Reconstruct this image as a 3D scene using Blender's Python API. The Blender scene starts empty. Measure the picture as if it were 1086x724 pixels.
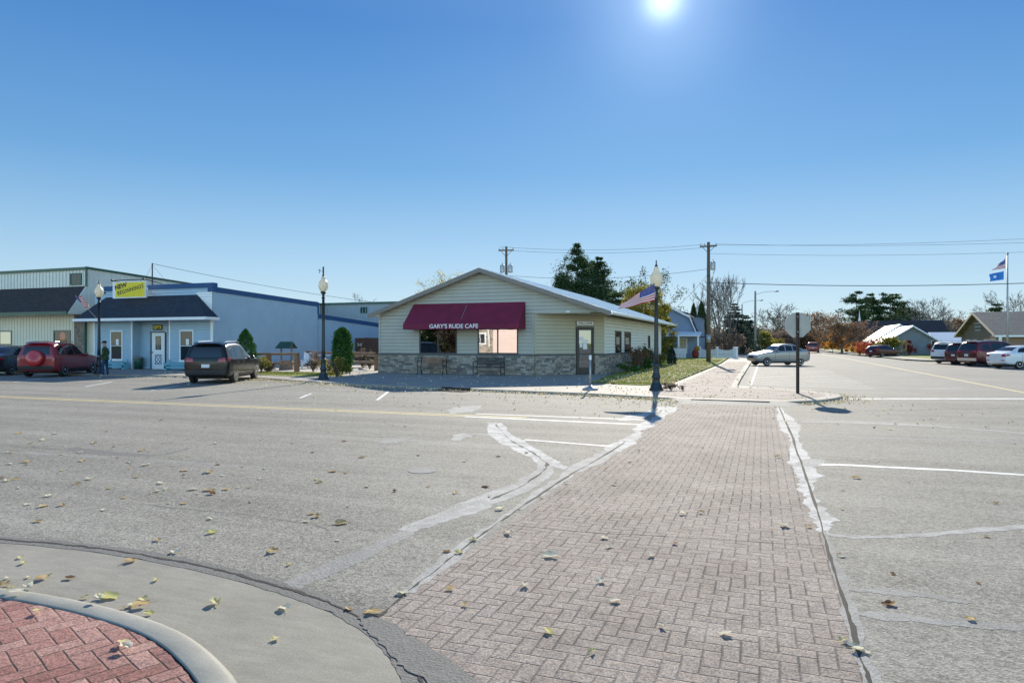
import bpy, bmesh, math, random
import numpy as np
from mathutils import Vector, Matrix
from mathutils.bvhtree import BVHTree
random.seed(7); RNG = np.random.default_rng(7)
PI = math.pi; rad = math.radians
scene = bpy.context.scene
COL = scene.collection
YAW = rad(20.1); CH = 1.7; HZ = 363.0; FL = 724.0
def kdir(px):
    k = (px-543.0)/FL
    return (-math.sin(YAW)+k*math.cos(YAW), math.cos(YAW)+k*math.sin(YAW))
def at(px, t):                      # point on the ground plan at depth t metres
    d = kdir(px); return (d[0]*t, d[1]*t)
def gp(px, py, z=0.0):              # where a sight line meets a level surface
    return at(px, (CH-z)*FL/(py-HZ))
def xat(px, Y):
    d = kdir(px); return d[0]/d[1]*Y
def yat(px, X):
    d = kdir(px); return d[1]/d[0]*X

# ------------------------------------------------------------------ materials
class NT:
    def __init__(s, name):
        s.m = bpy.data.materials.new(name); s.m.use_nodes = True
        s.t = s.m.node_tree; s.n = s.t.nodes; s.l = s.t.links
        s.b = s.n['Principled BSDF']; s.out = s.n['Material Output']
        s._tc = None
    def new(s, typ, **kw):
        n = s.n.new(typ)
        for k, v in kw.items(): setattr(n, k, v)
        return n
    def co(s):
        if s._tc is None: s._tc = s.new('ShaderNodeTexCoord')
        return s._tc.outputs['Object']
    def setin(s, sock, v):
        if hasattr(v, 'links') or isinstance(v, bpy.types.NodeSocket): s.l.new(v, sock)
        elif isinstance(v, (tuple, list)) and len(v) == 3 and sock.type == 'RGBA': sock.default_value = (*v, 1)
        else: sock.default_value = v
    def math(s, op, a, b=0.0, c=0.0, clamp=False):
        n = s.new('ShaderNodeMath', operation=op); n.use_clamp = clamp
        s.setin(n.inputs[0], a); s.setin(n.inputs[1], b); s.setin(n.inputs[2], c)
        return n.outputs[0]
    def mapping(s, v, scale=(1, 1, 1), rot=(0, 0, 0), loc=(0, 0, 0)):
        n = s.new('ShaderNodeMapping'); s.l.new(v, n.inputs[0])
        n.inputs['Scale'].default_value = scale; n.inputs['Rotation'].default_value = rot; n.inputs['Location'].default_value = loc
        return n.outputs[0]
    def noise(s, scale=5, detail=4, rough=.55, v=None, out='Fac', dist=0):
        n = s.new('ShaderNodeTexNoise'); s.l.new(v if v is not None else s.co(), n.inputs['Vector'])
        n.inputs['Scale'].default_value = scale; n.inputs['Detail'].default_value = detail
        n.inputs['Roughness'].default_value = rough; n.inputs['Distortion'].default_value = dist
        return n.outputs[out]
    def vor(s, scale=5, v=None, out='Distance', feature='F1', rnd=1):
        n = s.new('ShaderNodeTexVoronoi', feature=feature); s.l.new(v if v is not None else s.co(), n.inputs['Vector'])
        n.inputs['Scale'].default_value = scale; n.inputs['Randomness'].default_value = rnd
        return n.outputs[out]
    def white(s, v):
        n = s.new('ShaderNodeTexWhiteNoise'); s.l.new(v, n.inputs['Vector']); return n.outputs['Value']
    def ramp(s, f, stops):
        n = s.new('ShaderNodeValToRGB'); s.l.new(f, n.inputs[0]); e = n.color_ramp.elements
        while len(e) < len(stops): e.new(.5)
        for i, (p, c) in enumerate(stops):
            e[i].position = p; e[i].color = (*c, 1) if not isinstance(c, (int, float)) else (c, c, c, 1)
        return n.outputs[0]
    def mix(s, f, a, b, mode='MIX'):
        n = s.new('ShaderNodeMix', data_type='RGBA', blend_type=mode)
        s.setin(n.inputs[0], f); s.setin(n.inputs[6], a); s.setin(n.inputs[7], b); return n.outputs[2]
    def sep(s, v):
        n = s.new('ShaderNodeSeparateXYZ'); s.l.new(v, n.inputs[0]); return n.outputs
    def comb(s, x, y, z=0.0):
        n = s.new('ShaderNodeCombineXYZ'); s.setin(n.inputs[0], x); s.setin(n.inputs[1], y); s.setin(n.inputs[2], z); return n.outputs[0]
    def col(s, c): s.setin(s.b.inputs['Base Color'], c)
    def rough(s, r): s.setin(s.b.inputs['Roughness'], r)
    def bump(s, h, strength=.5, dist=.01):
        n = s.new('ShaderNodeBump'); s.setin(n.inputs['Height'], h)
        n.inputs['Strength'].default_value = strength; n.inputs['Distance'].default_value = dist
        s.l.new(n.outputs[0], s.b.inputs['Normal'])

def pm(name, rgb, rough=.6, var=.12, ns=3., bump=0., bs=60., metal=0., spec=None, coat=0, bd=.004):
    m = NT(name)
    if var:
        lo = tuple(c*(1-var) for c in rgb); hi = tuple(min(1, c*(1+var)) for c in rgb)
        f = m.ramp(m.noise(ns, 5, .6), [(.3, lo), (.7, hi)]); m.col(f)
    else: m.col(rgb)
    m.rough(rough); m.b.inputs['Metallic'].default_value = metal
    if spec is not None: m.b.inputs['Specular IOR Level'].default_value = spec
    if coat: m.b.inputs['Coat Weight'].default_value = coat; m.b.inputs['Coat Roughness'].default_value = .04
    if bump: m.bump(m.noise(bs, 3), bump, bd)
    return m.m
def paintm(name, rgb, metal=.3, rough=.35, coat=.6, spec=.5):
    m = NT(name); m.col(m.mix(m.math('MULTIPLY', m.noise(2.5, 3), .35), rgb, tuple(c*.8+.02 for c in rgb)))
    m.b.inputs['Metallic'].default_value = metal; m.rough(rough)
    m.b.inputs['Specular IOR Level'].default_value = spec; m.b.inputs['Coat Weight'].default_value = coat; m.b.inputs['Coat Roughness'].default_value = .05
    return m.m

def asphalt(name, base=.2, warm=(1.0, .99, .96), streak=True, contrast=1.0, worn=0):
    m = NT(name); co = m.co()
    cell = m.vor(62, out='Color'); cs = m.sep(cell)[0]
    cell2 = m.sep(m.vor(30, out='Color'))[1]
    fine = m.noise(150, 2, .75)
    sp = m.math('ADD', m.math('MULTIPLY', m.math('SUBTRACT', cs, .5), .55*contrast), m.math('MULTIPLY', m.math('SUBTRACT', fine, .5), .7*contrast))
    sp = m.math('ADD', sp, m.math('MULTIPLY', m.math('SUBTRACT', cell2, .5), .22*contrast))
    big = m.noise(.35, 5, .6); mid = m.noise(2.3, 5, .65)
    f = m.math('ADD', 1.0, sp)
    f = m.math('ADD', f, m.math('MULTIPLY', m.math('SUBTRACT', big, .5), .55))
    f = m.math('ADD', f, m.math('MULTIPLY', m.math('SUBTRACT', mid, .5), .35))
    if streak:
        st = m.noise(1, 4, .6, v=m.mapping(co, scale=(.06, 1.5, 1)))
        f = m.math('ADD', f, m.math('MULTIPLY', m.math('SUBTRACT', st, .5), .75))
        st2 = m.noise(1, 4, .6, v=m.mapping(co, scale=(.09, 5., 1), rot=(0, 0, .02)))
        f = m.math('ADD', f, m.math('MULTIPLY', m.math('SUBTRACT', st2, .5), .35))
        wv = m.new('ShaderNodeVectorMath', operation='MULTIPLY_ADD'); m.l.new(m.noise(1.5, 4, .6, out='Color'), wv.inputs[0]); wv.inputs[1].default_value = (.9, .9, 0); m.l.new(co, wv.inputs[2])
        ce = m.vor(.32, v=wv.outputs[0], feature='DISTANCE_TO_EDGE')
        ck_ = m.math('MULTIPLY', m.math('LESS_THAN', ce, .0022), m.ramp(m.noise(.25, 2), [(.50, 0.), (.56, .5)]))
        f = m.math('SUBTRACT', f, ck_)
        oil = m.ramp(m.noise(.8, 5, .7, v=m.mapping(co, loc=(7, 3, 0))), [(.66, 0.), (.76, .22)])
        f = m.math('SUBTRACT', f, oil)
    if worn: f = m.math('MULTIPLY', f, m.ramp(m.math('ADD', m.math('MULTIPLY', m.noise(5, 7, .75), .7), m.math('MULTIPLY', m.noise(1.2, 2), .3)), [(.44, worn), (.56, 1.)]))
    f = m.math('MAXIMUM', m.math('MULTIPLY', f, base), .02)
    m.col(m.mix(1.0, m.comb(f, f, f), warm, 'MULTIPLY'))
    m.rough(.88); m.b.inputs['Specular IOR Level'].default_value = .35
    h = m.math('ADD', m.vor(62), m.math('MULTIPLY', fine, .6))
    m.bump(h, .55, .006)
    return m.m

def herring(name, unit, cols, joint, rot=0., jw=.06, worn=.6, fine_c=.4, bs=.6, jdark=1.0, bd=.012, vr=.45):
    m = NT(name); co = m.co()
    dn = m.noise(3.0, 3, .5, out='Color')
    off = m.new('ShaderNodeVectorMath', operation='MULTIPLY_ADD')
    m.l.new(dn, off.inputs[0]); off.inputs[1].default_value = (.02, .02, 0); m.l.new(co, off.inputs[2])
    v = m.mapping(off.outputs[0], scale=(1/unit, 1/unit, 1), rot=(0, 0, rot))
    x, y, _ = m.sep(v)
    i = m.math('FLOOR', x); j = m.math('FLOOR', y)
    fx = m.math('SUBTRACT', x, i); fy = m.math('SUBTRACT', y, j)
    k = m.math('FLOORED_MODULO', m.math('SUBTRACT', i, j), 4.0)
    eq = [m.math('COMPARE', k, float(q), .1) for q in range(4)]
    dl = m.math('ADD', fx, eq[1]); dr = m.math('ADD', m.math('SUBTRACT', 1.0, fx), eq[0])
    db = m.math('ADD', fy, eq[2]); dt = m.math('ADD', m.math('SUBTRACT', 1.0, fy), eq[3])
    d = m.math('MINIMUM', m.math('MINIMUM', dl, dr), m.math('MINIMUM', db, dt))
    wob = m.math('MULTIPLY', m.math('SUBTRACT', m.noise(60, 3, .7), .5), .12)
    d2 = m.math('ADD', d, wob)
    idv = m.comb(m.math('SUBTRACT', i, eq[1]), m.math('SUBTRACT', j, eq[2]), 1.0)
    rnd = m.white(idv)
    inner = m.math('SMOOTH_MIN', 1.0, m.math('DIVIDE', d2, jw), .1, clamp=True)
    wear = m.ramp(m.noise(1.1, 6, .7), [(.35, 0.), (.65, 1.)])      # joints filled with grit in places
    c = m.ramp(m.math('ADD', m.math('MULTIPLY', rnd, vr), m.math('MULTIPLY', m.noise(1.6, 6, .7), 1.2-vr)), [(.25, cols[0]), (.5, cols[1]), (.8, cols[2])])
    fine = m.noise(190, 2, .75); cell = m.sep(m.vor(110, out='Color'))[0]
    sp = m.math('ADD', 1.0, m.math('ADD', m.math('MULTIPLY', m.math('SUBTRACT', fine, .5), fine_c*1.6), m.math('MULTIPLY', m.math('SUBTRACT', cell, .5), fine_c)))
    stn = m.ramp(m.math('ADD', m.math('MULTIPLY', m.noise(.55, 6, .7), .7), m.math('MULTIPLY', m.noise(9, 4, .7), .3)), [(.40, .88), (.56, 1.12)])
    sp = m.math('MULTIPLY', sp, stn)
    c = m.mix(1.0, c, m.comb(sp, sp, sp), 'MULTIPLY')
    jf = m.math('MULTIPLY', m.math('SUBTRACT', 1.0, inner), m.math('SUBTRACT', jdark, m.math('MULTIPLY', wear, worn)))
    m.col(m.mix(jf, c, joint)); m.rough(.9); m.b.inputs['Specular IOR Level'].default_value = .3
    h = m.math('ADD', m.math('MULTIPLY', inner, m.math('SUBTRACT', 1.0, m.math('MULTIPLY', wear, .7))), m.math('MULTIPLY', fine, .22))
    h = m.math('ADD', h, m.math('MULTIPLY', m.noise(7, 4), .5))
    h = m.math('ADD', h, m.math('MULTIPLY', rnd, .25))
    m.bump(h, bs, bd)
    return m.m

def concrete(name, rgb=(.42, .41, .38), joint=None, cs=1.0):
    m = NT(name)
    f = m.ramp(m.noise(1.2, 6, .65), [(.25, tuple(c*.72 for c in rgb)), (.75, tuple(c*1.14 for c in rgb))])
    sp = m.math('ADD', 1.0, m.math('MULTIPLY', m.math('SUBTRACT', m.noise(120, 2, .75), .5), .5*cs))
    sp = m.math('ADD', sp, m.math('MULTIPLY', m.math('SUBTRACT', m.noise(1, 5, .7, v=m.mapping(m.co(), scale=(3, 14, 1), rot=(0, 0, .5))), .5), .28*cs))
    pit = m.math('LESS_THAN', m.vor(26), .05)
    c = m.mix(1.0, f, m.comb(sp, sp, sp), 'MULTIPLY')
    c = m.mix(m.math('MULTIPLY', pit, .5), c, (.06, .055, .045))
    if joint:
        x, y, _ = m.sep(m.co())
        def ln(a, o, p):
            q = m.math('DIVIDE', m.math('ADD', a, o), p)
            return m.math('ABSOLUTE', m.math('SUBTRACT', m.math('SUBTRACT', q, m.math('FLOOR', q)), .5))
        mx = m.math('MAXIMUM', ln(x, .35, joint), ln(y, .2, joint))
        f2 = m.math('GREATER_THAN', mx, .5-.012/joint)
        c = m.mix(m.math('MULTIPLY', f2, .6), c, (.1, .095, .08))
    m.col(c); m.rough(.85); m.bump(m.noise(140, 3, .7), .4, .004)
    return m.m

def stone(name):
    m = NT(name)
    x, y, z = m.sep(m.co())
    u = m.math('ADD', x, y)
    b = m.new('ShaderNodeTexBrick'); m.l.new(m.comb(u, z, 0.0), b.inputs['Vector'])
    b.offset = .43; b.squash = .7; b.squash_frequency = 3
    b.inputs['Scale'].default_value = 1; b.inputs['Brick Width'].default_value = .30; b.inputs['Row Height'].default_value = .105
    b.inputs['Mortar Size'].default_value = .006; b.inputs['Mortar Smooth'].default_value = .3
    b.inputs['Color1'].default_value = (0, 0, 0, 1); b.inputs['Color2'].default_value = (1, 1, 1, 1); b.inputs['Mortar'].default_value = (.0, .0, .0, 1)
    c = m.ramp(m.math('ADD', m.math('MULTIPLY', m.sep(b.outputs['Color'])[0], .75), m.math('MULTIPLY', m.noise(7, 4), .4)),
               [(.1, (.10, .095, .09)), (.35, (.20, .185, .165)), (.6, (.33, .28, .22)), (.9, (.42, .38, .33))])
    m.col(m.mix(b.outputs['Fac'], c, (.08, .078, .07))); m.rough(.9)
    m.bump(m.math('ADD', m.math('SUBTRACT', 1.0, b.outputs['Fac']), m.noise(40, 3)), .7, .02)
    return m.m

def shingle(name, rgb):
    m = NT(name); x, y, z = m.sep(m.co())
    b = m.new('ShaderNodeTexBrick'); m.l.new(m.comb(m.math('ADD', x, m.math('MULTIPLY', y, .6)), m.math('ADD', z, m.math('MULTIPLY', y, .4)), 0.0), b.inputs['Vector'])
    b.inputs['Scale'].default_value = 1; b.inputs['Brick Width'].default_value = .3; b.inputs['Row Height'].default_value = .13
    b.inputs['Mortar Size'].default_value = .012; b.inputs['Color1'].default_value = (*[c*.75 for c in rgb], 1)
    b.inputs['Color2'].default_value = (*[c*1.35 for c in rgb], 1); b.inputs['Mortar'].default_value = (*[c*.45 for c in rgb], 1)
    m.col(m.mix(m.math('MULTIPLY', m.noise(2, 4), .5), b.outputs[0], tuple(c*1.2 for c in rgb))); m.rough(.92)
    m.bump(m.noise(80, 3), .5, .006); return m.m

def leafm(name, stops, trans=.35, rough=.7):
    m = NT(name); g = m.new('ShaderNodeNewGeometry')
    f = m.math('ADD', m.math('MULTIPLY', g.outputs['Random Per Island'], .6), m.math('MULTIPLY', m.noise(.8, 3), .5))
    c = m.ramp(f, stops); m.col(c); m.rough(rough); m.b.inputs['Specular IOR Level'].default_value = .25
    tr = m.new('ShaderNodeBsdfTranslucent'); m.l.new(c, tr.inputs[0])
    mx = m.new('ShaderNodeMixShader'); mx.inputs[0].default_value = trans
    m.l.new(m.b.outputs[0], mx.inputs[1]); m.l.new(tr.outputs[0], mx.inputs[2]); m.l.new(mx.outputs[0], m.out.inputs[0])
    return m.m
def glassm(name, rgb=(.02, .03, .035), spec=1.0, metal=0., rough=.03, ior=1.6):
    m = NT(name); m.col(rgb); m.rough(rough); m.b.inputs['Metallic'].default_value = metal
    m.b.inputs['IOR'].default_value = ior; m.bump(m.noise(1.2, 2), .03, .02); return m.m

M = {}
def lazy(k, f): M[k] = f
M['asphalt'] = asphalt('asphalt', .200, (1.06, 1.01, .88), contrast=1.4)
M['asphalt_side'] = asphalt('asphalt_side', .210, (1.06, 1.01, .90), streak=False, contrast=.8)
M['sealant'] = asphalt('sealant', .36, (1.02, 1.0, .95), streak=False, contrast=.45, worn=.72)
M['sealant_bright'] = asphalt('sealant_bright', .50, (1.02, 1.0, .96), streak=False, contrast=.45, worn=.6)
M['sealant_dim'] = asphalt('sealant_dim', .27, (1.02, 1.0, .95), streak=False, contrast=.5, worn=.8)
M['tar'] = asphalt('tar', .145, (1.02, 1.0, .94), streak=False, contrast=.5)
M['brickwalk'] = herring('stamped_brick', .098, [(.205, .168, .144), (.246, .206, .179), (.288, .248, .218)], (.13, .11, .096), 0., .085, .8, .85, .9, bd=.013, vr=.25)
M['redpaver'] = herring('red_paver', .108, [(.20, .085, .07), (.26, .125, .105), (.33, .19, .16)], (.075, .06, .048), rad(24), .075, .6, .85, .9)
M['conc'] = concrete('gutter_concrete', (.255, .24, .20), cs=2.4)
M['curbc'] = concrete('curb_concrete', (.29, .285, .25), cs=1.8)
M['walk'] = concrete('sidewalk_concrete', (.31, .285, .25), joint=1.5)
M['pavers_far'] = herring('pale_pavers', .11, [(.24, .20, .175), (.29, .245, .215), (.34, .29, .255)], (.13, .11, .095), 0., .06, .6, .3, .4)
def paintline(name, rgb, thr=.47):
    m = NT(name); w = m.noise(55, 4, .75); w2 = m.noise(3, 4)
    f = m.ramp(m.math('ADD', m.math('MULTIPLY', w, .6), m.math('MULTIPLY', w2, .4)), [(thr-.06, 0.), (thr+.05, 1.)])
    m.col(m.mix(f, (.22, .22, .21), rgb)); m.rough(.8); m.bump(w, .3, .003); return m.m
M['white_line'] = paintline('white_road_paint', (.66, .66, .64), .44)
M['yellow_line'] = paintline('yellow_road_paint', (.56, .45, .20), .40)
M['yard'] = concrete('gravel_yard', (.42, .39, .34), cs=1.6)
def grassm():
    m = NT('lawn'); f = m.math('ADD', m.math('MULTIPLY', m.noise(1.1, 6, .7), .6), m.math('MULTIPLY', m.noise(45, 3, .8), .45))
    m.col(m.ramp(f, [(.3, (.08, .14, .015)), (.5, (.17, .22, .025)), (.72, (.34, .32, .06))])); m.rough(.95); m.bump(m.noise(90, 3, .8), .9, .03); return m.m
M['lawn'] = grassm()
M['blade'] = leafm('grass_blade', [(.1, (.07, .13, .015)), (.5, (.19, .22, .03)), (.9, (.38, .33, .08))], .3)
M['litter'] = leafm('leaf_litter', [(.1, (.40, .28, .13)), (.5, (.62, .52, .32)), (.9, (.76, .70, .52))], .25)
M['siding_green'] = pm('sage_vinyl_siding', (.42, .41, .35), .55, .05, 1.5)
M['siding_side'] = pm('bounce_whitened_siding', (.80, .80, .70), .5, .05, 1.5)  # side wall colour whitened for the bounce light it catches
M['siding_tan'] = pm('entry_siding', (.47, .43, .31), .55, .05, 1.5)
M['siding_blue'] = pm('light_blue_siding', (.34, .48, .585), .55, .06, 1.2)
M['blue_trim'] = pm('blue_metal_trim', (.016, .075, .19), .7, .1)
M['white'] = pm('white_trim', (.78, .79, .80), .45, .05)
M['taupe'] = pm('taupe_fascia', (.20, .175, .155), .5, .06)
M['roofmetal'] = pm('glint_lightened_metal_roof', (.82, .80, .76), .45, .05)  # metal roof colour lightened to carry the sun glint on its right slope
M['stone'] = stone('ledge_stone')
M['stonecap'] = pm('dark_stone_cap', (.10, .11, .12), .7, .15)
M['darkframe'] = pm('dark_bronze_frame', (.035, .033, .032), .4, .1)
M['glass'] = glassm('window_glass', (.02, .03, .038), ior=1.42)
M['mirrorglass'] = glassm('reflective_glass', (.62, .62, .62), metal=1., rough=.02)
M['dimglass'] = glassm('dim_reflective_glass', (.24, .26, .28), metal=1., rough=.02)
M['carglass'] = glassm('car_glass', (.010, .014, .017), ior=1.6)
M['awning'] = pm('burgundy_awning_cloth', (.165, .010, .040), .8, .22, 1.5, .2, 200)
M['letter'] = pm('white_lettering', (.8, .8, .8), .5, 0)
M['blackpaint'] = pm('black_lettering', (.015, .015, .015), .5, 0)
M['metalsiding'] = pm('cream_metal_siding', (.68, .69, .62), .45, .05, .8)
M['metalcream'] = pm('warm_cream_siding', (.72, .67, .53), .45, .05, .8)
M['green_trim'] = pm('dark_green_trim', (.02, .085, .06), .4, .1)
M['shingle_dark'] = shingle('charcoal_shingle', (.035, .030, .034))
M['shingle_navy'] = shingle('slate_blue_shingle', (.022, .032, .050))
M['shingle_grey'] = shingle('grey_shingle', (.10, .105, .10))
M['yellow_sign'] = pm('yellow_sign_face', (.72, .58, .008), .5, .08)
M['teal'] = pm('teal_painted_wood', (.16, .42, .50), .55, .1)
M['fieldstone'] = pm('brown_fieldstone', (.22, .17, .13), .9, .5, 5, .6, 30, bd=.02)
M['iron'] = pm('black_iron', (.012, .013, .015), .45, .2)
M['lampiron'] = pm('dark_blue_green_iron', (.014, .026, .032), .4, .25)
def globem():
    m = NT('acrylic_globe'); m.col((.82, .78, .66)); m.rough(.25)
    m.b.inputs['Transmission Weight'].default_value = .0
    tr = m.new('ShaderNodeBsdfTranslucent'); tr.inputs[0].default_value = (.8, .74, .58, 1); mx = m.new('ShaderNodeMixShader'); mx.inputs[0].default_value = .45
    m.l.new(m.b.outputs[0], mx.inputs[1]); m.l.new(tr.outputs[0], mx.inputs[2]); m.l.new(mx.outputs[0], m.out.inputs[0])
    m.b.inputs['Subsurface Weight'].default_value = .3; m.b.inputs['Subsurface Scale'].default_value = .05
    w = m.new('ShaderNodeTexWave'); w.wave_type='RINGS'; w.rings_direction='Z'; w.inputs['Scale'].default_value=20
    m.bump(m.noise(40, 2), .3, .01); return m.m
M['globe'] = globem()
M['wood'] = pm('weathered_wood', (.24, .135, .075), .8, .35, 6, .4, 60)
M['fencewood'] = pm('dark_brown_fence', (.10, .048, .032), .8, .25, 5, .3, 40)
M['palewood'] = pm('pale_wood', (.44, .37, .28), .8, .2, 5)
M['greenroof'] = pm('green_shingle_roof', (.02, .07, .055), .8, .2)
M['pole_wood'] = pm('creosoted_pole', (.11, .085, .062), .85, .3, 6, .5, 40)
M['pole_grey'] = pm('weathered_grey_pole', (.25, .24, .23), .8, .25, 5)
M['steel'] = pm('galvanised_steel', (.36, .37, .38), .45, .15, 8, metal=.6)
M['signback'] = pm('bare_aluminium_sign_back', (.36, .34, .31), .5, .12, 4, metal=.25)
M['rust'] = pm('brown_steel_post', (.07, .05, .035), .7, .3, 9)
M['wire'] = pm('black_cable', (.03, .03, .035), .6, 0)
M['rubber'] = pm('tyre_rubber', (.018, .018, .019), .8, .2, 8)
M['rim'] = pm('alloy_rim', (.55, .56, .58), .3, .05, metal=.8)
M['blackplastic'] = pm('black_plastic', (.022, .022, .024), .6, .1)
M['redlight'] = paintm('red_lens', (.36, .01, .012), .0, .2)
M['whitelight'] = paintm('clear_lens', (.6, .62, .64), .1, .1)
M['plate'] = pm('licence_plate', (.66, .68, .7), .5, .03)
M['chrome'] = pm('chrome', (.7, .7, .72), .15, 0, metal=1)
M['bark'] = pm('tree_bark', (.11, .088, .07), .9, .3, 8, .6, 30, bd=.02)
M['barkgrey'] = pm('grey_bark', (.16, .14, .125), .9, .3, 8, .5, 30, bd=.02)
M['pine'] = leafm('pine_needles', [(.1, (.012, .034, .014)), (.5, (.032, .070, .026)), (.9, (.085, .135, .045))], .25)
M['spruce'] = leafm('spruce_needles', [(.1, (.012, .028, .020)), (.5, (.030, .052, .036)), (.9, (.055, .08, .055))], .15)
M['arbor'] = leafm('arborvitae_scales', [(.1, (.012, .055, .010)), (.5, (.03, .11, .018)), (.9, (.07, .18, .03))], .25)
M['yellowgreen'] = leafm('yellow_green_leaves', [(.1, (.07, .09, .02)), (.5, (.17, .17, .03)), (.9, (.40, .31, .04))], .45)
M['bluegreen'] = leafm('dull_green_leaves', [(.1, (.03, .05, .03)), (.5, (.07, .10, .06)), (.9, (.13, .16, .09))], .35)
M['brownleaf'] = leafm('brown_leaves', [(.1, (.09, .045, .025)), (.5, (.18, .10, .05)), (.9, (.28, .17, .09))], .4)
M['orangeleaf'] = leafm('orange_leaves', [(.1, (.28, .09, .02)), (.5, (.50, .20, .03)), (.9, (.62, .36, .07))], .45)
M['redleaf'] = leafm('red_leaves', [(.1, (.20, .03, .02)), (.5, (.38, .06, .04)), (.9, (.48, .14, .07))], .45)
M['rustleaf'] = leafm('russet_leaves', [(.1, (.10, .065, .05)), (.5, (.18, .13, .10)), (.9, (.27, .21, .16))], .4)
M['paleleaf'] = leafm('pale_yellow_leaves', [(.1, (.32, .28, .12)), (.5, (.50, .44, .20)), (.9, (.62, .58, .32))], .4)
M['brick'] = stone('tan_brick')
M['skin'] = pm('skin', (.42, .24, .17), .6, .05)
M['jacket'] = pm('olive_jacket', (.035, .06, .022), .9, .3, 10)
M['jeans'] = pm('blue_jeans', (.02, .045, .10), .9, .2, 15)
M['shoe'] = pm('pale_shoes', (.5, .52, .55), .7, .1)
M['hair'] = pm('dark_cap', (.012, .012, .015), .8, .2)
M['flag_red'] = pm('flag_red', (.55, .03, .04), .8, .05); M['flag_white'] = pm('flag_white', (.78, .78, .78), .8, .03)
M['flag_blue'] = pm('flag_blue', (.03, .05, .26), .8, .05); M['flag_state'] = pm('flag_sky_blue', (.03, .20, .62), .8, .08)

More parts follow.
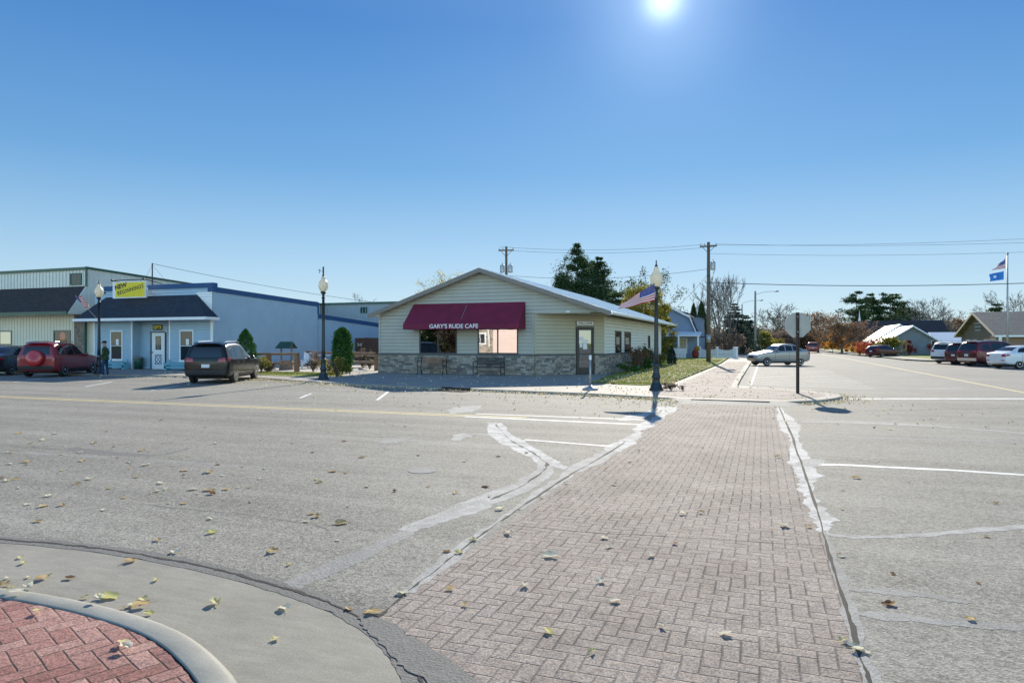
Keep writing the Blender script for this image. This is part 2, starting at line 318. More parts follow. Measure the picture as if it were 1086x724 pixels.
# ------------------------------------------------------------------ mesh builder
def tag(o, label=None, cat=None, group=None, kind=None):
    if label: o['label'] = label
    if cat: o['category'] = cat
    if group: o['group'] = group
    if kind: o['kind'] = kind
    return o
def empty(name, loc, rz=0., label=None, cat=None, group=None):
    o = bpy.data.objects.new(name, None); COL.objects.link(o); o.location = loc; o.rotation_euler = (0, 0, rz)
    o.empty_display_size = .2
    return tag(o, label, cat, group)
class MB:
    def __init__(s): s.v = []; s.f = []; s.mi = []; s.cur = 0; s.sm = []; s.smooth = False
    def add(s, vs, fs):
        b = len(s.v); s.v += [tuple(p) for p in vs]
        for f in fs: s.f.append(tuple(i+b for i in f)); s.mi.append(s.cur); s.sm.append(s.smooth)
    def box(s, x0, x1, y0, y1, z0, z1):
        s.add([(x0,y0,z0),(x1,y0,z0),(x1,y1,z0),(x0,y1,z0),(x0,y0,z1),(x1,y0,z1),(x1,y1,z1),(x0,y1,z1)],
              [(0,3,2,1),(4,5,6,7),(0,1,5,4),(1,2,6,5),(2,3,7,6),(3,0,4,7)])
    def obox(s, c, sz, rz=0., ry=0., rx=0.):
        m = Matrix.Translation(c) @ Matrix.Rotation(rz, 4, 'Z') @ Matrix.Rotation(ry, 4, 'Y') @ Matrix.Rotation(rx, 4, 'X')
        h = [q/2 for q in sz]
        vs = [m @ Vector((a*h[0], b*h[1], c_*h[2])) for a, b, c_ in [(-1,-1,-1),(1,-1,-1),(1,1,-1),(-1,1,-1),(-1,-1,1),(1,-1,1),(1,1,1),(-1,1,1)]]
        s.add(vs, [(0,3,2,1),(4,5,6,7),(0,1,5,4),(1,2,6,5),(2,3,7,6),(3,0,4,7)])
    def prism(s, poly, z0, z1):
        n = len(poly); vs = [(p[0], p[1], z0) for p in poly] + [(p[0], p[1], z1) for p in poly]
        s.add(vs, [tuple(range(n-1, -1, -1)), tuple(range(n, 2*n))] + [(i, (i+1) % n, n+(i+1) % n, n+i) for i in range(n)])
    def slab(s, pts, thick):          # planar polygon in 3D thickened along its normal
        P = [Vector(p) for p in pts]; nrm = Vector((0, 0, 0))
        for i in range(len(P)): nrm += P[i].cross(P[(i+1) % len(P)])
        nrm.normalize(); n = len(P); vs = P + [p - nrm*thick for p in P]
        s.add(vs, [tuple(range(n)), tuple(range(2*n-1, n-1, -1))] + [(i, n+i, n+(i+1) % n, (i+1) % n) for i in range(n)])
    def sheet(s, poly, z): s.add([(p[0], p[1], z) for p in poly], [tuple(range(len(poly)))])
    def tube(s, path, r, n=6, cap=True):
        P = [Vector(p) for p in path]; R = r if isinstance(r, (list, tuple)) else [r]*len(P)
        rings = []; up = None
        for i, p in enumerate(P):
            d = (P[min(i+1, len(P)-1)] - P[max(i-1, 0)])
            if d.length < 1e-9: d = Vector((0, 0, 1))
            d.normalize()
            if up is None: up = Vector((0, 0, 1)) if abs(d.z) < .9 else Vector((1, 0, 0))
            a = d.cross(up); a.normalize(); b = d.cross(a); up = -b if False else up
            rings.append([p + (a*math.cos(2*PI*k/n) + b*math.sin(2*PI*k/n))*R[i] for k in range(n)])
        vs = [q for rg in rings for q in rg]; fs = []
        for i in range(len(P)-1):
            for k in range(n):
                fs.append((i*n+k, i*n+(k+1) % n, (i+1)*n+(k+1) % n, (i+1)*n+k))
        if cap: fs += [tuple(range(n-1, -1, -1)), tuple((len(P)-1)*n+k for k in range(n))]
        s.add(vs, fs)
    def lathe(s, prof, n=16, c=(0, 0, 0), axis='Z'):
        vs = []; fs = []
        for (r, h) in prof:
            for k in range(n):
                a = 2*PI*k/n; x, y = r*math.cos(a), r*math.sin(a)
                p = (x, y, h) if axis == 'Z' else ((x, h, y) if axis == 'Y' else (h, x, y))
                vs.append((p[0]+c[0], p[1]+c[1], p[2]+c[2]))
        for i in range(len(prof)-1):
            for k in range(n): fs.append((i*n+k, i*n+(k+1) % n, (i+1)*n+(k+1) % n, (i+1)*n+k))
        fs += [tuple(range(n-1, -1, -1)), tuple((len(prof)-1)*n+k for k in range(n))]
        s.add(vs, fs)
    def build(s, name, mats, parent=None, world=False, fix=True, bevel=0.):
        me = bpy.data.meshes.new(name); off = Vector((0, 0, 0))
        if world and parent is not None:
            q = parent
            while q is not None: off += q.location; q = q.parent
        me.from_pydata([(p[0]-off.x, p[1]-off.y, p[2]-off.z) for p in s.v], [], s.f)
        for m in (mats if isinstance(mats, (list, tuple)) else [mats]): me.materials.append(M[m] if isinstance(m, str) else m)
        me.polygons.foreach_set('material_index', s.mi); me.polygons.foreach_set('use_smooth', s.sm)
        if fix or bevel:
            bm = bmesh.new(); bm.from_mesh(me)
            if bevel: bmesh.ops.bevel(bm, geom=[e for e in bm.edges if len(e.link_faces) == 2 and e.calc_face_angle(0) > .6], offset=bevel, segments=2, affect='EDGES')
            bmesh.ops.recalc_face_normals(bm, faces=bm.faces); bm.to_mesh(me); bm.free()
        me.update(); o = bpy.data.objects.new(name, me); COL.objects.link(o)
        if parent is not None: o.parent = parent
        return o
def text(name, s, size, mat, parent, M4, extrude=.006, sx=1., shear=0., bold=0., spacing=1.):
    cu = bpy.data.curves.new(name, 'FONT'); cu.body = s; cu.size = size; cu.extrude = extrude; cu.align_x = 'CENTER'; cu.align_y = 'CENTER'
    cu.shear = shear; cu.offset = bold; cu.space_character = spacing
    t = bpy.data.objects.new(name+'_curve', cu); COL.objects.link(t); bpy.context.view_layer.update()
    me = bpy.data.meshes.new_from_object(t.evaluated_get(bpy.context.evaluated_depsgraph_get()))
    bpy.data.objects.remove(t); bpy.data.curves.remove(cu)
    me.transform(Matrix.Diagonal((sx, 1, 1, 1))); me.transform(M4)
    me.materials.clear(); me.materials.append(M[mat]); me.name = name
    o = bpy.data.objects.new(name, me); COL.objects.link(o); o.parent = parent
    return o
def copy_tree(o, parent=None):
    c = o.copy(); COL.objects.link(c)
    if parent is not None: c.parent = parent
    for ch in list(o.children): copy_tree(ch, c)
    return c

# ------------------------------------------------------------------ world, sun, camera
w = bpy.data.worlds.new('World'); scene.world = w; w.use_nodes = True
bg = w.node_tree.nodes['Background']; sky = w.node_tree.nodes.new('ShaderNodeTexSky')
SUN_EL = rad(26.1); SUN_AZ = rad(-7.6)      # azimuth clockwise from +Y
sky.sky_type = 'NISHITA'; sky.sun_disc = False; sky.sun_elevation = SUN_EL; sky.sun_rotation = SUN_AZ
sky.air_density = 1.0; sky.dust_density = .05; sky.ozone_density = 3.0; sky.altitude = 0
_n = w.node_tree.nodes; _l = w.node_tree.links
def _vm(op, a, b):
    q = _n.new('ShaderNodeVectorMath'); q.operation = op
    for i, v in enumerate((a, b)):
        if isinstance(v, tuple): q.inputs[i].default_value = v
        else: _l.new(v, q.inputs[i])
    return q.outputs[0]
SKK = .55                                     # soft shoulder: the aureole round the sun stays within film range
_den = _vm('ADD', _vm('MULTIPLY', sky.outputs[0], (SKK, SKK*.85, SKK*.62)), (1., 1., 1.))
_sky = _vm('DIVIDE', sky.outputs[0], _den)
_tc = _n.new('ShaderNodeTexCoord'); _sp = _n.new('ShaderNodeSeparateXYZ'); _l.new(_tc.outputs['Generated'], _sp.inputs[0])
_rp = _n.new('ShaderNodeValToRGB'); _l.new(_sp.outputs[2], _rp.inputs[0]); _e = _rp.color_ramp.elements      # deeper blue with height
_e[0].position = 0.; _e[0].color = (1.32, 1.42, 1.20, 1); _e[1].position = .10; _e[1].color = (.98, 1.20, 1.17, 1)
_q = _e.new(.24); _q.color = (.48, .84, 1.05, 1); _q = _e.new(.42); _q.color = (.27, .60, .95, 1); _q = _e.new(.75); _q.color = (.55, .72, 1.0, 1)
_sky = _vm('MULTIPLY', _sky, _rp.outputs[0])
_sdv = (math.sin(SUN_AZ)*math.cos(SUN_EL), math.cos(SUN_AZ)*math.cos(SUN_EL), math.sin(SUN_EL))
_dt = _n.new('ShaderNodeVectorMath'); _dt.operation = 'DOT_PRODUCT'; _l.new(_tc.outputs['Generated'], _dt.inputs[0]); _dt.inputs[1].default_value = _sdv
def _mm(op, a, b):
    q = _n.new('ShaderNodeMath'); q.operation = op
    for i, v in enumerate((a, b)):
        if isinstance(v, (int, float)): q.inputs[i].default_value = v
        else: _l.new(v, q.inputs[i])
    return q.outputs[0]
_g = _mm('ADD', _mm('MULTIPLY', _mm('POWER', _mm('MAXIMUM', _dt.outputs['Value'], 0.), 3800.), 2.6), _mm('ADD', _mm('MULTIPLY', _mm('POWER', _mm('MAXIMUM', _dt.outputs['Value'], 0.), 260.), .75), _mm('MULTIPLY', _mm('POWER', _mm('MAXIMUM', _dt.outputs['Value'], 0.), 22.), .16)))
_cb = _n.new('ShaderNodeCombineXYZ'); [_l.new(_g, _cb.inputs[k]) for k in range(3)]
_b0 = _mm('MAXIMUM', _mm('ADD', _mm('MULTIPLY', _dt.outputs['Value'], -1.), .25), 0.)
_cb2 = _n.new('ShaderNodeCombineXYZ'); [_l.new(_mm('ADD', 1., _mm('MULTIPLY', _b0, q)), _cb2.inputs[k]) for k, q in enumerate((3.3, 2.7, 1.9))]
_sky = _vm('MULTIPLY', _sky, _cb2.outputs[0])       # sky brightened opposite the sun, added fill for the shaded walls
_sky = _vm('ADD', _sky, _vm('MULTIPLY', _cb.outputs[0], (.80, .92, 1.0)))
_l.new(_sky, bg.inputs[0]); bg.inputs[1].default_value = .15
sl = bpy.data.lights.new('sun', 'SUN'); sl.energy = 3.5; sl.angle = rad(.53); sl.color = (1, .92, .77)
so = bpy.data.objects.new('sun', sl); COL.objects.link(so)
sd = Vector((math.sin(SUN_AZ)*math.cos(SUN_EL), math.cos(SUN_AZ)*math.cos(SUN_EL), math.sin(SUN_EL)))
so.rotation_euler = sd.to_track_quat('Z', 'Y').to_euler(); so.location = (0, 0, 40)
cam = bpy.data.cameras.new('camera'); co_ = bpy.data.objects.new('camera', cam); COL.objects.link(co_)
cam.sensor_width = 36; cam.lens = 24; cam.clip_end = 6000; cam.clip_start = .05; cam.shift_y = 1/1086
co_.location = (0, 0, CH); co_.rotation_euler = (PI/2, 0, YAW); scene.camera = co_
scene.view_settings.view_transform = 'Standard'; scene.view_settings.look = 'None'; scene.view_settings.gamma = 1
scene.view_settings.exposure = 1.2
# ------------------------------------------------------------------ ground
def struct(name, mb, mat, kind='structure', **k):
    o = mb.build(name, mat); o['kind'] = kind; return o
def sheet(name, poly, z, mat):
    mb = MB(); mb.sheet(poly, z); return struct(name, mb, mat)
def smooth_line(pts, n=6):
    out = []
    P = [Vector(p) for p in pts]
    for i in range(len(P)-1):
        a = P[max(i-1, 0)]; b = P[i]; c = P[i+1]; d = P[min(i+2, len(P)-1)]
        for k in range(n):
            t = k/n; out.append(.5*((2*b)+(c-a)*t+(2*a-5*b+4*c-d)*t*t+(3*b-a-3*c+d)*t**3))
    out.append(P[-1]); return out
def offset_line(pts, d):
    out = []
    for i, p in enumerate(pts):
        t = (pts[min(i+1, len(pts)-1)] - pts[max(i-1, 0)]).normalized()
        out.append(Vector((p.x - t.y*d, p.y + t.x*d)))
    return out
sheet('terrain', [(-900, -300), (900, -300), (900, 2500), (-900, 2500)], -.06, 'lawn')
sheet('road', [(-160, -60), (160, -60), (160, 27.5), (-160, 27.5)], -.0004, 'asphalt')
sheet('side_street', [(-2.5, 26.2), (19.8, 26.2), (20, 50), (18.5, 70), (14, 80), (14, 420), (-2.5, 420)], .0004, 'asphalt_side')
# north west block: kerb line from left to the corner and round into the side street
kerb = smooth_line([(-90, 25.8), (-40, 25.7), (-24, 25.5), (-20.8, 25.1), (-18, 23.9), (-14.5, 22.9), (-9.5, 21.9), (-5.5, 21.3), (-3.2, 20.6), (-2.2, 20.1)], 5)
kerb2 = smooth_line([(.55, 20.1), (1.5, 21.0), (2.15, 22.4), (2.2, 23.6), (1.4, 25.1), (0, 26.2), (-.7, 27.2), (-.9, 28.6), (-.85, 54), (-.8, 90), (-.8, 170)], 5)
front = kerb + [Vector((-.8, 20.0))] + kerb2
back = [(-3.3, 170), (-3.3, 90), (-2.9, 54), (-3.3, 27.0), (-4.2, 25.6), (-5.4, 26.0), (-6.8, 30), (-7.2, 34.4), (-10.6, 32.1), (-19.3, 32.1), (-20.5, 30.4), (-21.2, 28.9), (-27.5, 28.6), (-29.6, 31.2), (-90, 31.2)]
mb = MB(); mb.prism([tuple(p) for p in front] + back, -.05, .085); struct('sidewalk', mb, 'walk')
# kerb stones proud of the walk edge, dropped where the crossing meets it
def kerbstrip(name, line, z1, w=.16, mat='curbc', inner=1):
    mb = MB(); o2 = offset_line(line, w*inner)
    for i in range(len(line)-1):
        a, b = line[i], line[i+1]; c, d = o2[i+1], o2[i]
        mb.add([(a.x, a.y, -.03), (b.x, b.y, -.03), (c.x, c.y, -.03), (d.x, d.y, -.03), (a.x, a.y, z1-.01), (b.x, b.y, z1-.01), (c.x, c.y, z1), (d.x, d.y, z1)],
               [(0, 1, 5, 4), (4, 5, 6, 7), (3, 7, 6, 2)])
    return struct(name, mb, mat)
kerbstrip('kerb', offset_line(kerb, -.02), .0865)
kerbstrip('side_kerb', offset_line(kerb2, -.02), .0875)
# gutter pan
gut = offset_line(kerb, -.55); mb = MB()
for i in range(len(kerb)-1): mb.add([(*kerb[i], .002), (*kerb[i+1], .002), (*gut[i+1], .0), (*gut[i], .0)], [(0, 3, 2, 1)])
struct('gutter', mb, 'conc')
# strip of pavers set in the corner walk
sheet('corner_pavers', [(-3.2, 21.4), (-2.2, 20.75), (.5, 20.7), (1.3, 21.5), (1.8, 22.6), (1.85, 23.4), (1.2, 24.6), (-.2, 25.6), (-2.9, 25.6)], .0885, 'pavers_far')
mb = MB(); mb.add([(-2.45, 19.45, .0012), (.75, 19.45, .0012), (.62, 20.12, .089), (-2.25, 20.12, .089), (-2.9, 20.35, .0012), (1.1, 20.4, .0012)], [(0, 1, 2, 3), (4, 0, 3), (1, 5, 2)]); struct('kerb_ramp', mb, 'walk')
sheet('sidewalk_ramp', [(-1.9, 20.0), (.2, 19.95), (.2, 20.62), (-1.9, 20.62)], .0905, 'walk')
sheet('side_walk_pavers', [(-3.0, 25.75), (-1.1, 26.0), (-1.15, 60), (-2.6, 60)], .0885, 'pavers_far')
# lawn between cafe and walk and beyond
mb = MB(); mb.prism([(-7.0, 34.0), (-6.7, 30), (-5.3, 26.1), (-4.2, 25.75), (-3.45, 27.1), (-3.05, 54), (-3.45, 90), (-3.45, 170), (-60, 170), (-60, 57), (-7.0, 57)], -.05, .11)
struct('lawn', mb, 'lawn')
mb = MB(); mb.prism([(-60, 60), (-60, 30.9), (-30.2, 30.9), (-29.4, 30.6), (-27.4, 28.7), (-21.3, 29.0), (-20.4, 30.6), (-19.2, 32.5), (-19.2, 60)], -.05, .085)
struct('yard', mb, 'yard')
mb = MB(); mb.prism([(-26.8, 28.3), (-25, 27.9), (-21, 26.9), (-19.6, 27.4), (-19.9, 29.8), (-21.4, 30.6), (-26.6, 30.4)], -.05, .105); struct('grass_strip', mb, 'lawn')
# path across the lawn by the far corner of the cafe
mb = MB(); mb.prism([(-7, 47.3), (-3.4, 46.6), (-3.4, 47.8), (-7, 48.6)], 0, .12); struct('path', mb, 'walk')
# north east block
ne = [(20.2, 27.2), (19.4, 30), (19.2, 48), (18.6, 60), (17.4, 66.5), (13.6, 69.5), (12.6, 73), (12.4, 88), (11.2, 100), (11.0, 170), (260, 170), (260, 27.2)]
mb = MB(); mb.prism(ne, -.05, .12); struct('east_lawn', mb, 'lawn')
kerbstrip('east_kerb', [Vector(p) for p in ne[:10]], .14, .35, 'curbc', -1)
kerbstrip('east_walk', [Vector((p[0]+.8, p[1])) for p in ne[:10]], .136, 1.6, 'walk', -1)
# crossing of stamped brick
cw = [(-2.22, 3.4), (-1.35, 2.95), (.52, 2.2), (.54, 3.4), (.47, 8), (.44, 19.7), (-2.2, 19.75), (-2.24, 12)]
sheet('brick_crossing', [(-2.23, 3.55), (-1.55, 3.1), (-1.2, 2.3), (-1.0, -1), (.62, -1), (.55, 3.4), (.47, 9), (.44, 19.6), (-2.18, 19.65), (-2.24, 12)], .0002, 'brickwalk')
# near corner: concrete gutter, kerb, red pavers.  curves read in plan
def jag(line, a, seed, sub=4):
    r = random.Random(seed); out = []
    for i in range(len(line)-1):
        for k in range(sub):
            p = line[i].lerp(line[i+1], k/sub); t = (line[i+1]-line[i]).normalized(); q = r.gauss(0, a)
            out.append(Vector((p.x-t.y*q, p.y+t.x*q)))
    out.append(line[-1]); return out
gout = smooth_line([(-30, -2.2), (-14, 1.8), (-9, 3.25), (-6.2, 3.92), (-4.6, 4.02), (-3.2, 3.83), (-2.3, 3.52), (-1.72, 3.05), (-1.35, 2.45), (-1.2, 1.7), (-1.1, -.5), (-1.1, -8)], 6)
kout = smooth_line([(-30, -3.3), (-14, .75), (-8.5, 2.35), (-6.2, 3.0), (-4.7, 3.22), (-3.5, 3.16), (-2.75, 2.9), (-2.2, 2.5), (-1.9, 1.9), (-1.75, 1.0), (-1.7, -.5), (-1.7, -8)], 6)
kin = offset_line(kout, -.17)
mb = MB()
for i in range(len(gout)-1):
    a, b, c, d = gout[i], gout[i+1], kout[i+1], kout[i]
    mb.add([(*a, .0012), (*b, .0012), (*c, .003), (*d, .003), (*a, -.03), (*b, -.03)], [(0, 3, 2, 1), (0, 1, 5, 4)])
struct('near_gutter', mb, 'conc')
mb = MB(); mb.smooth = True
prof = [(0, .003), (.012, .009), (.03, .026), (.045, .031), (.07, .034), (.165, .035), (.172, .031), (.175, .0)]
rows = [offset_line(kout, -p[0]) for p in prof]; nn = len(kout)
vs = [(*rows[j][i], prof[j][1]) for j in range(len(prof)) for i in range(nn)]
mb.add(vs, [(j*nn+i, j*nn+i+1, (j+1)*nn+i+1, (j+1)*nn+i) for j in range(len(prof)-1) for i in range(nn-1)])
struct('near_kerb', mb, 'curbc')
pin = jag(offset_line(kout, -.19), .003, 3)
sheet('red_brick_corner', [tuple(p) for p in pin] + [(-30, -8)], .032, 'redpaver')
mb = MB(); m1 = offset_line(kout, -.17)
mb.sheet([tuple(p) for p in m1] + [(-30, -8)], .022); struct('paver_bed_soil', mb, pm('dark_joint_soil', (.035, .033, .025), .95, .3, 20, .6, 80))
# filled cracks and tar along the edges
def blob(name, pts, z, mat, j=.02, seed=1, sub=3):
    ring = [Vector(p) for p in pts]; ring.append(ring[0]); rr = jag(ring, j, seed, sub)[:-1]
    return sheet(name, [tuple(p) for p in rr], z, mat)
def strip(name, pts, z, mat, j=.02, seed=1, px=True):
    r = random.Random(seed); P = [(*(gp(a, b) if px else (a, b)), wd) for a, b, wd in pts]
    mid = smooth_line([Vector((p[0], p[1], p[2])) for p in P], 9)
    L = []; R = []; z = .0002+z*.05+seed*.00001 if z < .02 else z*.3+.0008; J1 = []; J2 = []; a1 = a2 = 0
    for _ in mid: a1 = a1*.6+r.gauss(0, j*.8); a2 = a2*.6+r.gauss(0, j*.8); J1.append(a1); J2.append(a2)
    for i, p in enumerate(mid):
        t = mid[min(i+1, len(mid)-1)] - mid[max(i-1, 0)]; t = Vector((t.x, t.y)).normalized()
        h = max(.005, p.z/2); e1 = J1[i]; e2 = J2[i]; s = min(1, (h+.02)/.05)
        L.append((p.x - t.y*(h+e1*s), p.y + t.x*(h+e1*s))); R.append((p.x + t.y*(h+e2*s), p.y - t.x*(h+e2*s)))
    mb = MB(); n = len(L); mb.add([(*q, z) for q in L] + [(*q, z) for q in R], [(i, n+i, n+i+1, i+1) for i in range(n-1)])
    return struct(name, mb, mat)
# tar border of the near gutter
tb = []; 
goj = jag(gout[16:], .006, 11, 2); o2 = jag(offset_line(gout[16:], .17), .010, 12, 2)
mb = MB(); n = min(len(goj), len(o2))
mb.add([(*goj[i], .0032) for i in range(n)] + [(*o2[i], .0004) for i in range(n)], [(i, i+1, n+i+1, n+i) for i in range(n-1)])
struct('tar_edge', mb, 'tar')
ck = jag(offset_line(gout[18:], .09), .007, 14, 3)
mb = MB()
rr = random.Random(5)
for i in range(len(ck)-1):
    t = (ck[i+1]-ck[i]); t = Vector((-t.y, t.x)).normalized()*(.006+.012*rr.random()*(1 if i < 45 else .35))
    mb.add([(*(ck[i]+t), .0045), (*(ck[i]-t), .0045), (*(ck[i+1]-t*.8), .0045), (*(ck[i+1]+t*.8), .0045)], [(0, 1, 2, 3)])
M['crack'] = pm('crack_dirt', (.03, .028, .024), .95, .3, 30)
struct('tar_crack', mb, 'crack')
# pale sealant along the crossing's edges and across the lanes (plan positions)
strip('sealant_left_edge', [(655, 474, .18), (630, 488, .34), (600, 505, .20), (575, 522, .20), (545, 541, .10), (515, 562, .07), (470, 597, .09), (430, 628, .08)], .012, 'sealant', .02, 2)
strip('sealant_left_far', [(715, 431, .22), (702, 440, .30), (688, 449, .34), (672, 460, .26), (655, 473, .34), (640, 484, .15)], .014, 'sealant_bright', .04, 3)
strip('sealant_branch', [(704, 431, .30), (690, 437, .22), (672, 442, .5), (660, 446, .15)], .012, 'sealant_bright', .03, 4)
strip('sealant_fork', [(523, 448, .35), (530, 460, .42), (548, 471, .40), (566, 481, .34), (582, 490, .24), (600, 498, .05)], .012, 'sealant_bright', .025, 5)
strip('sealant_long', [(578, 486, .22), (578, 496, .22), (566, 508, .30), (540, 521, .36), (500, 537, .32), (460, 552, .28), (430, 563, .16)], .016, 'sealant', .02, 6)
strip('sealant_tail', [(440, 560, .12), (400, 580, .20), (350, 603, .22), (310, 620, .20), (285, 632, .10)], .012, 'sealant_dim', .02, 7)
strip('edge_crack', [(664, 468, .02), (630, 489, .02), (600, 506, .02), (560, 533, .015), (520, 560, .012), (470, 598, .012), (430, 629, .014), (400, 655, .016)], .0165, 'crack', .016, 40)
strip('fork_crack', [(526, 450, .02), (540, 466, .018), (560, 477, .02), (577, 488, .02), (578, 496, .03), (560, 512, .012), (520, 530, .008)], .0185, 'crack', .02, 41)
strip('tar_corner', [(384, 654, .06), (400, 664, .16), (420, 680, .20), (448, 700, .22), (480, 724, .20), (510, 752, .20)], .021, 'tar', .012, 42)
strip('sealant_short', [(482, 467, .05), (492, 461, .35), (507, 460, .12), (525, 461, .10)], .012, 'sealant', .03, 8)
strip('sealant_patch', [(404, 470, .1), (418, 467, .45), (432, 464, .1)], .012, 'sealant_dim', .03, 9)
strip('sealant_bit', [(480, 439, .1), (492, 434, .8), (506, 430, .2)], .012, 'sealant', .05, 10)
strip('sealant_right_edge', [(826, 431, .08), (833, 444, .26), (838, 454, .34), (842, 466, .16), (848, 480, .18), (852, 496, .30), (857, 512, .14), (862, 530, .13), (868, 546, .24), (874, 558, .12), (876, 566, .04)], .012, 'sealant_bright', .03, 12)
strip('crossing_channel', [(826, 431, .03), (837, 456, .035), (848, 486, .03), (860, 520, .02), (875, 572, .018), (893, 628, .016), (908, 680, .018), (922, 722, .018), (932, 760, .018)], .018, 'crack', .010, 13)
strip('channel_seal', [(874, 562, .03), (884, 590, .06), (896, 630, .08), (909, 674, .09), (924, 724, .10), (935, 770, .10)], .014, 'sealant_dim', .015, 14)
strip('sealant_tick', [(857, 494, .3), (864, 489, .3), (873, 486, .05)], .015, 'sealant', .02, 15)
strip('sealant_lane_line', [(862, 492, .12), (900, 493, .13), (960, 496, .13), (1020, 499, .12), (1110, 505, .12)], .010, 'white_line', .01, 16)
strip('sealant_sweep', [(876, 566, .10), (905, 569, .11), (960, 568, .10), (1020, 563, .11), (1100, 557, .13)], .012, 'sealant', .012, 17)
strip('sealant_dash', [(897, 624, .02), (930, 627, .11), (975, 630, .10), (1010, 636, .08), (1035, 640, .02)], .012, 'sealant_dim', .015, 18)
strip('sealant_dash_near', [(903, 648, .02), (935, 652, .13), (975, 657, .12), (1020, 661, .10), (1100, 666, .08)], .012, 'sealant_dim', .015, 19)
strip('sealant_far_lane', [(848, 461, .10), (900, 463, .12), (960, 465, .14), (1030, 467, .16), (1130, 470, .20)], .012, 'sealant_dim', .02, 20)
strip('sealant_far_sweep', [(846, 447, .14), (900, 448, .16), (960, 450, .2), (1020, 454, .2), (1100, 460, .2)], .012, 'sealant', .03, 21)
strip('sealant_slant', [(930, 449, .08), (970, 444, .10), (1000, 442, .1)], .014, 'sealant_dim', .02, 22)
strip('dark_streak', [(72, 475, .2), (120, 481, .3), (170, 482, .12), (200, 475, .08)], .006, 'tar', .03, 23)
strip('old_seam', [(-10, 478, .03), (150, 487, .05), (330, 498, .05), (520, 506, .03)], .005, 'sealant_dim', .02, 24)
strip('seam_crack', [(150, 534, .008), (200, 540, .012), (260, 545, .010), (330, 556, .012), (350, 563, .006)], .007, 'tar', .02, 25)
strip('gutter_joint', [(116, 598, .008), (95, 606, .008), (62, 617, .008), (44, 627, .008)], .0115, 'crack', .004, 30)
strip('gutter_joint_near', [(353, 655, .004), (338, 657, .005), (322, 664, .005), (300, 668, .006), (286, 678, .005), (262, 686, .003)], .0115, 'crack', .008, 31)
strip('crossing_crack', [(540, 556, .01), (620, 564, .014), (700, 568, .01), (780, 573, .012), (862, 578, .01)], .0075, 'crack', .003, 32)
# painted lines
def line(name, x0, y0, x1, y1, wd, mat, z=.008):
    z = .0008+z*.04
    a = Vector((x0, y0)); b = Vector((x1, y1)); t = (b-a).normalized(); nrm = Vector((-t.y, t.x))*wd/2
    mb = MB(); n = max(1, int((b-a).length/4)); 
    vs = [(*(a.lerp(b, i/n)+nrm), z) for i in range(n+1)] + [(*(a.lerp(b, i/n)-nrm), z) for i in range(n+1)]
    mb.add(vs, [(i, n+1+i, n+2+i, i+1) for i in range(n)]); return struct(name, mb, mat)
line('yellow_centre_line', -110, 14.62, -5.0, 14.38, .11, 'yellow_line')
line('yellow_centre_line', -110, 14.88, -5.0, 14.64, .11, 'yellow_line')
line('white_lane_line', -6.4, 15.0, -2.35, 15.1, .13, 'white_line'); line('white_lane_line', -6.4, 14.35, -2.35, 14.2, .16, 'white_line', .0095)
line('white_lane_line', -3.9, 11.3, -2.3, 11.05, .10, 'white_line'); line('stop_line', 2.15, 22.75, 8.0, 24.9, .32, 'white_line')
line('stop_line', 7.9, 24.86, 19, 28.8, .30, 'white_line', .0085)
line('side_centre_line', 8.35, 27.5, 8.3, 150, .14, 'yellow_line', .010); 
line('white_edge_line', -.4, 29, .2, 150, .08, 'white_line', .010)
for i in range(12):
    y0 = 29.2 + i*1.55
    line('parking_line', -.6, y0+.9, 3.9, y0-1.0, .10, 'white_line', .012)
for i in range(9):
    y0 = 51.2 + i*3.4
    line('parking_line', 12.6, y0-1.7, 17.6, y0+1.2, .10, 'white_line', .012)
for px, py, qx, qy in [(400, 424, 412, 415), (318, 422, 330, 417), (160, 414, 190, 409), (90, 410, 118, 405), (15, 405, 45, 401)]:
    a = gp(px, py); b = gp(qx, qy); line('parking_line', *a, *b, .10, 'white_line')
strip('side_crack', [(760, 436, .02), (850, 437, .02), (960, 435, .02), (1086, 432, .02)], .006, 'crack', .01, 33)
strip('side_patch', [(940, 411, .1), (985, 412, .9), (1030, 410, .2)], .010, 'sealant_dim', .05, 34)
strip('side_patch', [(850, 400, .1), (900, 403, .5), (960, 406, .2)], .011, 'sealant_dim', .05, 35)
# manhole lid
o = MB(); c = gp(448, 499); o.lathe([(.0, .0), (.19, .0), (.19, .003), (.17, .004), (.16, .0025), (0, .0025)], 24, (c[0], c[1], .002)); o = o.build('valve_cover', 'sealant_dim')
tag(o, 'small round pale valve cover set in the grey asphalt left of the brick crossing', 'valve cover')

M['greymetal'] = pm('grey_metal_siding', (.30, .34, .36), .5, .06)
# ------------------------------------------------------------------ wall helpers
def laps(mb, p0, p1, z0, z1, pitch, span=None, opens=(), lip=.034, base=.004, trim=.5):
    a = Vector(p0); b = Vector(p1); L = (b-a).length; t = (b-a)/L; n = Vector((t.y, -t.x))
    def P(u, z, o): q = a + t*u + n*o; return (q.x, q.y, z)
    z = z0
    while z < z1-1e-4:
        zt = min(z+pitch, z1); s = span((z+zt)/2) if span else (0, L)
        if s and s[1]-s[0] > .02:
            segs = [s]
            for (o0, o1, oz0, oz1) in opens:
                if min(zt, oz1)-max(z, oz0) > trim*pitch:
                    ns = []
                    for (q0, q1) in segs:
                        if o1 <= q0 or o0 >= q1: ns.append((q0, q1))
                        else:
                            if o0 > q0: ns.append((q0, o0))
                            if o1 < q1: ns.append((o1, q1))
                    segs = ns
            for (q0, q1) in segs:
                g = z+pitch*.13
                mb.add([P(q0, g, lip), P(q1, g, lip), P(q1, zt, base), P(q0, zt, base), P(q0, g, .001), P(q1, g, .001)], [(0, 1, 2, 3), (0, 4, 5, 1)])
        z = zt
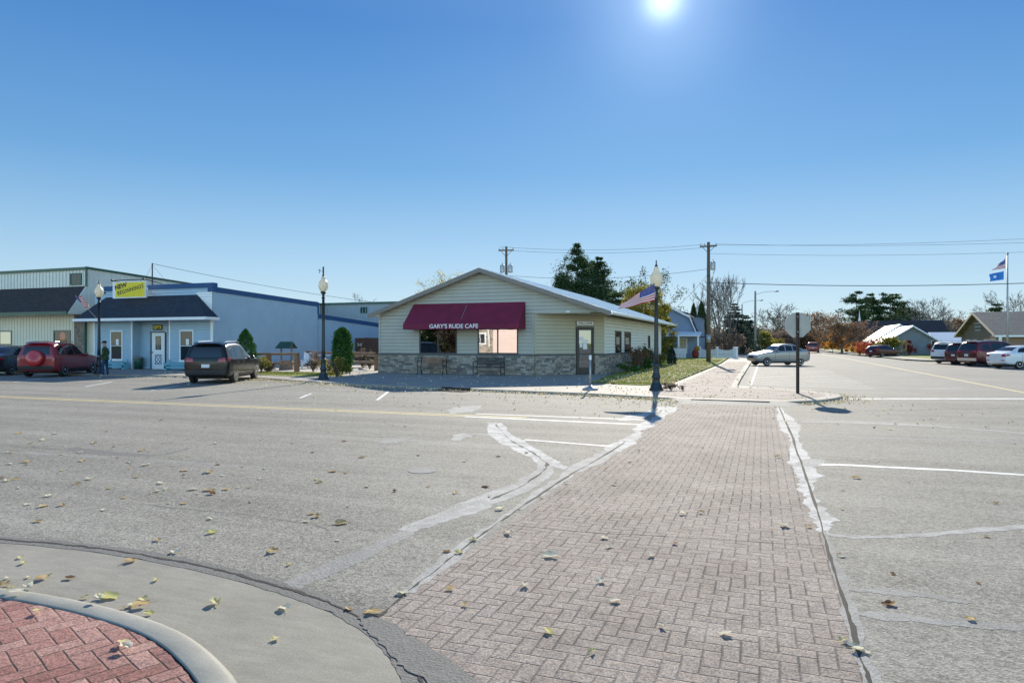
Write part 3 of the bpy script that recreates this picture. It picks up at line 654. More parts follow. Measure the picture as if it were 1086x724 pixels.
def ribs(mb, p0, p1, z0, zt, pitch, opens=(), w=.05, d=.022):
    a = Vector(p0); b = Vector(p1); L = (b-a).length; t = (b-a)/L; n = Vector((t.y, -t.x)); ang = math.atan2(t.y, t.x)
    u = pitch/2
    while u < L:
        z1 = zt(u) if callable(zt) else zt; segs = [(z0, z1)]
        for (o0, o1, oz0, oz1) in opens:
            if o0-.03 < u < o1+.03:
                ns = []
                for q0, q1 in segs:
                    if oz0 > q0: ns.append((q0, oz0))
                    if oz1 < q1: ns.append((oz1, q1))
                segs = ns
        for q0, q1 in segs:
            if q1-q0 > .05:
                c = a+t*u+n*(d/2); mb.obox((c.x, c.y, (q0+q1)/2), (w, d, q1-q0), ang)
        u += pitch
class Wall:     # a frame of reference on a vertical face
    def __init__(s, p0, p1):
        s.a = Vector(p0); s.b = Vector(p1); s.L = (s.b-s.a).length; s.t = (s.b-s.a)/s.L; s.n = Vector((s.t.y, -s.t.x)); s.ang = math.atan2(s.t.y, s.t.x)
    def P(s, u, z, o=0.): q = s.a+s.t*u+s.n*o; return (q.x, q.y, z)
    def box(s, mb, u0, u1, z0, z1, o0, o1):
        c = s.P((u0+u1)/2, (z0+z1)/2, (o0+o1)/2); mb.obox(c, (u1-u0, o1-o0, z1-z0), s.ang)
    def frame(s, mb, u0, u1, z0, z1, w, o0, o1):
        s.box(mb, u0-w, u1+w, z1, z1+w, o0, o1); s.box(mb, u0-w, u1+w, z0-w, z0, o0, o1)
        s.box(mb, u0-w, u0, z0, z1, o0, o1-.002); s.box(mb, u1, u1+w, z0, z1, o0, o1-.002)
    def M4(s, u, z, o):
        p = s.P(u, z, o); return Matrix.Translation(p) @ Matrix.Rotation(s.ang, 4, 'Z') @ Matrix.Rotation(PI/2, 4, 'X')
def M4p(wall, parent, u, z, o):
    off = Vector((0, 0, 0)); q = parent
    while q is not None: off += q.location; q = q.parent
    return Matrix.Translation(-off) @ wall.M4(u, z, o)
def add_window(wl, parent, u0, u1, z0, z1, fmat, gmat, w=.07, name='window', mull=(), rails=(), depth=.05, label=None, sill=False):
    mb = MB(); wl.frame(mb, u0, u1, z0, z1, w, 0.001, depth)
    for q in mull: wl.box(mb, q-.03, q+.03, z0, z1, .001, depth-.004)
    for q in rails: wl.box(mb, u0, u1, q-.02, q+.02, .001, depth-.006)
    if sill: wl.box(mb, u0-w-.04, u1+w+.04, z0-w-.05, z0-w, .001, depth+.05)
    f = mb.build(name, fmat, parent, world=True)
    if label: f['label'] = label
    cuts = [u0] + [q for q in mull] + [u1]
    for i in range(len(cuts)-1):
        mb = MB(); wl.box(mb, cuts[i]+(.03 if i else 0), cuts[i+1]-(.03 if i < len(cuts)-2 else 0), z0, z1, .001, .02)
        mb.build('pane', gmat if isinstance(gmat, str) else gmat[i % len(gmat)], f, world=True)
    return f

# ------------------------------------------------------------------ cafe
G0 = .085
cafe = empty('cafe_building', (-13.3, 32.0, G0), 0, 'sage green gabled cafe with burgundy awning and a stone base on the street corner', 'cafe')
FL_ = (-19.3, 32.0); FR = (-10.55, 32.0); CE = (-7.67, 34.88); SE = (-7.67, 56.0)
RZP, XP = 5.42, -13.29; EL, ER = (-19.72, 3.18), (-6.6, 3.15)
def roofz(x): return RZP - (XP-x)*(RZP-EL[1])/(XP-EL[0]) if x < XP else RZP - (x-XP)*(RZP-ER[1])/(ER[0]-XP)
mb = MB()
mb.prism([(-19.29, 32.02), (-10.56, 32.02), (-7.69, 34.89), (-7.69, 55.9), (-19.29, 55.9)], 0, 3.1)
# gable core
for y0, y1 in ((32.02, 32.3), (55.7, 55.9)):
    P = [(-19.29, 3.1), (-7.69, 3.1), (-7.69, roofz(-7.69)-.16), (XP, RZP-.14), (-19.29, roofz(-19.29)-.16)]
    n = 5; mb.add([(x, y0, z) for x, z in P] + [(x, y1, z) for x, z in P], [(0, 1, 2, 3, 4), (9, 8, 7, 6, 5)] + [(i, 5+i, 5+(i+1) % 5, (i+1) % 5) for i in range(5)])
mb.build('wall', 'siding_green', cafe, world=True)
w1 = Wall(FL_, FR); wc = Wall(FR, CE); ws = Wall(CE, SE)
uL = lambda x: x-FL_[0]
W1 = (uL(-16.87), uL(-14.72), 1.12, 2.75); W2 = (uL(-13.55), uL(-11.38), 1.12, 2.75)
mb = MB(); laps(mb, FL_, FR, 1.12, 3.12, .18, opens=[W1, W2])
def gspan(z):
    if z > RZP-.2: return None
    zz = z+.16; xl = EL[0] + (zz-EL[1])*(XP-EL[0])/(RZP-EL[1]); xr = ER[0] - (zz-ER[1])*(ER[0]-XP)/(RZP-ER[1])
    return (max(xl, -19.3)-FL_[0], min(xr, -7.2)-FL_[0])
laps(mb, FL_, (-7.2, 32.0), 3.12, 5.3, .18, span=gspan)
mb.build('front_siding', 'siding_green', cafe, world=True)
mb = MB(); mb.box(-10.5, -7.2, 32.0, 32.02, 3.12, 3.2); wsf = mb
mb.add([(-10.7, 32.02, 3.10), (-6.9, 32.02, 3.10), (-6.9, 35.2, 3.10), (-7.8, 35.2, 3.10)], [(0, 1, 2, 3)])
mb.box(-7.25, -7.15, 32.0, 32.1, 3.12, 3.3)
mb.build('soffit', 'siding_tan', cafe, world=True)
D0, D1 = 1.69*1.414, 2.40*1.414
mb = MB(); laps(mb, FR, CE, 1.12, 3.09, .18, opens=[(D0-.05, D1+.05, 0, 2.62)]); 
wc.box(mb, 0.0, .10, G0, 3.09, .003, .028)
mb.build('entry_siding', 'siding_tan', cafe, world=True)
SW = [(37.57, 39.3, .98, 2.36), (40.3, 42.3, .98, 2.34), (49.2, 50.1, 1.3, 2.2)]
so_ = [(a-34.88, b-34.88, c, d) for a, b, c, d in SW]
mb = MB(); laps(mb, CE, SE, .35, 3.0, .18, opens=[(0, 9.2, 0, 1.1)] + so_)
ws.box(mb, -.01, .09, 1.1, 3.05, .003, .03)
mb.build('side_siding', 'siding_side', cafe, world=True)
# stone base with its cap
mb = MB(); w1.box(mb, -.03, w1.L+.03, G0-.1, 1.05, .001, .09); wc.box(mb, .03, D0-.06, G0-.1, 1.05, .001, .09)
wc.box(mb, D1+.06, wc.L+.05, G0-.1, 1.05, .001, .09); ws.box(mb, -.03, 9.2, G0-.1, 1.05, .001, .09)
mb.build('stone_base', 'stone', cafe, world=True)
mb = MB(); w1.box(mb, -.05, w1.L+.04, 1.052, 1.12, .001, .13); wc.box(mb, .05, D0-.06, 1.052, 1.12, .001, .125); wc.box(mb, D1+.06, wc.L+.06, 1.052, 1.12, .001, .125); ws.box(mb, -.03, 9.25, 1.052, 1.12, .001, .13)
mb.build('stone_cap', 'stonecap', cafe, world=True)
for q_ in ((-.02, .08), (w1.L-.1, w1.L)): mb = MB(); w1.box(mb, *q_, 1.12, 3.12, .002, .045); mb.build('corner_board', 'siding_green', cafe, world=True)
# roof planes, fascia, gutter
def roofpart(pts, th, name, mat, parent, label=None):
    mb = MB(); mb.slab(pts, th); return mb.build(name, mat, parent, world=True)
Y0, Y1 = 31.5, 56.4
roofpart([(EL[0], Y0, EL[1]), (XP, Y0, RZP), (XP, Y1, RZP), (EL[0], Y1, EL[1])], .05, 'roof', 'roofmetal', cafe)
rr_ = roofpart([(XP, Y0, RZP+.002), (ER[0], Y0, ER[1]), (ER[0], Y1, ER[1]), (XP, Y1, RZP+.002)], .05, 'roof', 'roofmetal', cafe)
mb = MB()
for i in range(1, 60):                       # standing seams
    y = Y0 + i*(Y1-Y0)/60
    mb.tube([(XP, y, RZP+.012), (ER[0], y, ER[1]+.012)], .012, 4)
mb.build('roof_seams', 'roofmetal', cafe, world=True)
mb = MB()
for (x0, z0, x1, z1) in ((EL[0], EL[1], XP, RZP), (XP, RZP, ER[0], ER[1])):
    for y, dz in ((Y0-.02, .20),):
        P = [(x0, z0+.015), (x1, z1+.015), (x1, z1-dz), (x0, z0-dz)]
        mb.add([(x, y, z) for x, z in P] + [(x, y+.03, z) for x, z in P], [(0, 1, 2, 3), (7, 6, 5, 4), (0, 4, 5, 1), (1, 5, 6, 2), (2, 6, 7, 3), (3, 7, 4, 0)])
mb.build('fascia', 'taupe', cafe, world=True)
mb = MB()
for (x0, z0, x1, z1) in ((EL[0], EL[1], XP, RZP), (XP, RZP, ER[0], ER[1])):
    mb.slab([(x0, Y0, z0-.14), (x0, 32.02, z0-.14), (x1, 32.02, z1-.14), (x1, Y0, z1-.14)], .012)
    xa = x0 if x0 < XP-1 else x1
    za = z0 if x0 < XP-1 else z1
mb.slab([(ER[0], Y0, ER[1]-.08), (-7.7, Y0, ER[1]+.02), (-7.7, Y1, ER[1]+.02), (ER[0], Y1, ER[1]-.08)], .012)
mb.build('soffit', 'siding_tan', cafe, world=True)
mb = MB(); mb.box(ER[0]-.01, ER[0]+.10, Y0-.01, Y1, ER[1]-.13, ER[1]-.02); mb.build('gutter', 'roofmetal', cafe, world=True)
mb = MB(); mb.box(-7.66, -7.56, 55.3, 55.4, .2, 3.0); mb.build('downspout', 'white', cafe, world=True)
# windows
um = (W1[0]+W1[1])/2
add_window(w1, cafe, W1[0]+.06, W1[1]-.06, W1[2]+.06, W1[3]-.06, 'darkframe', 'dimglass', .06, mull=(um,), label='wide dark window left of centre under the awning')
um = (W2[0]+W2[1])/2
add_window(w1, cafe, W2[0]+.06, W2[1]-.06, W2[2]+.06, W2[3]-.06, 'darkframe', 'mirrorglass', .06, mull=(um,), label='wide window with bright reflections right of centre under the awning')
for a, b, c, d in so_[:2]:
    f = add_window(ws, cafe, a+.06, b-.06, c+.06, d-.06, 'darkframe', 'glass', .06)
    mb = MB(); ws.box(mb, a+.3, b-.5, c+.6, d-.35, .021, .026); mb.build('window_poster', 'palewood', f, world=True)
a, b, c, d = so_[2]; add_window(ws, cafe, a+.06, b-.06, c+.06, d-.06, 'darkframe', 'glass', .06, label='small high side window')
mb = MB(); ws.box(mb, 19.6, 20.8, .3, 2.5, .02, .06); mb.build('side_door', 'white', cafe, world=True)
# door
mb = MB(); wc.frame(mb, D0+.06, D1-.06, G0, 2.42, .07, .0, .07); wc.box(mb, D0+.06, D1-.06, G0, .42, .03, .06)
for q in (D0+.06, D1-.14): wc.box(mb, q, q+.08, .42, 2.42, .03, .058)
wc.box(mb, D0+.06, D1-.06, 2.32, 2.42, .03, .06); wc.box(mb, D0+.06, D1-.06, 1.08, 1.14, .03, .06)
dr = mb.build('door', 'darkframe', cafe, world=True)
mb = MB(); wc.box(mb, D0+.14, D1-.14, .42, 2.32, .03, .04); mb.build('pane', 'dimglass', dr, world=True)
mb = MB(); mb.tube([wc.P(D0+.2, 1.0, .062), wc.P(D0+.2, 1.0, .12), wc.P(D0+.2, 1.35, .12), wc.P(D0+.2, 1.35, .062)], .012, 6); mb.build('handle', 'steel', dr, world=True)
mb = MB(); wc.box(mb, D0+.16, D0+.42, 1.75, 1.98, .042, .046); wc.box(mb, D0+.36, D0+.68, 1.66, 1.85, .047, .050); wc.box(mb, D0+.38, D0+.62, 1.35, 1.64, .042, .046)
wc.box(mb, D0+.18, D0+.34, 1.45, 1.70, .042, .046)
mb.build('notice', 'white', dr, world=True)
mb = MB(); wc.box(mb, D0-.02, D1+.02, 2.56, 2.80, .018, .06); sg = mb.build('sign_plate', 'white', cafe, world=True)
mb = MB(); wc.frame(mb, D0-.0, D1, 2.575, 2.785, .025, .02, .066); mb.build('sign_frame', 'darkframe', sg, world=True)
text('lettering', 'WELCOME', .17, 'blackpaint', sg, M4p(wc, sg, (D0+D1)/2, 2.68, .062), .003)
# awning
mb = MB(); ax0, ax1 = -17.28, -10.98; ay = 30.95
A = [(ax0+.1, 31.98, 3.72), (ax1-.02, 31.98, 3.72), (ax1, ay, 2.62), (ax0, ay, 2.62), (ax0, ay, 2.36), (ax1, ay, 2.36)]
nu = 26; vs = []; fs = []
for i in range(nu+1):
    u = i/nu; sag = -.045*abs(math.sin(u*PI*5))**.8
    for k in range(6):
        v = k/5; x = (A[0][0]*(1-u)+A[1][0]*u)*(1-v) + (A[3][0]*(1-u)+A[2][0]*u)*v
        vs.append((x, 31.98+(ay-31.98)*v, 3.72+(2.62-3.72)*v + sag*math.sin(v*PI)))
    x = A[3][0]*(1-u)+A[2][0]*u; vs.append((x, ay-.004, 2.36+.008*math.sin(i*1.7)))
for i in range(nu):
    for k in range(6): fs.append((i*7+k, i*7+k+1, (i+1)*7+k+1, (i+1)*7+k))
mb.add(vs, fs)
for xx, xt in ((ax0, ax0+.1), (ax1, ax1-.02)): mb.add([(xt, 31.98, 3.72), (xx, ay, 2.62), (xx, ay, 2.36), (xx, 31.98, 2.36)], [(0, 1, 2, 3)])
aw = mb.build('awning', 'awning', cafe, world=True)
md = aw.modifiers.new('thick', 'SOLIDIFY'); md.thickness = .006
mb = MB()
for q in (ax0+.03, (ax0+ax1)/2, ax1-.03):
    mb.tube([(q, 31.95, 3.66), (q, ay+.03, 2.6), (q, ay+.03, 2.40), (q, 31.95, 2.40)], .014, 5)
mb.tube([(ax0+.03, ay+.03, 2.40), (ax1-.03, ay+.03, 2.40)], .014, 5); mb.build('awning_frame', 'steel', aw, world=True)
text('lettering', "GARY'S RUDE CAFE", .29, 'letter', aw, M4p(Wall((-17.28, ay-.012), (-10.98, ay-.012)), aw, 2.85, 2.50, .008), .003, 1.06, bold=.004)
mb = MB(); mb.box(-8.9, -8.7, 31.9, 32, 3.14, 3.22); mb.build('entry_light', 'white', cafe, world=True)

# benches
def bench(loc, W, rz, label, metal):
    r = empty('bench', loc, rz, label, 'bench', 'benches outside the cafe')
    if metal:
        mb = MB()
        for i in range(9): mb.box(-W/2+.04, W/2-.04, -.24+i*.052, -.21+i*.052, .42, .432)
        mb.build('seat', 'iron', r); mb = MB()
        for i in range(8): mb.box(-W/2+.04, W/2-.04, .22+.02*i*.3, .232+.02*i*.3, .50+i*.048, .534+i*.048)
        mb.build('backrest', 'iron', r)
        for s in (-1, 1):
            mb = MB(); x = s*(W/2-.02)
            mb.tube([(x, -.26, 0), (x, -.26, .64), (x, .2, .66), (x, .24, .9)], .022, 6); mb.tube([(x, .22, 0), (x, .22, .66)], .022, 6); mb.tube([(x, -.26, .42), (x, .22, .42)], .018, 5)
            mb.build('leg', 'iron', r)
    else:
        mb = MB()
        for i in range(5): mb.box(-W/2+.06, W/2-.06, -.22+i*.095, -.145+i*.095, .42, .45)
        mb.build('seat', 'wood', r); mb = MB()
        for i in range(3): mb.box(-W/2+.06, W/2-.06, .25+i*.03, .275+i*.03, .52+i*.11, .60+i*.11)
        mb.build('backrest', 'wood', r)
        for s in (-1, 1):
            mb = MB(); x = s*(W/2-.04)
            mb.tube([(x, -.34, 0), (x, -.26, .12), (x, -.20, .30), (x, -.26, .44), (x, -.29, .62), (x, -.22, .70), (x, -.05, .68), (x, .2, .66)], [.03, .03, .028, .028, .026, .026, .024, .024], 6)
            mb.tube([(x, .36, 0), (x, .25, .15), (x, .22, .42), (x, .26, .62), (x, .36, .92)], [.03, .03, .028, .026, .022], 6)
            mb.tube([(x, -.22, .30), (x, 0, .36), (x, .22, .30)], .02, 5); mb.tube([(x, -.25, .43), (x, .22, .43)], .022, 5)
            mb.build('leg', 'iron', r)
    return r
bench((-15.75, 31.2, G0), 1.45, .10, 'wood slat bench with curly black iron ends under the left cafe window', False)
bench((-12.55, 31.0, G0), 1.5, -.02, 'plain black metal bench under the right cafe window', True)
# ash post
c = gp(626, 413.5, .085)
r = empty('ashtray_post', (c[0], c[1], .09), 0, 'slim grey smokers post with a white top on a round base before the cafe door', 'ashtray')
mb = MB(); mb.smooth = True; mb.lathe([(.26, 0), (.27, .03), (.22, .07), (.10, .11), (.05, .16)], 18); mb.build('base', 'steel', r)
mb = MB(); mb.smooth = True; mb.lathe([(.035, .14), (.035, 1.02)], 12); mb.build('post', 'steel', r)
mb = MB(); mb.smooth = True; mb.lathe([(.045, 1.02), (.05, 1.04), (.045, 1.15), (.03, 1.18)], 12); mb.build('cap', 'white', r)
# storm drain
mb = MB(); mb.box(-10.75, -9.45, 22.05, 22.10, .005, .10); 
dn = empty('storm_drain', (-10.1, 21.95, 0), rad(-12), 'dark storm drain opening in the kerb before the cafe', 'storm drain')
mb = MB(); mb.box(-.62, .62, -.08, -.03, .015, .12); mb.build('opening', 'crack', dn)
mb = MB(); mb.box(-.62, .62, -.55, -.10, .004, .016)
for i in range(12): mb.box(-.58+i*.1, -.53+i*.1, -.52, -.13, .016, .03)
mb.build('grate', 'iron', dn)

# ------------------------------------------------------------------ metal building on the left
mbd = empty('metal_building', (-46, 31.0, G0), 0, 'tall cream ribbed building with green trim and dark shingle canopy at the far left', 'building')
X1 = -39.7; X0 = -66; HT = 6.4
mb = MB(); mb.prism([(X0, 31.02), (X1, 31.02), (X1, 55), (X0, 55)], 0, 5.4)
P = [(X0, 31.02, 5.4), (X1, 31.02, 5.4), (X1, 55, 5.4), (X0, 55, 5.4), (X0, 31.02, HT-.03), (X1, 31.02, HT-.03)]
mb.add(P, [(0, 1, 5, 4), (4, 5, 2, 3), (1, 2, 5), (0, 4, 3)]); mb.build('wall', 'metalsiding', mbd, world=True)
wf = Wall((X0, 31.0), (X1, 31.0)); wsd = Wall((X1, 31.0), (X1, 55)); 
U = lambda x: x-X0
opU = (U(xat(75.5, 31)), U(xat(86, 31)), 5.35, 6.05)
mb = MB(); ribs(mb, (X0, 31), (X1, 31), 5.2, HT-.12, .3, [opU]); mb.build('upper_siding', 'metalsiding', mbd, world=True)
oA = (U(xat(-12, 31)), U(xat(12, 31)), 1.55, 2.45); oB = (U(xat(58, 31)), U(xat(74.5, 31)), 1.55, 2.45)
mb = MB(); wf.box(mb, 0, U(X1)-.9, 1.5, 3.45, .001, .012); ribs(mb, (X0, 31-.012), (X1-.9, 31-.012), 1.5, 3.4, .28, [oA, oB]); mb.build('lower_siding', 'metalcream', mbd, world=True)
mb = MB(); ribs(mb, (X1, 31), (X1, 55), 2, lambda u: HT-.15-u*(HT-5.4)/24, .3); mb.build('side_siding', 'metalsiding', mbd, world=True)
mb = MB(); wf.box(mb, 0, U(X1)+.05, HT-.14, HT+.02, .001, .10); wf.box(mb, U(X1)-.08, U(X1)+.06, 5.2, HT-.14, .001, .06)
mb.slab([(X1+.08, 30.9, HT+.04), (X1+.08, 55, 5.44), (X1-.05, 55, 5.44), (X1-.05, 30.9, HT+.04)], .14)
mb.build('trim', 'green_trim', mbd, world=True)
add_window(wf, mbd, opU[0], opU[1], opU[2]+.02, opU[3]-.05, 'green_trim', 'glass', .06, label='small dark upper window')
add_window(wf, mbd, oA[0], oA[1], 1.6, 2.4, 'taupe', 'dimglass', .08, mull=((oA[0]+oA[1])/2,), label='low window at the left edge')
f = add_window(wf, mbd, oB[0], oB[1], 1.6, 2.4, 'taupe', 'glass', .08, label='low window with a red and orange display')
mb = MB(); wf.box(mb, oB[0]+.1, oB[1]-.3, 1.6, 1.85, .021, .03); mb.build('window_poster', 'orangeleaf', f, world=True)
mb = MB(); c = wf.P(oB[0]+.75, 2.1, .025); mb.lathe([(0, 0), (.26, 0), (.26, .01), (0, .01)], 16, c, 'Y'); mb.build('window_poster', 'redlight', f, world=True)
mb = MB(); wf.box(mb, 0, U(X1)-.9, 0, 1.5, .001, .09); mb.build('stone_base', 'stone', mbd, world=True)
mb = MB(); wf.box(mb, U(X1)-.9, U(X1)-.06, 0, 3.42, .001, .16); mb.build('stone_pillar', 'fieldstone', mbd, world=True)
mb = MB(); wf.box(mb, U(X1)-.06, U(X1)+.03, 0, 3.42, .001, .17); mb.build('downspout', 'green_trim', mbd, world=True)
# canopy
mb = MB(); mb.slab([(X0, 29.75, 3.55), (X1-.02, 29.75, 3.55), (X1-.02, 30.98, 5.22), (X0, 30.98, 5.22)], .10); mb.build('canopy', 'shingle_dark', mbd, world=True)
mb = MB(); mb.slab([(X1, 29.72, 3.45), (X1, 31.0, 3.45), (X1, 31.0, 5.28)], .05); mb.build('canopy_cheek', 'metalsiding', mbd, world=True)
mb = MB(); mb.box(X0, X1-.01, 29.66, 29.78, 3.42, 3.60); mb.build('canopy_fascia', 'green_trim', mbd, world=True)
mb = MB(); mb.box(X0, X1-.06, 29.78, 31, 3.43, 3.46); mb.build('canopy_soffit', 'metalcream', mbd, world=True)
mb = MB(); mb.box(X1-.01, X1+.66, 31.1, 31.4, 0, 3.9); mb.build('corner_panel', 'metalcream', mbd, world=True)
# rear wing, seen over the blue shop
rw = empty('rear_warehouse', (-30, 55, 0), 0, 'pale grey building with dark green roof edge behind the blue shop and cafe', 'building')
mb = MB(); mb.prism([(-41, 55.3), (-21, 55.3), (-21, 68), (-41, 68)], 0, 5.35); mb.build('wall', 'greymetal', rw, world=True)
mb = MB(); ribs(mb, (-41, 55.3), (-21, 55.3), .2, 5.2, .3); mb.build('ribbed_siding', 'greymetal', rw, world=True)
mb = MB(); mb.box(-41.1, -20.9, 55.1, 68.1, 5.3, 5.46); mb.build('roof', 'green_trim', rw, world=True)
wr = Wall((-41, 55.3), (-21, 55.3)); uu = xat(386, 55.3)+41
add_window(wr, rw, uu-.3, uu+.3, 4.5, 4.95, 'green_trim', 'glass', .06)

# ------------------------------------------------------------------ blue shop
sh = empty('blue_shop', (-34.5, 31.0, G0), 0, 'light blue sided shop with slate canopy, white door and blue parapet', 'shop')
BX0, BX1 = -39.06, -29.7
rx0, rx1 = -35.84, -32.95
mb = MB(); mb.prism([(BX0, 31.02), (rx0, 31.02), (rx0, 31.55), (rx1, 31.55), (rx1, 31.02), (BX1-.01, 31.02), (BX1-.01, 40.9), (BX0, 40.9)], 0, 3.6)
mb.prism([(BX0, 31.02), (BX1-.01, 31.02), (BX1-.01, 40.9), (BX0, 40.9)], 3.6, 4.6)
mb.prism([(BX0+1.0, 31.02), (BX1-.01, 31.02), (BX1-.01, 31.4), (BX0+1.0, 31.4)], 4.6, 5.1)
mb.build('wall', 'siding_blue', sh, world=True)
mb = MB(); mb.prism([(BX0, 40.95), (BX1-.01, 40.95), (BX1-.01, 52.0), (BX0, 52.0)], 0, 3.3); mb.build('rear_wing', 'siding_blue', sh, world=True)
wa = Wall((BX0, 31), (rx0, 31)); wb = Wall((rx1, 31), (BX1, 31)); wd = Wall((rx0, 31.53), (rx1, 31.53))
wl_ = (xat(117.6, 31)-BX0, xat(130.4, 31)-BX0, .62, 2.42); wr_ = (xat(191, 31)-rx1, xat(205.6, 31)-rx1, .60, 2.42)
mb = MB(); laps(mb, (BX0, 31), (rx0, 31), G0, 3.2, .155, opens=[wl_], lip=.022); laps(mb, (rx1, 31), (BX1, 31), G0, 3.2, .155, opens=[wr_])
laps(mb, (rx0, 31.53), (rx1, 31.53), G0, 3.2, .155, opens=[(xat(159.5, 31.53)-rx0, xat(177, 31.53)-rx0, 0, 2.42)])
laps(mb, (rx0, 31.0), (rx0, 31.53), G0, 3.2, .155); laps(mb, (BX0+1.0, 31), (BX1, 31), 4.3, 4.86, .155)
mb.build('front_siding', 'siding_blue', sh, world=True)
mb = MB(); laps(mb, (BX1, 31), (BX1, 40.9), G0, 4.9, .155, lip=.016, span=lambda z: (0, min(9.9, max(0, (4.62-z)/.035))) if z > 4.27 else (0, 9.9))
laps(mb, (BX1, 40.97), (BX1, 52), G0, 3.66, .155, lip=.016, span=lambda z: (0, min(11.0, max(0, (3.5-z)/.055))) if z > 2.89 else (0, 11.0))
mb.build('side_siding', 'siding_blue', sh, world=True)
mb = MB()
def band(y0, z0, y1, z1, h, o=.06): mb.add([(BX1-.02, y0, z0-h), (BX1-.02, y1, z1-h), (BX1-.02, y1, z1), (BX1-.02, y0, z0), (BX1+o, y0, z0-h), (BX1+o, y1, z1-h), (BX1+o, y1, z1), (BX1+o, y0, z0)], [(0,1,2,3),(4,5,6,7),(0,1,5,4),(1,2,6,5),(2,3,7,6),(3,0,4,7)])
band(31.3, 4.90, 40.95, 4.55, .30); band(40.98, 3.72, 52.05, 3.12, .30); band(40.85, 4.55, 41.0, 4.54, .85, .05)
mb.box(BX0+.9, BX1+.06, 30.93, 31.3, 4.86, 5.14); mb.box(BX1-.30, BX1+.07, 30.92, 31.32, 4.62, 4.88)
mb.build('parapet_trim', 'blue_trim', sh, world=True)
mb = MB(); mb.slab([(BX1, 31.4, 4.86), (BX1, 40.9, 4.5), (BX0, 40.9, 4.5), (BX0, 31.4, 4.86)], .06); mb.slab([(BX1, 41, 3.68), (BX1, 52, 3.08), (BX0, 52, 3.08), (BX0, 41, 3.68)], .06); mb.build('roof', 'shingle_dark', sh, world=True)
mb = MB()                                                   # hipped canopy
A = [(-39.55, 30.0, 3.12), (-29.25, 30.0, 3.12), (-30.85, 31.0, 4.5), (-38.0, 31.0, 4.5)]
mb.slab(A, .05); mb.slab([(-29.25, 30.0, 3.12), (-29.25, 31.0, 3.12), (-30.85, 31.0, 4.5)], .05); mb.slab([(-39.55, 31.0, 3.12), (-39.55, 30.0, 3.12), (-38.0, 31.0, 4.5)], .05)
mb.build('canopy', 'shingle_navy', sh, world=True)
mb = MB(); mb.box(-39.6, -29.2, 29.94, 30.04, 2.98, 3.14); mb.box(-29.28, -29.2, 30.04, 31.0, 2.98, 3.14); mb.box(-39.6, -39.52, 30.04, 31.0, 2.98, 3.14)
mb.box(-39.5, -29.3, 30.04, 31.0, 3.0, 3.03)
mb.build('fascia', 'white', sh, world=True)
for w__, a_, b_ in ((wa, wa.L-.1, wa.L), (wb, 0, .1), (wb, wb.L-.12, wb.L+.045), (wa, 0, .1)): mb = MB(); w__.box(mb, a_, b_, G0, 3.0, .003, .05); mb.build('corner_board', 'white', sh, world=True)
mb = MB()
mb.slab([(-30.85, 30.97, 4.5), (-29.72, 30.97, 3.45), (-29.72, 30.97, 4.62), (-30.85, 30.97, 4.62)], .02)
mb.build('canopy_cheek', 'white', sh, world=True)
for wl, o in ((wa, wl_), (wb, wr_)):
    f = add_window(wl, sh, o[0]+.07, o[1]-.07, o[2]+.07, o[3]-.07, 'white', 'glass', .08, rails=(1.5,), sill=True)
    mb = MB(); wl.box(mb, (o[0]+o[1])/2-.05, (o[0]+o[1])/2+.17, 1.55, 1.9, .021, .025); mb.build('notice', 'white', f, world=True)
dd0, dd1 = xat(161.5, 31.53)-rx0, xat(175.3, 31.53)-rx0
mb = MB(); wd.frame(mb, dd0, dd1, G0, 2.28, .07, .0, .05); dfr = mb.build('door_frame', 'darkframe', sh, world=True)
mb = MB(); wd.box(mb, dd0, dd1, G0, 2.28, .0, .035); dr = mb.build('door', 'white', sh, world=True)
dm = (dd0+dd1)/2
mb = MB(); wd.box(mb, dm-.22, dm+.22, 1.25, 2.08, .036, .040); dp = mb.build('pane', 'glass', dr, world=True)
mb = MB(); wd.box(mb, dm-.10, dm-.05, 1.27, 2.0, .041, .044); wd.box(mb, dm+.04, dm+.09, 1.27, 2.0, .041, .044); mb.build('curtain', 'palewood', dr, world=True)
mb = MB()
for s in (-1, 1):
    for z in (.45, .80):
        pass
def bar(wl, mb, u0, z0, u1, z1, w=.03, o=.045):
    a = Vector(wl.P(u0, z0, o)); b = Vector(wl.P(u1, z1, o)); mb.tube([a, b], w/2, 4)
for (a, b, c, d) in ((-.24, .40, .24, .95), (.24, .40, -.24, .95), (-.24, .40, .24, .40), (-.24, .95, .24, .95), (-.24, .40, -.24, .95), (.24, .40, .24, .95), (-.24, .68, 0, .40), (0, .40, .24, .68), (.24, .68, 0, .95), (0, .95, -.24, .68)):
    bar(wd, mb, dm+a, b, dm+c, d)
mb.build('lattice', 'blue_trim', dr, world=True)
mb = MB(); mb.smooth = True; mb.lathe([(.03, 0), (.04, .03), (.02, .06)], 10, wd.P(dd0+.08, 1.1, .09), 'Y'); mb.build('handle', 'iron', dr, world=True)
mb = MB(); wd.box(mb, dm-.42, dm+.32, 2.45, 2.78, .01, .06); s2 = mb.build('sign_plate', 'blackpaint', sh, world=True)
text('lettering', 'GIFTS', .27, 'yellow_sign', s2, M4p(wd, s2, dm-.05, 2.61, .062), .003, .95, bold=.008)
mb = MB(); mb.tube([wd.P(dd1+.3, 2.45, .0), wd.P(dd1+.3, 2.5, .14), wd.P(dd1+.3, 2.42, .2)], .025, 6); mb.lathe([(.05, 0), (.06, .05), (.03, .12)], 10, wd.P(dd1+.3, 2.32, .2)); mb.build('wall_lamp', 'white', sh, world=True)
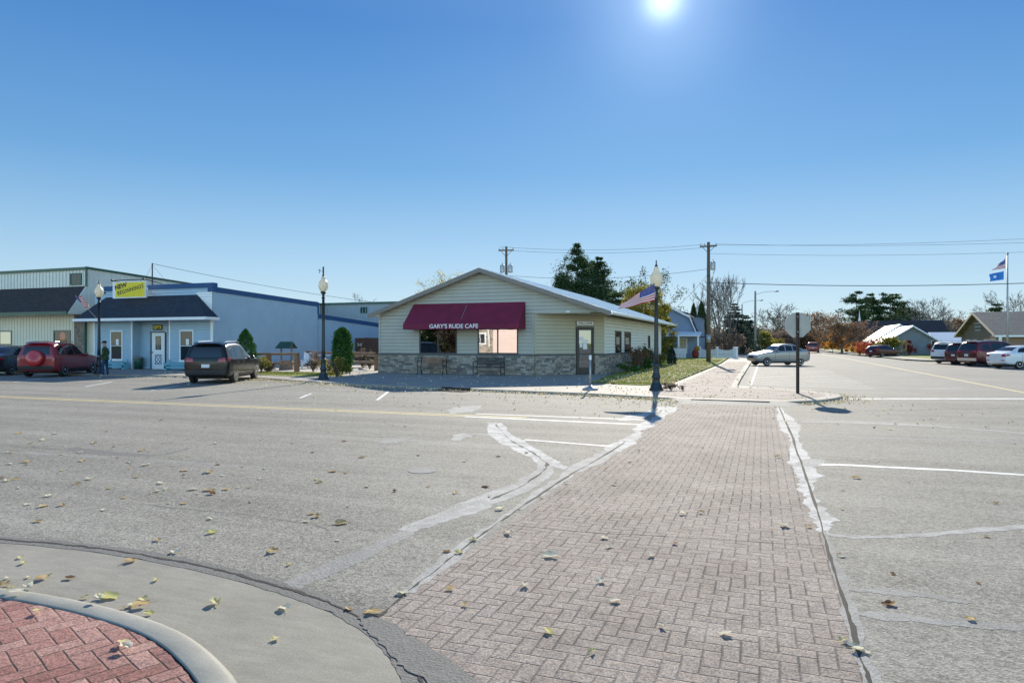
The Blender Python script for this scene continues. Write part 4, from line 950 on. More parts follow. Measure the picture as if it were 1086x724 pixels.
# roof sign
ys = 30.1; sx0, sx1 = xat(119.5, ys), xat(154.3, ys); zc = (4.32+5.32)/2
wsn = Wall((sx0, ys), (sx1, ys))
sgn = empty('shop_sign', ((sx0+sx1)/2, ys, 4.3), 0, 'yellow NEW BEGINNINGS sign hung from a black bar above the blue shop', 'sign')
mb = MB(); wsn.box(mb, 0, wsn.L, 4.32, 5.30, -.12, .0); mb.build('cabinet', 'white', sgn, world=True)
mb = MB(); wsn.box(mb, .24, wsn.L-.06, 4.38, 5.24, .001, .012); fc = mb.build('face', 'yellow_sign', sgn, world=True)
R8 = Matrix.Rotation(rad(11), 4, 'Z')
text('lettering', 'NEW', .36, 'blackpaint', fc, M4p(wsn, fc, .66, 5.02, .014) @ R8, .003, 1.15, bold=.016)
text('lettering', 'BEGINNINGS', .32, 'blackpaint', fc, M4p(wsn, fc, 1.42, 4.80, .014) @ R8, .003, 1.0, bold=.007, spacing=1.16)
mb = MB(); mb.tube([(sx0-.05, ys-.06+.0, 5.38), (sx1, ys-.06, 5.38), (sx1+.2, 31.1, 5.2)], .025, 6); mb.tube([(sx0+.05, ys-.06, 5.38), (sx0+.1, 31.1, 5.3)], .02, 6)
mb.lathe([(.05, -.06), (.07, 0), (.05, .06)], 8, (sx0+.02, ys-.06, 5.40)); mb.lathe([(.05, -.06), (.07, 0), (.05, .06)], 8, (sx1-.1, ys-.06, 5.40))
mb.tube([(sx0+.3, ys-.06, 5.3), (sx0+.3, ys-.06, 5.38)], .012, 5); mb.tube([(sx1-.3, ys-.06, 5.3), (sx1-.3, ys-.06, 5.38)], .012, 5)
mb.build('hanging_bar', 'iron', sgn, world=True)
mb = MB(); mb.tube([(-31.9+1.0-3.3, 31.0, 4.62), (-34.1, 30.5, 4.72), (-34.0, 30.4, 4.9)], .03, 6); mb.build('spotlight', 'white', sh, world=True)
# teal benches and bin
for i, (x, wdt) in enumerate(((xat(125, 30.5), 1.55), (xat(189.5, 30.5), 1.75))):
    r = empty('teal_bench', (x, 30.45, G0), 0, ['teal painted bench under the left window of the blue shop', 'teal painted bench under the right window of the blue shop'][i], 'bench', 'teal benches outside the blue shop')
    mb = MB(); mb.box(-wdt/2, wdt/2, -.22, .18, .40, .44); mb.build('seat', 'teal', r)
    mb = MB(); mb.box(-wdt/2, wdt/2, -.20, -.17, .12, .24); mb.box(-wdt/2, wdt/2, -.22, -.19, .30, .40); mb.build('apron', 'teal', r)
    for s in (-1, 1): mb = MB(); mb.box(s*(wdt/2-.1)-.06, s*(wdt/2-.1)+.06, -.2, .16, 0, .40); mb.box(s*(wdt/2-.1)-.06, s*(wdt/2-.1)+.02, .12, .18, .44, .6); mb.build('leg', 'teal', r)
tr = empty('trash_can', (xat(147.5, 31.2), 31.15, G0), 0, 'dark green litter bin beside the shop door', 'trash can')
mb = MB(); mb.smooth = True; mb.lathe([(.20, 0), (.26, .62), (.25, .64)], 14); mb.build('bin', 'green_trim', tr)
mb = MB(); mb.smooth = True; mb.lathe([(.27, .64), (.28, .68), (.2, .74), (.08, .75)], 14); mb.build('lid', 'taupe', tr)
# ------------------------------------------------------------------ cars
KIND = {
 'suv': dict(st=[(-.50,.46,.80,.84,.92,.74),(-.492,.34,.93,1.00,1.06,.76),(-.478,.30,.96,1.04,1.30,.74),(-.45,.27,.985,1.05,1.60,.70),(-.41,.25,1,1.05,1.68,.70),(-.22,.24,1,1.03,1.73,.69),(-.04,.24,1,1.02,1.70,.69),(.04,.24,1,1.01,1.62,.67),(.15,.24,1,1.0,1.27,.72),(.205,.24,1,1.0,1.12,.76),(.30,.25,.995,.99,1.08,.76),(.42,.27,.97,.94,1.01,.74),(.48,.32,.91,.80,.90,.70),(.50,.42,.78,.66,.72,.62)],
   H=1.70, wx=(-.30,.315), R=.365, side=[[(-.40,1.10),(-.40,1.40),(-.30,1.52),(-.27,1.10)],[(-.255,1.09),(-.255,1.53),(-.10,1.555),(-.10,1.07)],[(-.08,1.07),(-.08,1.555),(.015,1.52),(.115,1.06)]],
   rw=[(-.62,1.10),(.62,1.10),(.53,1.50),(-.53,1.50)], fw=[(-.66,1.10),(.66,1.10),(.54,1.54),(-.54,1.54)]),
 'sedan': dict(st=[(-.50,.44,.76,.80,.88,.70),(-.49,.33,.90,.93,.99,.74),(-.45,.28,.96,.97,1.03,.72),(-.41,.26,.985,.99,1.08,.72),(-.37,.25,1,.98,1.14,.70),(-.28,.24,1,.97,1.37,.64),(-.20,.24,1,.96,1.45,.63),(-.05,.24,1,.95,1.48,.64),(.05,.24,1,.94,1.43,.63),(.13,.24,1,.92,1.18,.66),(.20,.24,1,.91,.98,.70),(.30,.25,.985,.88,.93,.72),(.42,.27,.95,.80,.85,.70),(.478,.32,.88,.66,.74,.66),(.50,.42,.74,.55,.60,.58)],
   H=1.44, wx=(-.295,.31), R=.32, side=[[(-.32,1.04),(-.26,1.27),(-.18,1.34),(-.17,1.01)],[(-.155,1.00),(-.155,1.31),(-.04,1.34),(-.04,.985)],[(-.02,.985),(-.02,1.34),(.04,1.32),(.135,.98)]],
   rw=[(-.60,1.12),(.60,1.12),(.50,1.36),(-.50,1.36)], fw=[(-.62,1.00),(.62,1.00),(.50,1.34),(-.50,1.34)]),
 'hatch': dict(st=[(-.50,.44,.78,.82,.90,.72),(-.49,.33,.92,.98,1.04,.74),(-.46,.28,.97,1.00,1.20,.70),(-.40,.26,1,1.0,1.38,.66),(-.30,.25,1,.98,1.45,.65),(-.1,.24,1,.96,1.48,.65),(.04,.24,1,.94,1.43,.64),(.14,.24,1,.93,1.18,.67),(.21,.24,1,.92,1.0,.70),(.30,.25,.985,.89,.94,.72),(.42,.27,.95,.81,.86,.70),(.478,.32,.88,.66,.74,.66),(.50,.42,.74,.55,.60,.58)],
   H=1.46, wx=(-.30,.31), R=.32, side=[[(-.40,1.04),(-.35,1.24),(-.28,1.32),(-.27,1.03)],[(-.255,1.02),(-.255,1.33),(-.09,1.36),(-.09,1.0)],[(-.07,1.0),(-.07,1.36),(.04,1.33),(.14,.98)]],
   rw=[(-.58,1.10),(.58,1.10),(.48,1.36),(-.48,1.36)], fw=[(-.62,1.00),(.62,1.00),(.50,1.34),(-.50,1.34)]),
}
def bool_cut(mb_obj, cutter):
    md = mb_obj.modifiers.new('b', 'BOOLEAN'); md.object = cutter; md.operation = 'DIFFERENCE'; md.solver = 'EXACT'
    try: md.material_mode = 'TRANSFER'
    except Exception: pass
def bake(o):
    bpy.context.view_layer.update()
    me = bpy.data.meshes.new_from_object(o.evaluated_get(bpy.context.evaluated_depsgraph_get()))
    o.modifiers.clear(); o.data = me; return me
def patch(bvh, quad, view, nx=6, ny=4, out=.006, thick=.012, pull=0.):
    # quad corners in projected coordinates; view: 'L','R','B','F'
    vs = []
    for j in range(ny+1):
        for i in range(nx+1):
            u, v = i/nx, j/ny
            a = (quad[0][0]*(1-u)+quad[1][0]*u)*(1-v) + (quad[3][0]*(1-u)+quad[2][0]*u)*v
            b = (quad[0][1]*(1-u)+quad[1][1]*u)*(1-v) + (quad[3][1]*(1-u)+quad[2][1]*u)*v
            if view in 'LR':
                s = 1 if view == 'L' else -1; o, d = Vector((a, 3*s, b)), Vector((0, -s, 0))
            else:
                s = 1 if view == 'F' else -1; o, d = Vector((5*s, a, b)), Vector((-s, 0, 0))
            h = bvh.ray_cast(o, d)
            if h[0] is None: return None
            nrm = h[1] if h[1].dot(d) < 0 else -h[1]
            vs.append((h[0]-d*pull, nrm if nrm.dot(-d) > .2 else -d))
    top = [p+n*out for p, n in vs]; bot = [p-n*thick for p, n in vs]; N = len(vs); W = nx+1
    fs = [(j*W+i, j*W+i+1, (j+1)*W+i+1, (j+1)*W+i) for j in range(ny) for i in range(nx)]
    bf = [tuple(N+q for q in reversed(f)) for f in fs]
    edge = [i for i in range(nx)] + [nx+j*W for j in range(ny)] + [N-1-i for i in range(nx)] + [(ny-j)*W for j in range(ny)]
    sf = [(edge[k], N+edge[k], N+edge[(k+1) % len(edge)], edge[(k+1) % len(edge)]) for k in range(len(edge))]
    return top+bot, fs+bf+sf
def wheel(parent, x, y, R, wd=.21, rimm='rim'):
    s = 1 if y > 0 else -1
    mb = MB(); mb.smooth = True
    pr = [(R*.62, -wd/2), (R*.86, -wd/2), (R*.97, -wd/2+.02), (R, -wd/2+.05), (R, wd/2-.05), (R*.97, wd/2-.02), (R*.86, wd/2), (R*.62, wd/2)]
    wo = empty('wheel', (x, y, R)); wo.parent = parent
    mb.lathe(pr, 28, (0, 0, 0), 'Y'); mb.build('tyre', 'rubber', wo)
    mb = MB(); o = s*(wd/2)
    mb.lathe([(R*.66, o-.02*s), (R*.66, o+.004*s), (R*.60, o+.002*s), (R*.58, o-.05*s), (.0, o-.05*s)], 24, (0, 0, 0), 'Y')
    for k in range(7):
        a = 2*PI*k/7; c, sn = math.cos(a), math.sin(a)
        P = [(R*.08, .035), (R*.62, .030), (R*.62, -.030), (R*.08, -.035)]
        vs = [(c*p-sn*q, o-.04*s+dz*s, sn*p+c*q) for dz in (0, .035) for p, q in P]
        mb.add(vs, [(0,1,2,3),(4,7,6,5),(0,4,5,1),(1,5,6,2),(2,6,7,3),(3,7,4,0)])
    mb.lathe([(0, o+.004*s), (R*.16, o+.002*s), (R*.18, o-.03*s)], 12, (0, 0, 0), 'Y')
    mb.build('rim', rimm, wo)
def car(name, cat, label, rear_axle, heading, kind, paint, L=4.5, W=1.8, hs=1., group=None, clad=None, rails=None, spare=False, extra=None, detail=True):
    K = KIND[kind]; hz = heading
    dirv = Vector((math.sin(rad(hz)), math.cos(rad(hz))))           # heading clockwise from +Y
    cx = rear_axle[0] - dirv.x*K['wx'][0]*L; cy = rear_axle[1] - dirv.y*K['wx'][0]*L
    r = empty(name, (cx, cy, .012), math.atan2(dirv.y, dirv.x), label, cat, group)
    hw = W/2; st = K['st']; rings = []
    for (x, s, w, b, t, wt) in st:
        w_ = w*hw; wt_ = min(wt*hw*1.06, w_*.93); mid = (s+b)/2
        if t-b > .12:
            up = [(w_*.985-(w_*.985-wt_)*.10, b+.02), (w_*.97-(w_*.97-wt_)*.55, b+(t-b)*.5), (wt_*1.03, t-.09), (wt_*.93, t-.025), (wt_*.55, t)]
        else:
            up = [(w_*.96, b+(t-b)*.25), (w_*.90, b+(t-b)*.55), (w_*.8, b+(t-b)*.8), (w_*.6, b+(t-b)*.95), (w_*.35, t)]
        half = [(w_*.78, s), (w_*.94, s+.03), (w_*.985, s+.12), (w_*1.0, mid+.05), (w_*1.0, b-.14), (w_*.985, b-.03)] + up
        rings.append([(x*L, 0, s)] + [(x*L, p, z) for p, z in half] + [(x*L, 0, t+.008)] + [(x*L, -p, z) for p, z in reversed(half)])
    rings = [[(x, y, z*hs if z > .3 else z) for x, y, z in rg] for rg in rings]
    n = len(rings[0]); vs = [q for rg in rings for q in rg]; fs = []
    for i in range(len(rings)-1):
        for k in range(n): fs.append((i*n+k, i*n+(k+1) % n, (i+1)*n+(k+1) % n, (i+1)*n+k))
    fs += [tuple(range(n-1, -1, -1)), tuple((len(rings)-1)*n+k for k in range(n))]
    mb = MB(); mb.smooth = True; mb.add(vs, fs)
    body = mb.build('body', [paint, 'blackplastic'], r)
    ss = body.modifiers.new('s', 'SUBSURF'); ss.levels = 2; ss.render_levels = 2
    R = K['R']; cut = MB()
    for xx in K['wx']:
        for s in (-1, 1): cut.lathe([(R+.055, s*(hw-.30)), (R+.055, s*(hw+.2))] if s > 0 else [(R+.055, -(hw+.2)), (R+.055, -(hw-.30))], 28, (xx*L, 0, R), 'Y')
    co = cut.build('cutter', ['blackplastic'], None); bool_cut(body, co); bake(body); bpy.data.objects.remove(co)
    dg = bpy.context.evaluated_depsgraph_get(); bm = bmesh.new(); bm.from_mesh(body.data); bvh = BVHTree.FromBMesh(bm); bm.free()
    def add(nm, quad, view, mat, label=None, nx=6, ny=4, out=.006, par=r, hsc=True):
        q = [(a, b*hs) for a, b in quad]
        p = patch(bvh, q, view, nx, ny, out)
        if p is None: return None
        m2 = MB(); m2.smooth = False; m2.add(*p); o = m2.build(nm, mat, par)
        if label: o['label'] = label
        return o
    for vw in 'LR':
        for qd in K['side']: add('window', [(a*L, b) for a, b in qd], vw, 'carglass', nx=4, ny=4)
    s1 = hw/.9
    add('rear_window', [(a*s1, b) for a, b in K['rw']], 'B', 'carglass', nx=8)
    add('windshield', [(a*s1, b) for a, b in K['fw']], 'F', 'carglass', nx=8)
    tz = .98 if kind != 'sedan' else .84
    for s in (-1, 1):
        add('taillight', [(s*hw*.52, tz-.08), (s*hw*.86, tz-.07), (s*hw*.84, tz+.10), (s*hw*.56, tz+.06)], 'B', 'redlight', nx=3, ny=2, out=.012)
        add('headlight', [(s*hw*.50, .62), (s*hw*.80, .64), (s*hw*.78, .76), (s*hw*.52, .73)], 'F', 'whitelight', nx=3, ny=2, out=.010)
        add('reflector', [(s*hw*.5, .50), (s*hw*.80, .50), (s*hw*.80, .55), (s*hw*.5, .55)], 'B', 'redlight', nx=2, ny=1, out=.012)
    for vw, s in (('L', 1), ('R', -1)):
        add('taillight', [(-.488*L, tz-.07), (-.44*L, tz-.02), (-.44*L, tz+.07), (-.480*L, tz+.09)], vw, 'redlight', nx=2, ny=2, out=.010)
    zp = .74 if kind != 'sedan' else .60
    add('license_plate', [(-.16, zp-.07), (.16, zp-.07), (.16, zp+.07), (-.16, zp+.07)], 'B', 'plate', nx=2, ny=1, out=.02)
    add('grille', [(-.32, .52), (.32, .52), (.30, .66), (-.30, .66)], 'F', 'blackplastic', nx=6, ny=2, out=.008)
    for xx in (-.255, -.09, .165):                                    # door gaps and handles
        for vw in 'LR': add('door_seam', [((xx-.0018)*L, .42), ((xx+.0018)*L, .42), ((xx+.0018)*L, .95), ((xx-.0018)*L, .95)], vw, 'blackplastic', nx=1, ny=6, out=.0025)
    for xx in (-.235, -.065):
        for vw in 'LR': add('door_handle', [(xx*L, .86), ((xx+.04)*L, .865), ((xx+.04)*L, .885), (xx*L, .88)], vw, paint, nx=2, ny=1, out=.03)
    if clad:
        add('rear_bumper', [(-hw*.86, .38), (hw*.86, .38), (hw*.86, .56), (-hw*.86, .56)], 'B', clad, nx=10, ny=2, out=.02)
        for vw in 'LR': add('side_cladding', [(-.20*L, .30), (.20*L, .30), (.20*L, .42), (-.20*L, .42)], vw, clad, nx=6, ny=1, out=.015)
    for s in (-1, 1):
        m2 = MB(); m2.smooth = True; m2.lathe([(.01, -.09), (.07, -.07), (.085, 0), (.07, .07), (.01, .09)], 10, (.125*L, s*(hw+.06), (1.06 if kind == 'suv' else .98)*hs), 'Y')
        m2.build('mirror', paint, r)
    if rails:
        for s in (-1, 1):
            m2 = MB(); z = K['H']*hs; m2.tube([(-.38*L, s*hw*.60, z-.03), (-.35*L, s*hw*.60, z+.035), (-.05*L, s*hw*.60, z+.06), (.03*L, s*hw*.60, z+.0)], .013, 6); m2.build('roof_rail', rails, r)
    if kind == 'suv':
        m2 = MB(); z = K['H']*hs; m2.slab([(-.475*L, -.52, z-.055), (-.475*L, .52, z-.055), (-.41*L, .50, z-.0), (-.41*L, -.50, z-.0)], .03); m2.build('roof_spoiler', paint, r)
    for xx in K['wx']:
        for s in (-1, 1): wheel(r, xx*L, s*(hw-.115), R)
    m2 = MB(); m2.box(-.40*L, .40*L, -hw*.6, hw*.6, .18, .30); m2.build('underbody', 'blackplastic', r)
    if spare:
        m2 = MB(); m2.smooth = True; xo = -.5*L; m2.lathe([(.0, xo-.22), (.33, xo-.21), (.375, xo-.18), (.39, xo-.11), (.38, xo+.05)], 32, (0, -.02, .93), 'X'); m2.build('spare_wheel_cover', P_cover, r)
    return r
P_red = paintm('red_car_paint', (.27, .008, .014), .1); P_cover = paintm('bright_red_cover', (.46, .012, .018), .0); P_black = paintm('black_green_car_paint', (.005, .007, .008), .0, .22, .12, .35); P_silver = paintm('champagne_silver_paint', (.34, .325, .30), .45)
P_grey = paintm('dark_grey_paint', (.035, .038, .045)); P_mar = paintm('maroon_paint', (.085, .008, .014)); P_white = paintm('white_car_paint', (.72, .73, .74), 0.)
P_pink = paintm('red_brown_paint', (.30, .05, .05)); P_blue = paintm('blue_car_paint', (.08, .16, .34))
GL = 'cars angle parked along the main street kerb'; GR = 'cars angle parked along the far kerb of the side street'
car('parked_suv', 'suv', 'red suv with a red spare wheel cover on its tailgate', (-33.2, 23.75), -26, 'suv', P_red, 4.4, 1.82, 1.0, GL, clad='blackplastic', rails='chrome', spare=True)
car('parked_suv', 'suv', 'black suv with red tail lights parked before the blue shop', (-21.55, 22.55), -24, 'suv', P_black, 4.55, 1.84, .99, GL, clad='blackplastic', rails='chrome')
car('parked_sedan', 'car', 'dark grey sedan cut by the left edge of the photo', (-37.3, 23.9), -28, 'sedan', P_grey, 4.8, 1.84, 1.02, GL)
car('parked_sedan', 'car', 'champagne silver sedan facing the grass beyond the octagonal sign', (2.2, 54.6), -120, 'sedan', P_silver, 4.3, 1.78, 1.08)
car('parked_sedan', 'car', 'white sedan, nearest of the row at the right edge', (15.0, 52.6), 62, 'sedan', P_white, 4.6, 1.76, 1.02, GR)
car('parked_suv', 'suv', 'large dark red suv between the white sedan and the small maroon suv', (14.5, 57.0), 62, 'suv', P_mar, 5.0, 1.95, 1.06, GR, clad='chrome', rails='blackplastic')
car('parked_suv', 'suv', 'maroon suv squeezed between the white suv and the large dark red suv', (14.3, 60.2), 58, 'suv', P_mar, 4.5, 1.84, .98, GR)
car('parked_suv', 'suv', 'white suv with a black lower bumper, farthest of the right hand row', (14.0, 63.2), 52, 'suv', P_white, 4.6, 1.88, 1.02, GR, clad='blackplastic', rails='blackplastic')
c = at(929, 78); car('parked_wagon', 'car', 'small dark maroon hatchback parked alone by the lawn of the grey church', (c[0], c[1]), 46, 'hatch', P_mar, 4.2, 1.72, .95)
c = at(862, 112); car('driving_suv', 'suv', 'small red suv far away in the middle of the side street', (c[0], c[1]), 2, 'suv', P_pink, 4.6, 1.9, 1.0)

# ------------------------------------------------------------------ street lamps
def lamp(loc, h=4.45, label='', arm=False, rod=.12):
    r = empty('street_lamp', loc, 0, label, 'street lamp', 'globe street lamps along the main street')
    mb = MB(); mb.smooth = True
    mb.lathe([(.24, 0), (.24, .05), (.21, .07), (.19, .16), (.155, .22), (.13, .28), (.12, .40), (.15, .44), (.15, .48), (.12, .54), (.105, .64), (.095, .80), (.115, .83), (.095, .87), (.08, .95)], 20); mb.build('base', 'lampiron', r)
    mb = MB(); mb.smooth = True; mb.lathe([(.085, .93), (.075, 1.3), (.065, 2.4), (.055, h-1.1), (.075, h-1.09), (.075, h-1.05), (.055, h-1.03), (.055, h-.92), (.10, h-.88), (.13, h-.83), (.11, h-.80)], 16); mb.build('pole', 'lampiron', r)
    g = h-.8; mb = MB(); mb.smooth = True
    mb.lathe([(.09, g), (.14, g+.05), (.195, g+.17), (.21, g+.28), (.19, g+.39), (.14, g+.47), (.10, g+.51), (.095, g+.56), (.075, g+.63), (.05, g+.68)], 20); mb.build('globe', 'globe', r)
    mb = MB(); mb.smooth = True; mb.lathe([(.055, g+.67), (.05, g+.71), (.02, g+.76), (.018, g+.76+rod), (.005, g+.78+rod)], 10); mb.build('finial', 'lampiron', r)
    return r
lampR = lamp((-3.33, 23.2, .085), 4.28, 'globe street lamp at the corner with a flag by its globe')
lampM = lamp((-17.9, 25.05, .085), 4.62, 'globe street lamp beside the tall clipped evergreen bush', rod=.25)
lampL = lamp((*at(105, 35.2), .085), 4.75, 'globe street lamp beside the red suv and the standing man')
mb = MB(); mb.tube([(0, 0, 4.3), (-.0, 0, 4.9)], .035, 8); mb.tube([(-.02, 0, 4.7), (-.2, 0, 4.72)], .01, 5); mb.tube([(-.2, 0, 4.62), (-.2, 0, 4.8)], .012, 5); mb.tube([(-.26, 0, 4.76), (-.14, 0, 4.78)], .01, 5)
mb.build('banner_bracket', 'lampiron', lampM)
# ------------------------------------------------------------------ flags
def flag(label, HT, HB, FT, FB, kind='us', wave=.06, nw=2.2, pole=None, group=None, thick=.004):
    HT, HB, FT, FB = [Vector(p) for p in (HT, HB, FT, FB)]
    r = empty('flag', HT, 0, label, 'flag', group)
    nrm = (FT-HT).cross(HB-HT).normalized(); nx, ny = 36, 26
    def S(u, v, o=0):
        p = (HT*(1-u)+FT*u)*(1-v) + (HB*(1-u)+FB*u)*v
        f = math.sin(u*nw*2*PI+v*1.6)*wave*min(1, u*3) + math.sin(v*5+u*4)*wave*.35*u
        return p + nrm*(f+o)
    mb = MB(); mb.smooth = True; W = nx+1
    vs = [S(i/nx, j/ny) for j in range(ny+1) for i in range(nx+1)] + [S(i/nx, j/ny, thick) for j in range(ny+1) for i in range(nx+1)]
    N = W*(ny+1); fs = []; mi = []
    for j in range(ny):
        for i in range(nx):
            q = (j*W+i, j*W+i+1, (j+1)*W+i+1, (j+1)*W+i)
            if kind == 'us': k = 2 if (i < nx*.4 and j < 14) else (0 if (j//2) % 2 == 0 else 1)
            else: k = 0
            fs += [q, tuple(N+x for x in reversed(q))]; mi += [k, k]
    b = len(mb.v); mb.v += [tuple(p) for p in vs]
    mb.f += fs; mb.mi += mi; mb.sm += [True]*len(fs)
    if kind == 'us':
        mb.cur = 1
        for row in range(9):
            for c in range(6 if row % 2 == 0 else 5):
                u = .4*((c+.5+(0 if row % 2 == 0 else .5))/6); v = (14/26)*((row+.5)/9); d = .010
                for o in (-.003, thick+.003): mb.add([S(u-d, v, o), S(u, v-d*1.8, o), S(u+d, v, o), S(u, v+d*1.8, o)], [(0, 1, 2, 3)])
    else:
        mb.cur = 1
        for o in (-.003, thick+.003):
            ring = [S(.5+.09*math.cos(a), .5+.17*math.sin(a), o) for a in [2*PI*k/12 for k in range(12)]]; mb.add(ring, [tuple(range(12))])
    mats = ['flag_red', 'flag_white', 'flag_blue'] if kind == 'us' else ['flag_state', 'flag_white']
    mb.build('cloth', mats, r, world=True, fix=False)
    if pole: m2 = MB(); m2.tube(pole, .012, 6); m2.build('staff', 'palewood', r, world=True)
    return r
tL = 22.9
def pt(px, py, t): p = at(px, t); return (p[0], p[1], CH-(py-HZ)*t/FL)
flag('striped flag drooping from the corner lamp post, its tip pointing down left', pt(694, 300.5, 22.8), pt(694.5, 318.5, 22.9), pt(659, 322, 22.4), pt(656, 328, 22.3), 'us', .05, 1.5, pole=[pt(696, 317, 22.9), pt(693, 300, 22.8)])
flag('small striped flag tilted on a slanting staff on the left lamp post', pt(80, 315, 34.4), pt(90, 326, 34.6), pt(88, 314, 34.2), pt(95, 325, 34.4), 'us', .05, 1.5, pole=[pt(79.5, 313, 34.4), pt(103, 338, 34.9)])
tf = 56
fp = at(1068.5, tf); r = empty('flagpole', (fp[0], fp[1], .1), 0, 'tall pale flagpole before the tan gabled building', 'flagpole')
mb = MB(); mb.smooth = True; mb.lathe([(.09, 0), (.075, 4), (.05, 8.75)], 12); mb.build('pole', 'steel', r)
mb = MB(); mb.smooth = True; mb.lathe([(.02, 8.75), (.10, 8.82), (.10, 8.9), (.03, 8.97)], 12); mb.build('finial', 'steel', r)
flag('striped flag flying at the top of the flagpole', pt(1066, 274, tf), pt(1066, 284.5, tf), pt(1054, 285, tf), pt(1052, 286.5, tf), 'us', .12, 1.5)
flag('sky blue flag with a small pale emblem flying under the striped flag', pt(1064.5, 287.5, tf), pt(1064.5, 296.5, tf), pt(1048, 291, tf), pt(1049, 298.5, tf), 'state', .16, 1.2)
# ------------------------------------------------------------------ stop sign seen from behind
r = empty('road_sign', (1.07, 23.4, .09), 0, 'octagonal road sign seen from its grey back on a brown post', 'road sign')
mb = MB(); ro = .385; P = [(ro/math.cos(PI/8)*math.cos(PI/8+k*PI/4), 2.16+ro/math.cos(PI/8)*math.sin(PI/8+k*PI/4)) for k in range(8)]
a = rad(12)
mb.add([(x, .03, z) for x, z in P] + [(x, .034, z) for x, z in P], [tuple(range(8)), tuple(range(15, 7, -1))] + [(k, 8+k, 8+(k+1) % 8, (k+1) % 8) for k in range(8)]); s_ = mb.build('sign_plate', 'signback', r)
mb = MB(); Pi = [(x*.985, 2.16+(z-2.16)*.985) for x, z in P]; mb.add([(x, .0345+.001, z) for x, z in Pi] + [(x, .037, z) for x, z in Pi], [tuple(range(8)), tuple(range(15, 7, -1))] + [(k, 8+k, 8+(k+1) % 8, (k+1) % 8) for k in range(8)]); mb.build('sign_face', 'redlight', s_)
mb = MB(); mb.box(-.035, -.028, -.03, .025, -.02, 2.56); mb.box(.028, .035, -.03, .025, -.02, 2.56); mb.box(-.028, .028, .018, .025, -.02, 2.56); mb.box(-.05, -.035, .01, .025, 0, 2.56); mb.box(.035, .05, .01, .025, 0, 2.56); mb.build('post', 'rust', r)
mb = MB(); 
for z in (1.95, 2.42): mb.lathe([(.0, -.01), (.018, -.01), (.018, .02), (0, .02)], 8, (0, 0.0, z), 'Y')
mb.build('bolt', 'steel', r); r.rotation_euler.z = rad(8)
# ------------------------------------------------------------------ poles and wires
def upole(loc, h, label, mat='pole_wood', arm=True, rz=0., tr=0, light=None, rb=.16, band=False):
    r = empty('utility_pole', loc, rz, label, 'utility pole', None)
    mb = MB(); mb.smooth = True; mb.lathe([(rb, -.1), (rb*.8, h*.5), (rb*.62, h)], 12); mb.build('pole', mat, r)
    if arm:
        mb = MB(); mb.obox((0, -.12, h-.35), (1.35, .09, .11)); mb.tube([(-.5, -.1, h-.38), (0, -.12, h-.9)], .02, 4); mb.tube([(.5, -.1, h-.38), (0, -.12, h-.9)], .02, 4); mb.build('crossarm', mat, r)
        for x in (-.6, -.3, .6):
            mb = MB(); mb.smooth = True; mb.lathe([(.02, 0), (.05, .05), (.03, .08), (.05, .12), (.02, .18)], 8, (x, -.12, h-.3)); mb.build('insulator', 'steel', r)
    for k in range(tr):
        x = .32*(1 if k == 0 else -1)
        mb = MB(); mb.smooth = True; mb.lathe([(.0, 0), (.19, .02), (.20, .1), (.20, .62), (.17, .68), (.05, .70)], 14, (x*1.1, -.02, h-2.3)); mb.lathe([(.03, 0), (.045, .08), (.02, .2)], 6, (x*1.1, -.02, h-1.6)); mb.build('transformer', 'steel', r)
    if light:
        mb = MB(); mb.tube([(0, 0, h-light[1]), (light[0]*.5, -.1, h-light[1]+.35), (light[0], -.1, h-light[1]+.4)], .03, 6); mb.build('lamp_arm', 'steel', r)
        mb = MB(); mb.smooth = True; mb.lathe([(.02, 0), (.12, .15), (.12, .5), (.03, .65)], 10, (light[0], -.1, h-light[1]+.4), 'X'); mb.build('lamp_head', 'steel', r)
    if band: mb = MB(); mb.smooth = True; mb.lathe([(rb*.93+.008, 1.55), (rb*.9+.008, 2.2)], 12); mb.build('sleeve', 'steel', r)
    return r
pA = upole((-4.1, 58.0, .15), 9.75, 'brown utility pole with one transformer on the lawn right of the cafe', tr=1, band=True, rb=.19)
pB = upole((*at(537, 59.5), 0), 10.05, 'utility pole with two transformers rising behind the cafe roof', tr=2, rz=rad(12))
c = at(801, 100); upole((*c, 0), 9.2, 'grey wooden pole with a street light arm pointing right, taller of the far pair', 'pole_grey', False, light=(2.6, .5), rb=.2)
c = at(787, 118); upole((*c, 0), 8.3, 'thin grey pole with a street light arm, shorter of the far pair', 'pole_grey', False, light=(2.8, -.2), rb=.15)
pC = upole((44, 61, 0), 10.2, 'brown utility pole beyond the right edge of the photo'); pD = upole((*at(180, 75), 0), 8.2, 'utility pole standing behind the metal building', arm=True) if False else None
def wire(name, a, b, sag, r=.012, label=None):
    a = Vector(a); b = Vector(b); n = 24
    mb = MB(); mb.tube([a.lerp(b, i/n)-Vector((0, 0, 4*sag*(i/n)*(1-i/n))) for i in range(n+1)], r, 4)
    o = mb.build(name, 'wire'); tag(o, label, 'wire')
A = Vector((-4.1, 57.88, 9.7)); B = Vector((at(537, 59.5)[0], at(537, 59.5)[1]-.12, 9.93)); C_ = Vector((44, 60.9, 10.05))
wire('overhead_wire', A+Vector((-.6, 0, 0)), C_+Vector((-.9, 0, .5)), .9, .009, 'highest thin wire running right from the brown utility pole')
wire('overhead_wire', A+Vector((.6, 0, 0)), C_+Vector((.9, 0, -.1)), .9, .009, 'middle thin wire running right from the brown utility pole')
wire('overhead_wire', A+Vector((0, 0, -.75)), C_+Vector((0, 0, -.7)), .9, .009, 'lowest thin wire running right from the top of the brown utility pole')
wire('overhead_cable', A+Vector((0, 0, -3.1)), C_+Vector((0, 0, -2.4)), 1.1, .026, 'thick black cable sagging right from halfway up the brown utility pole')
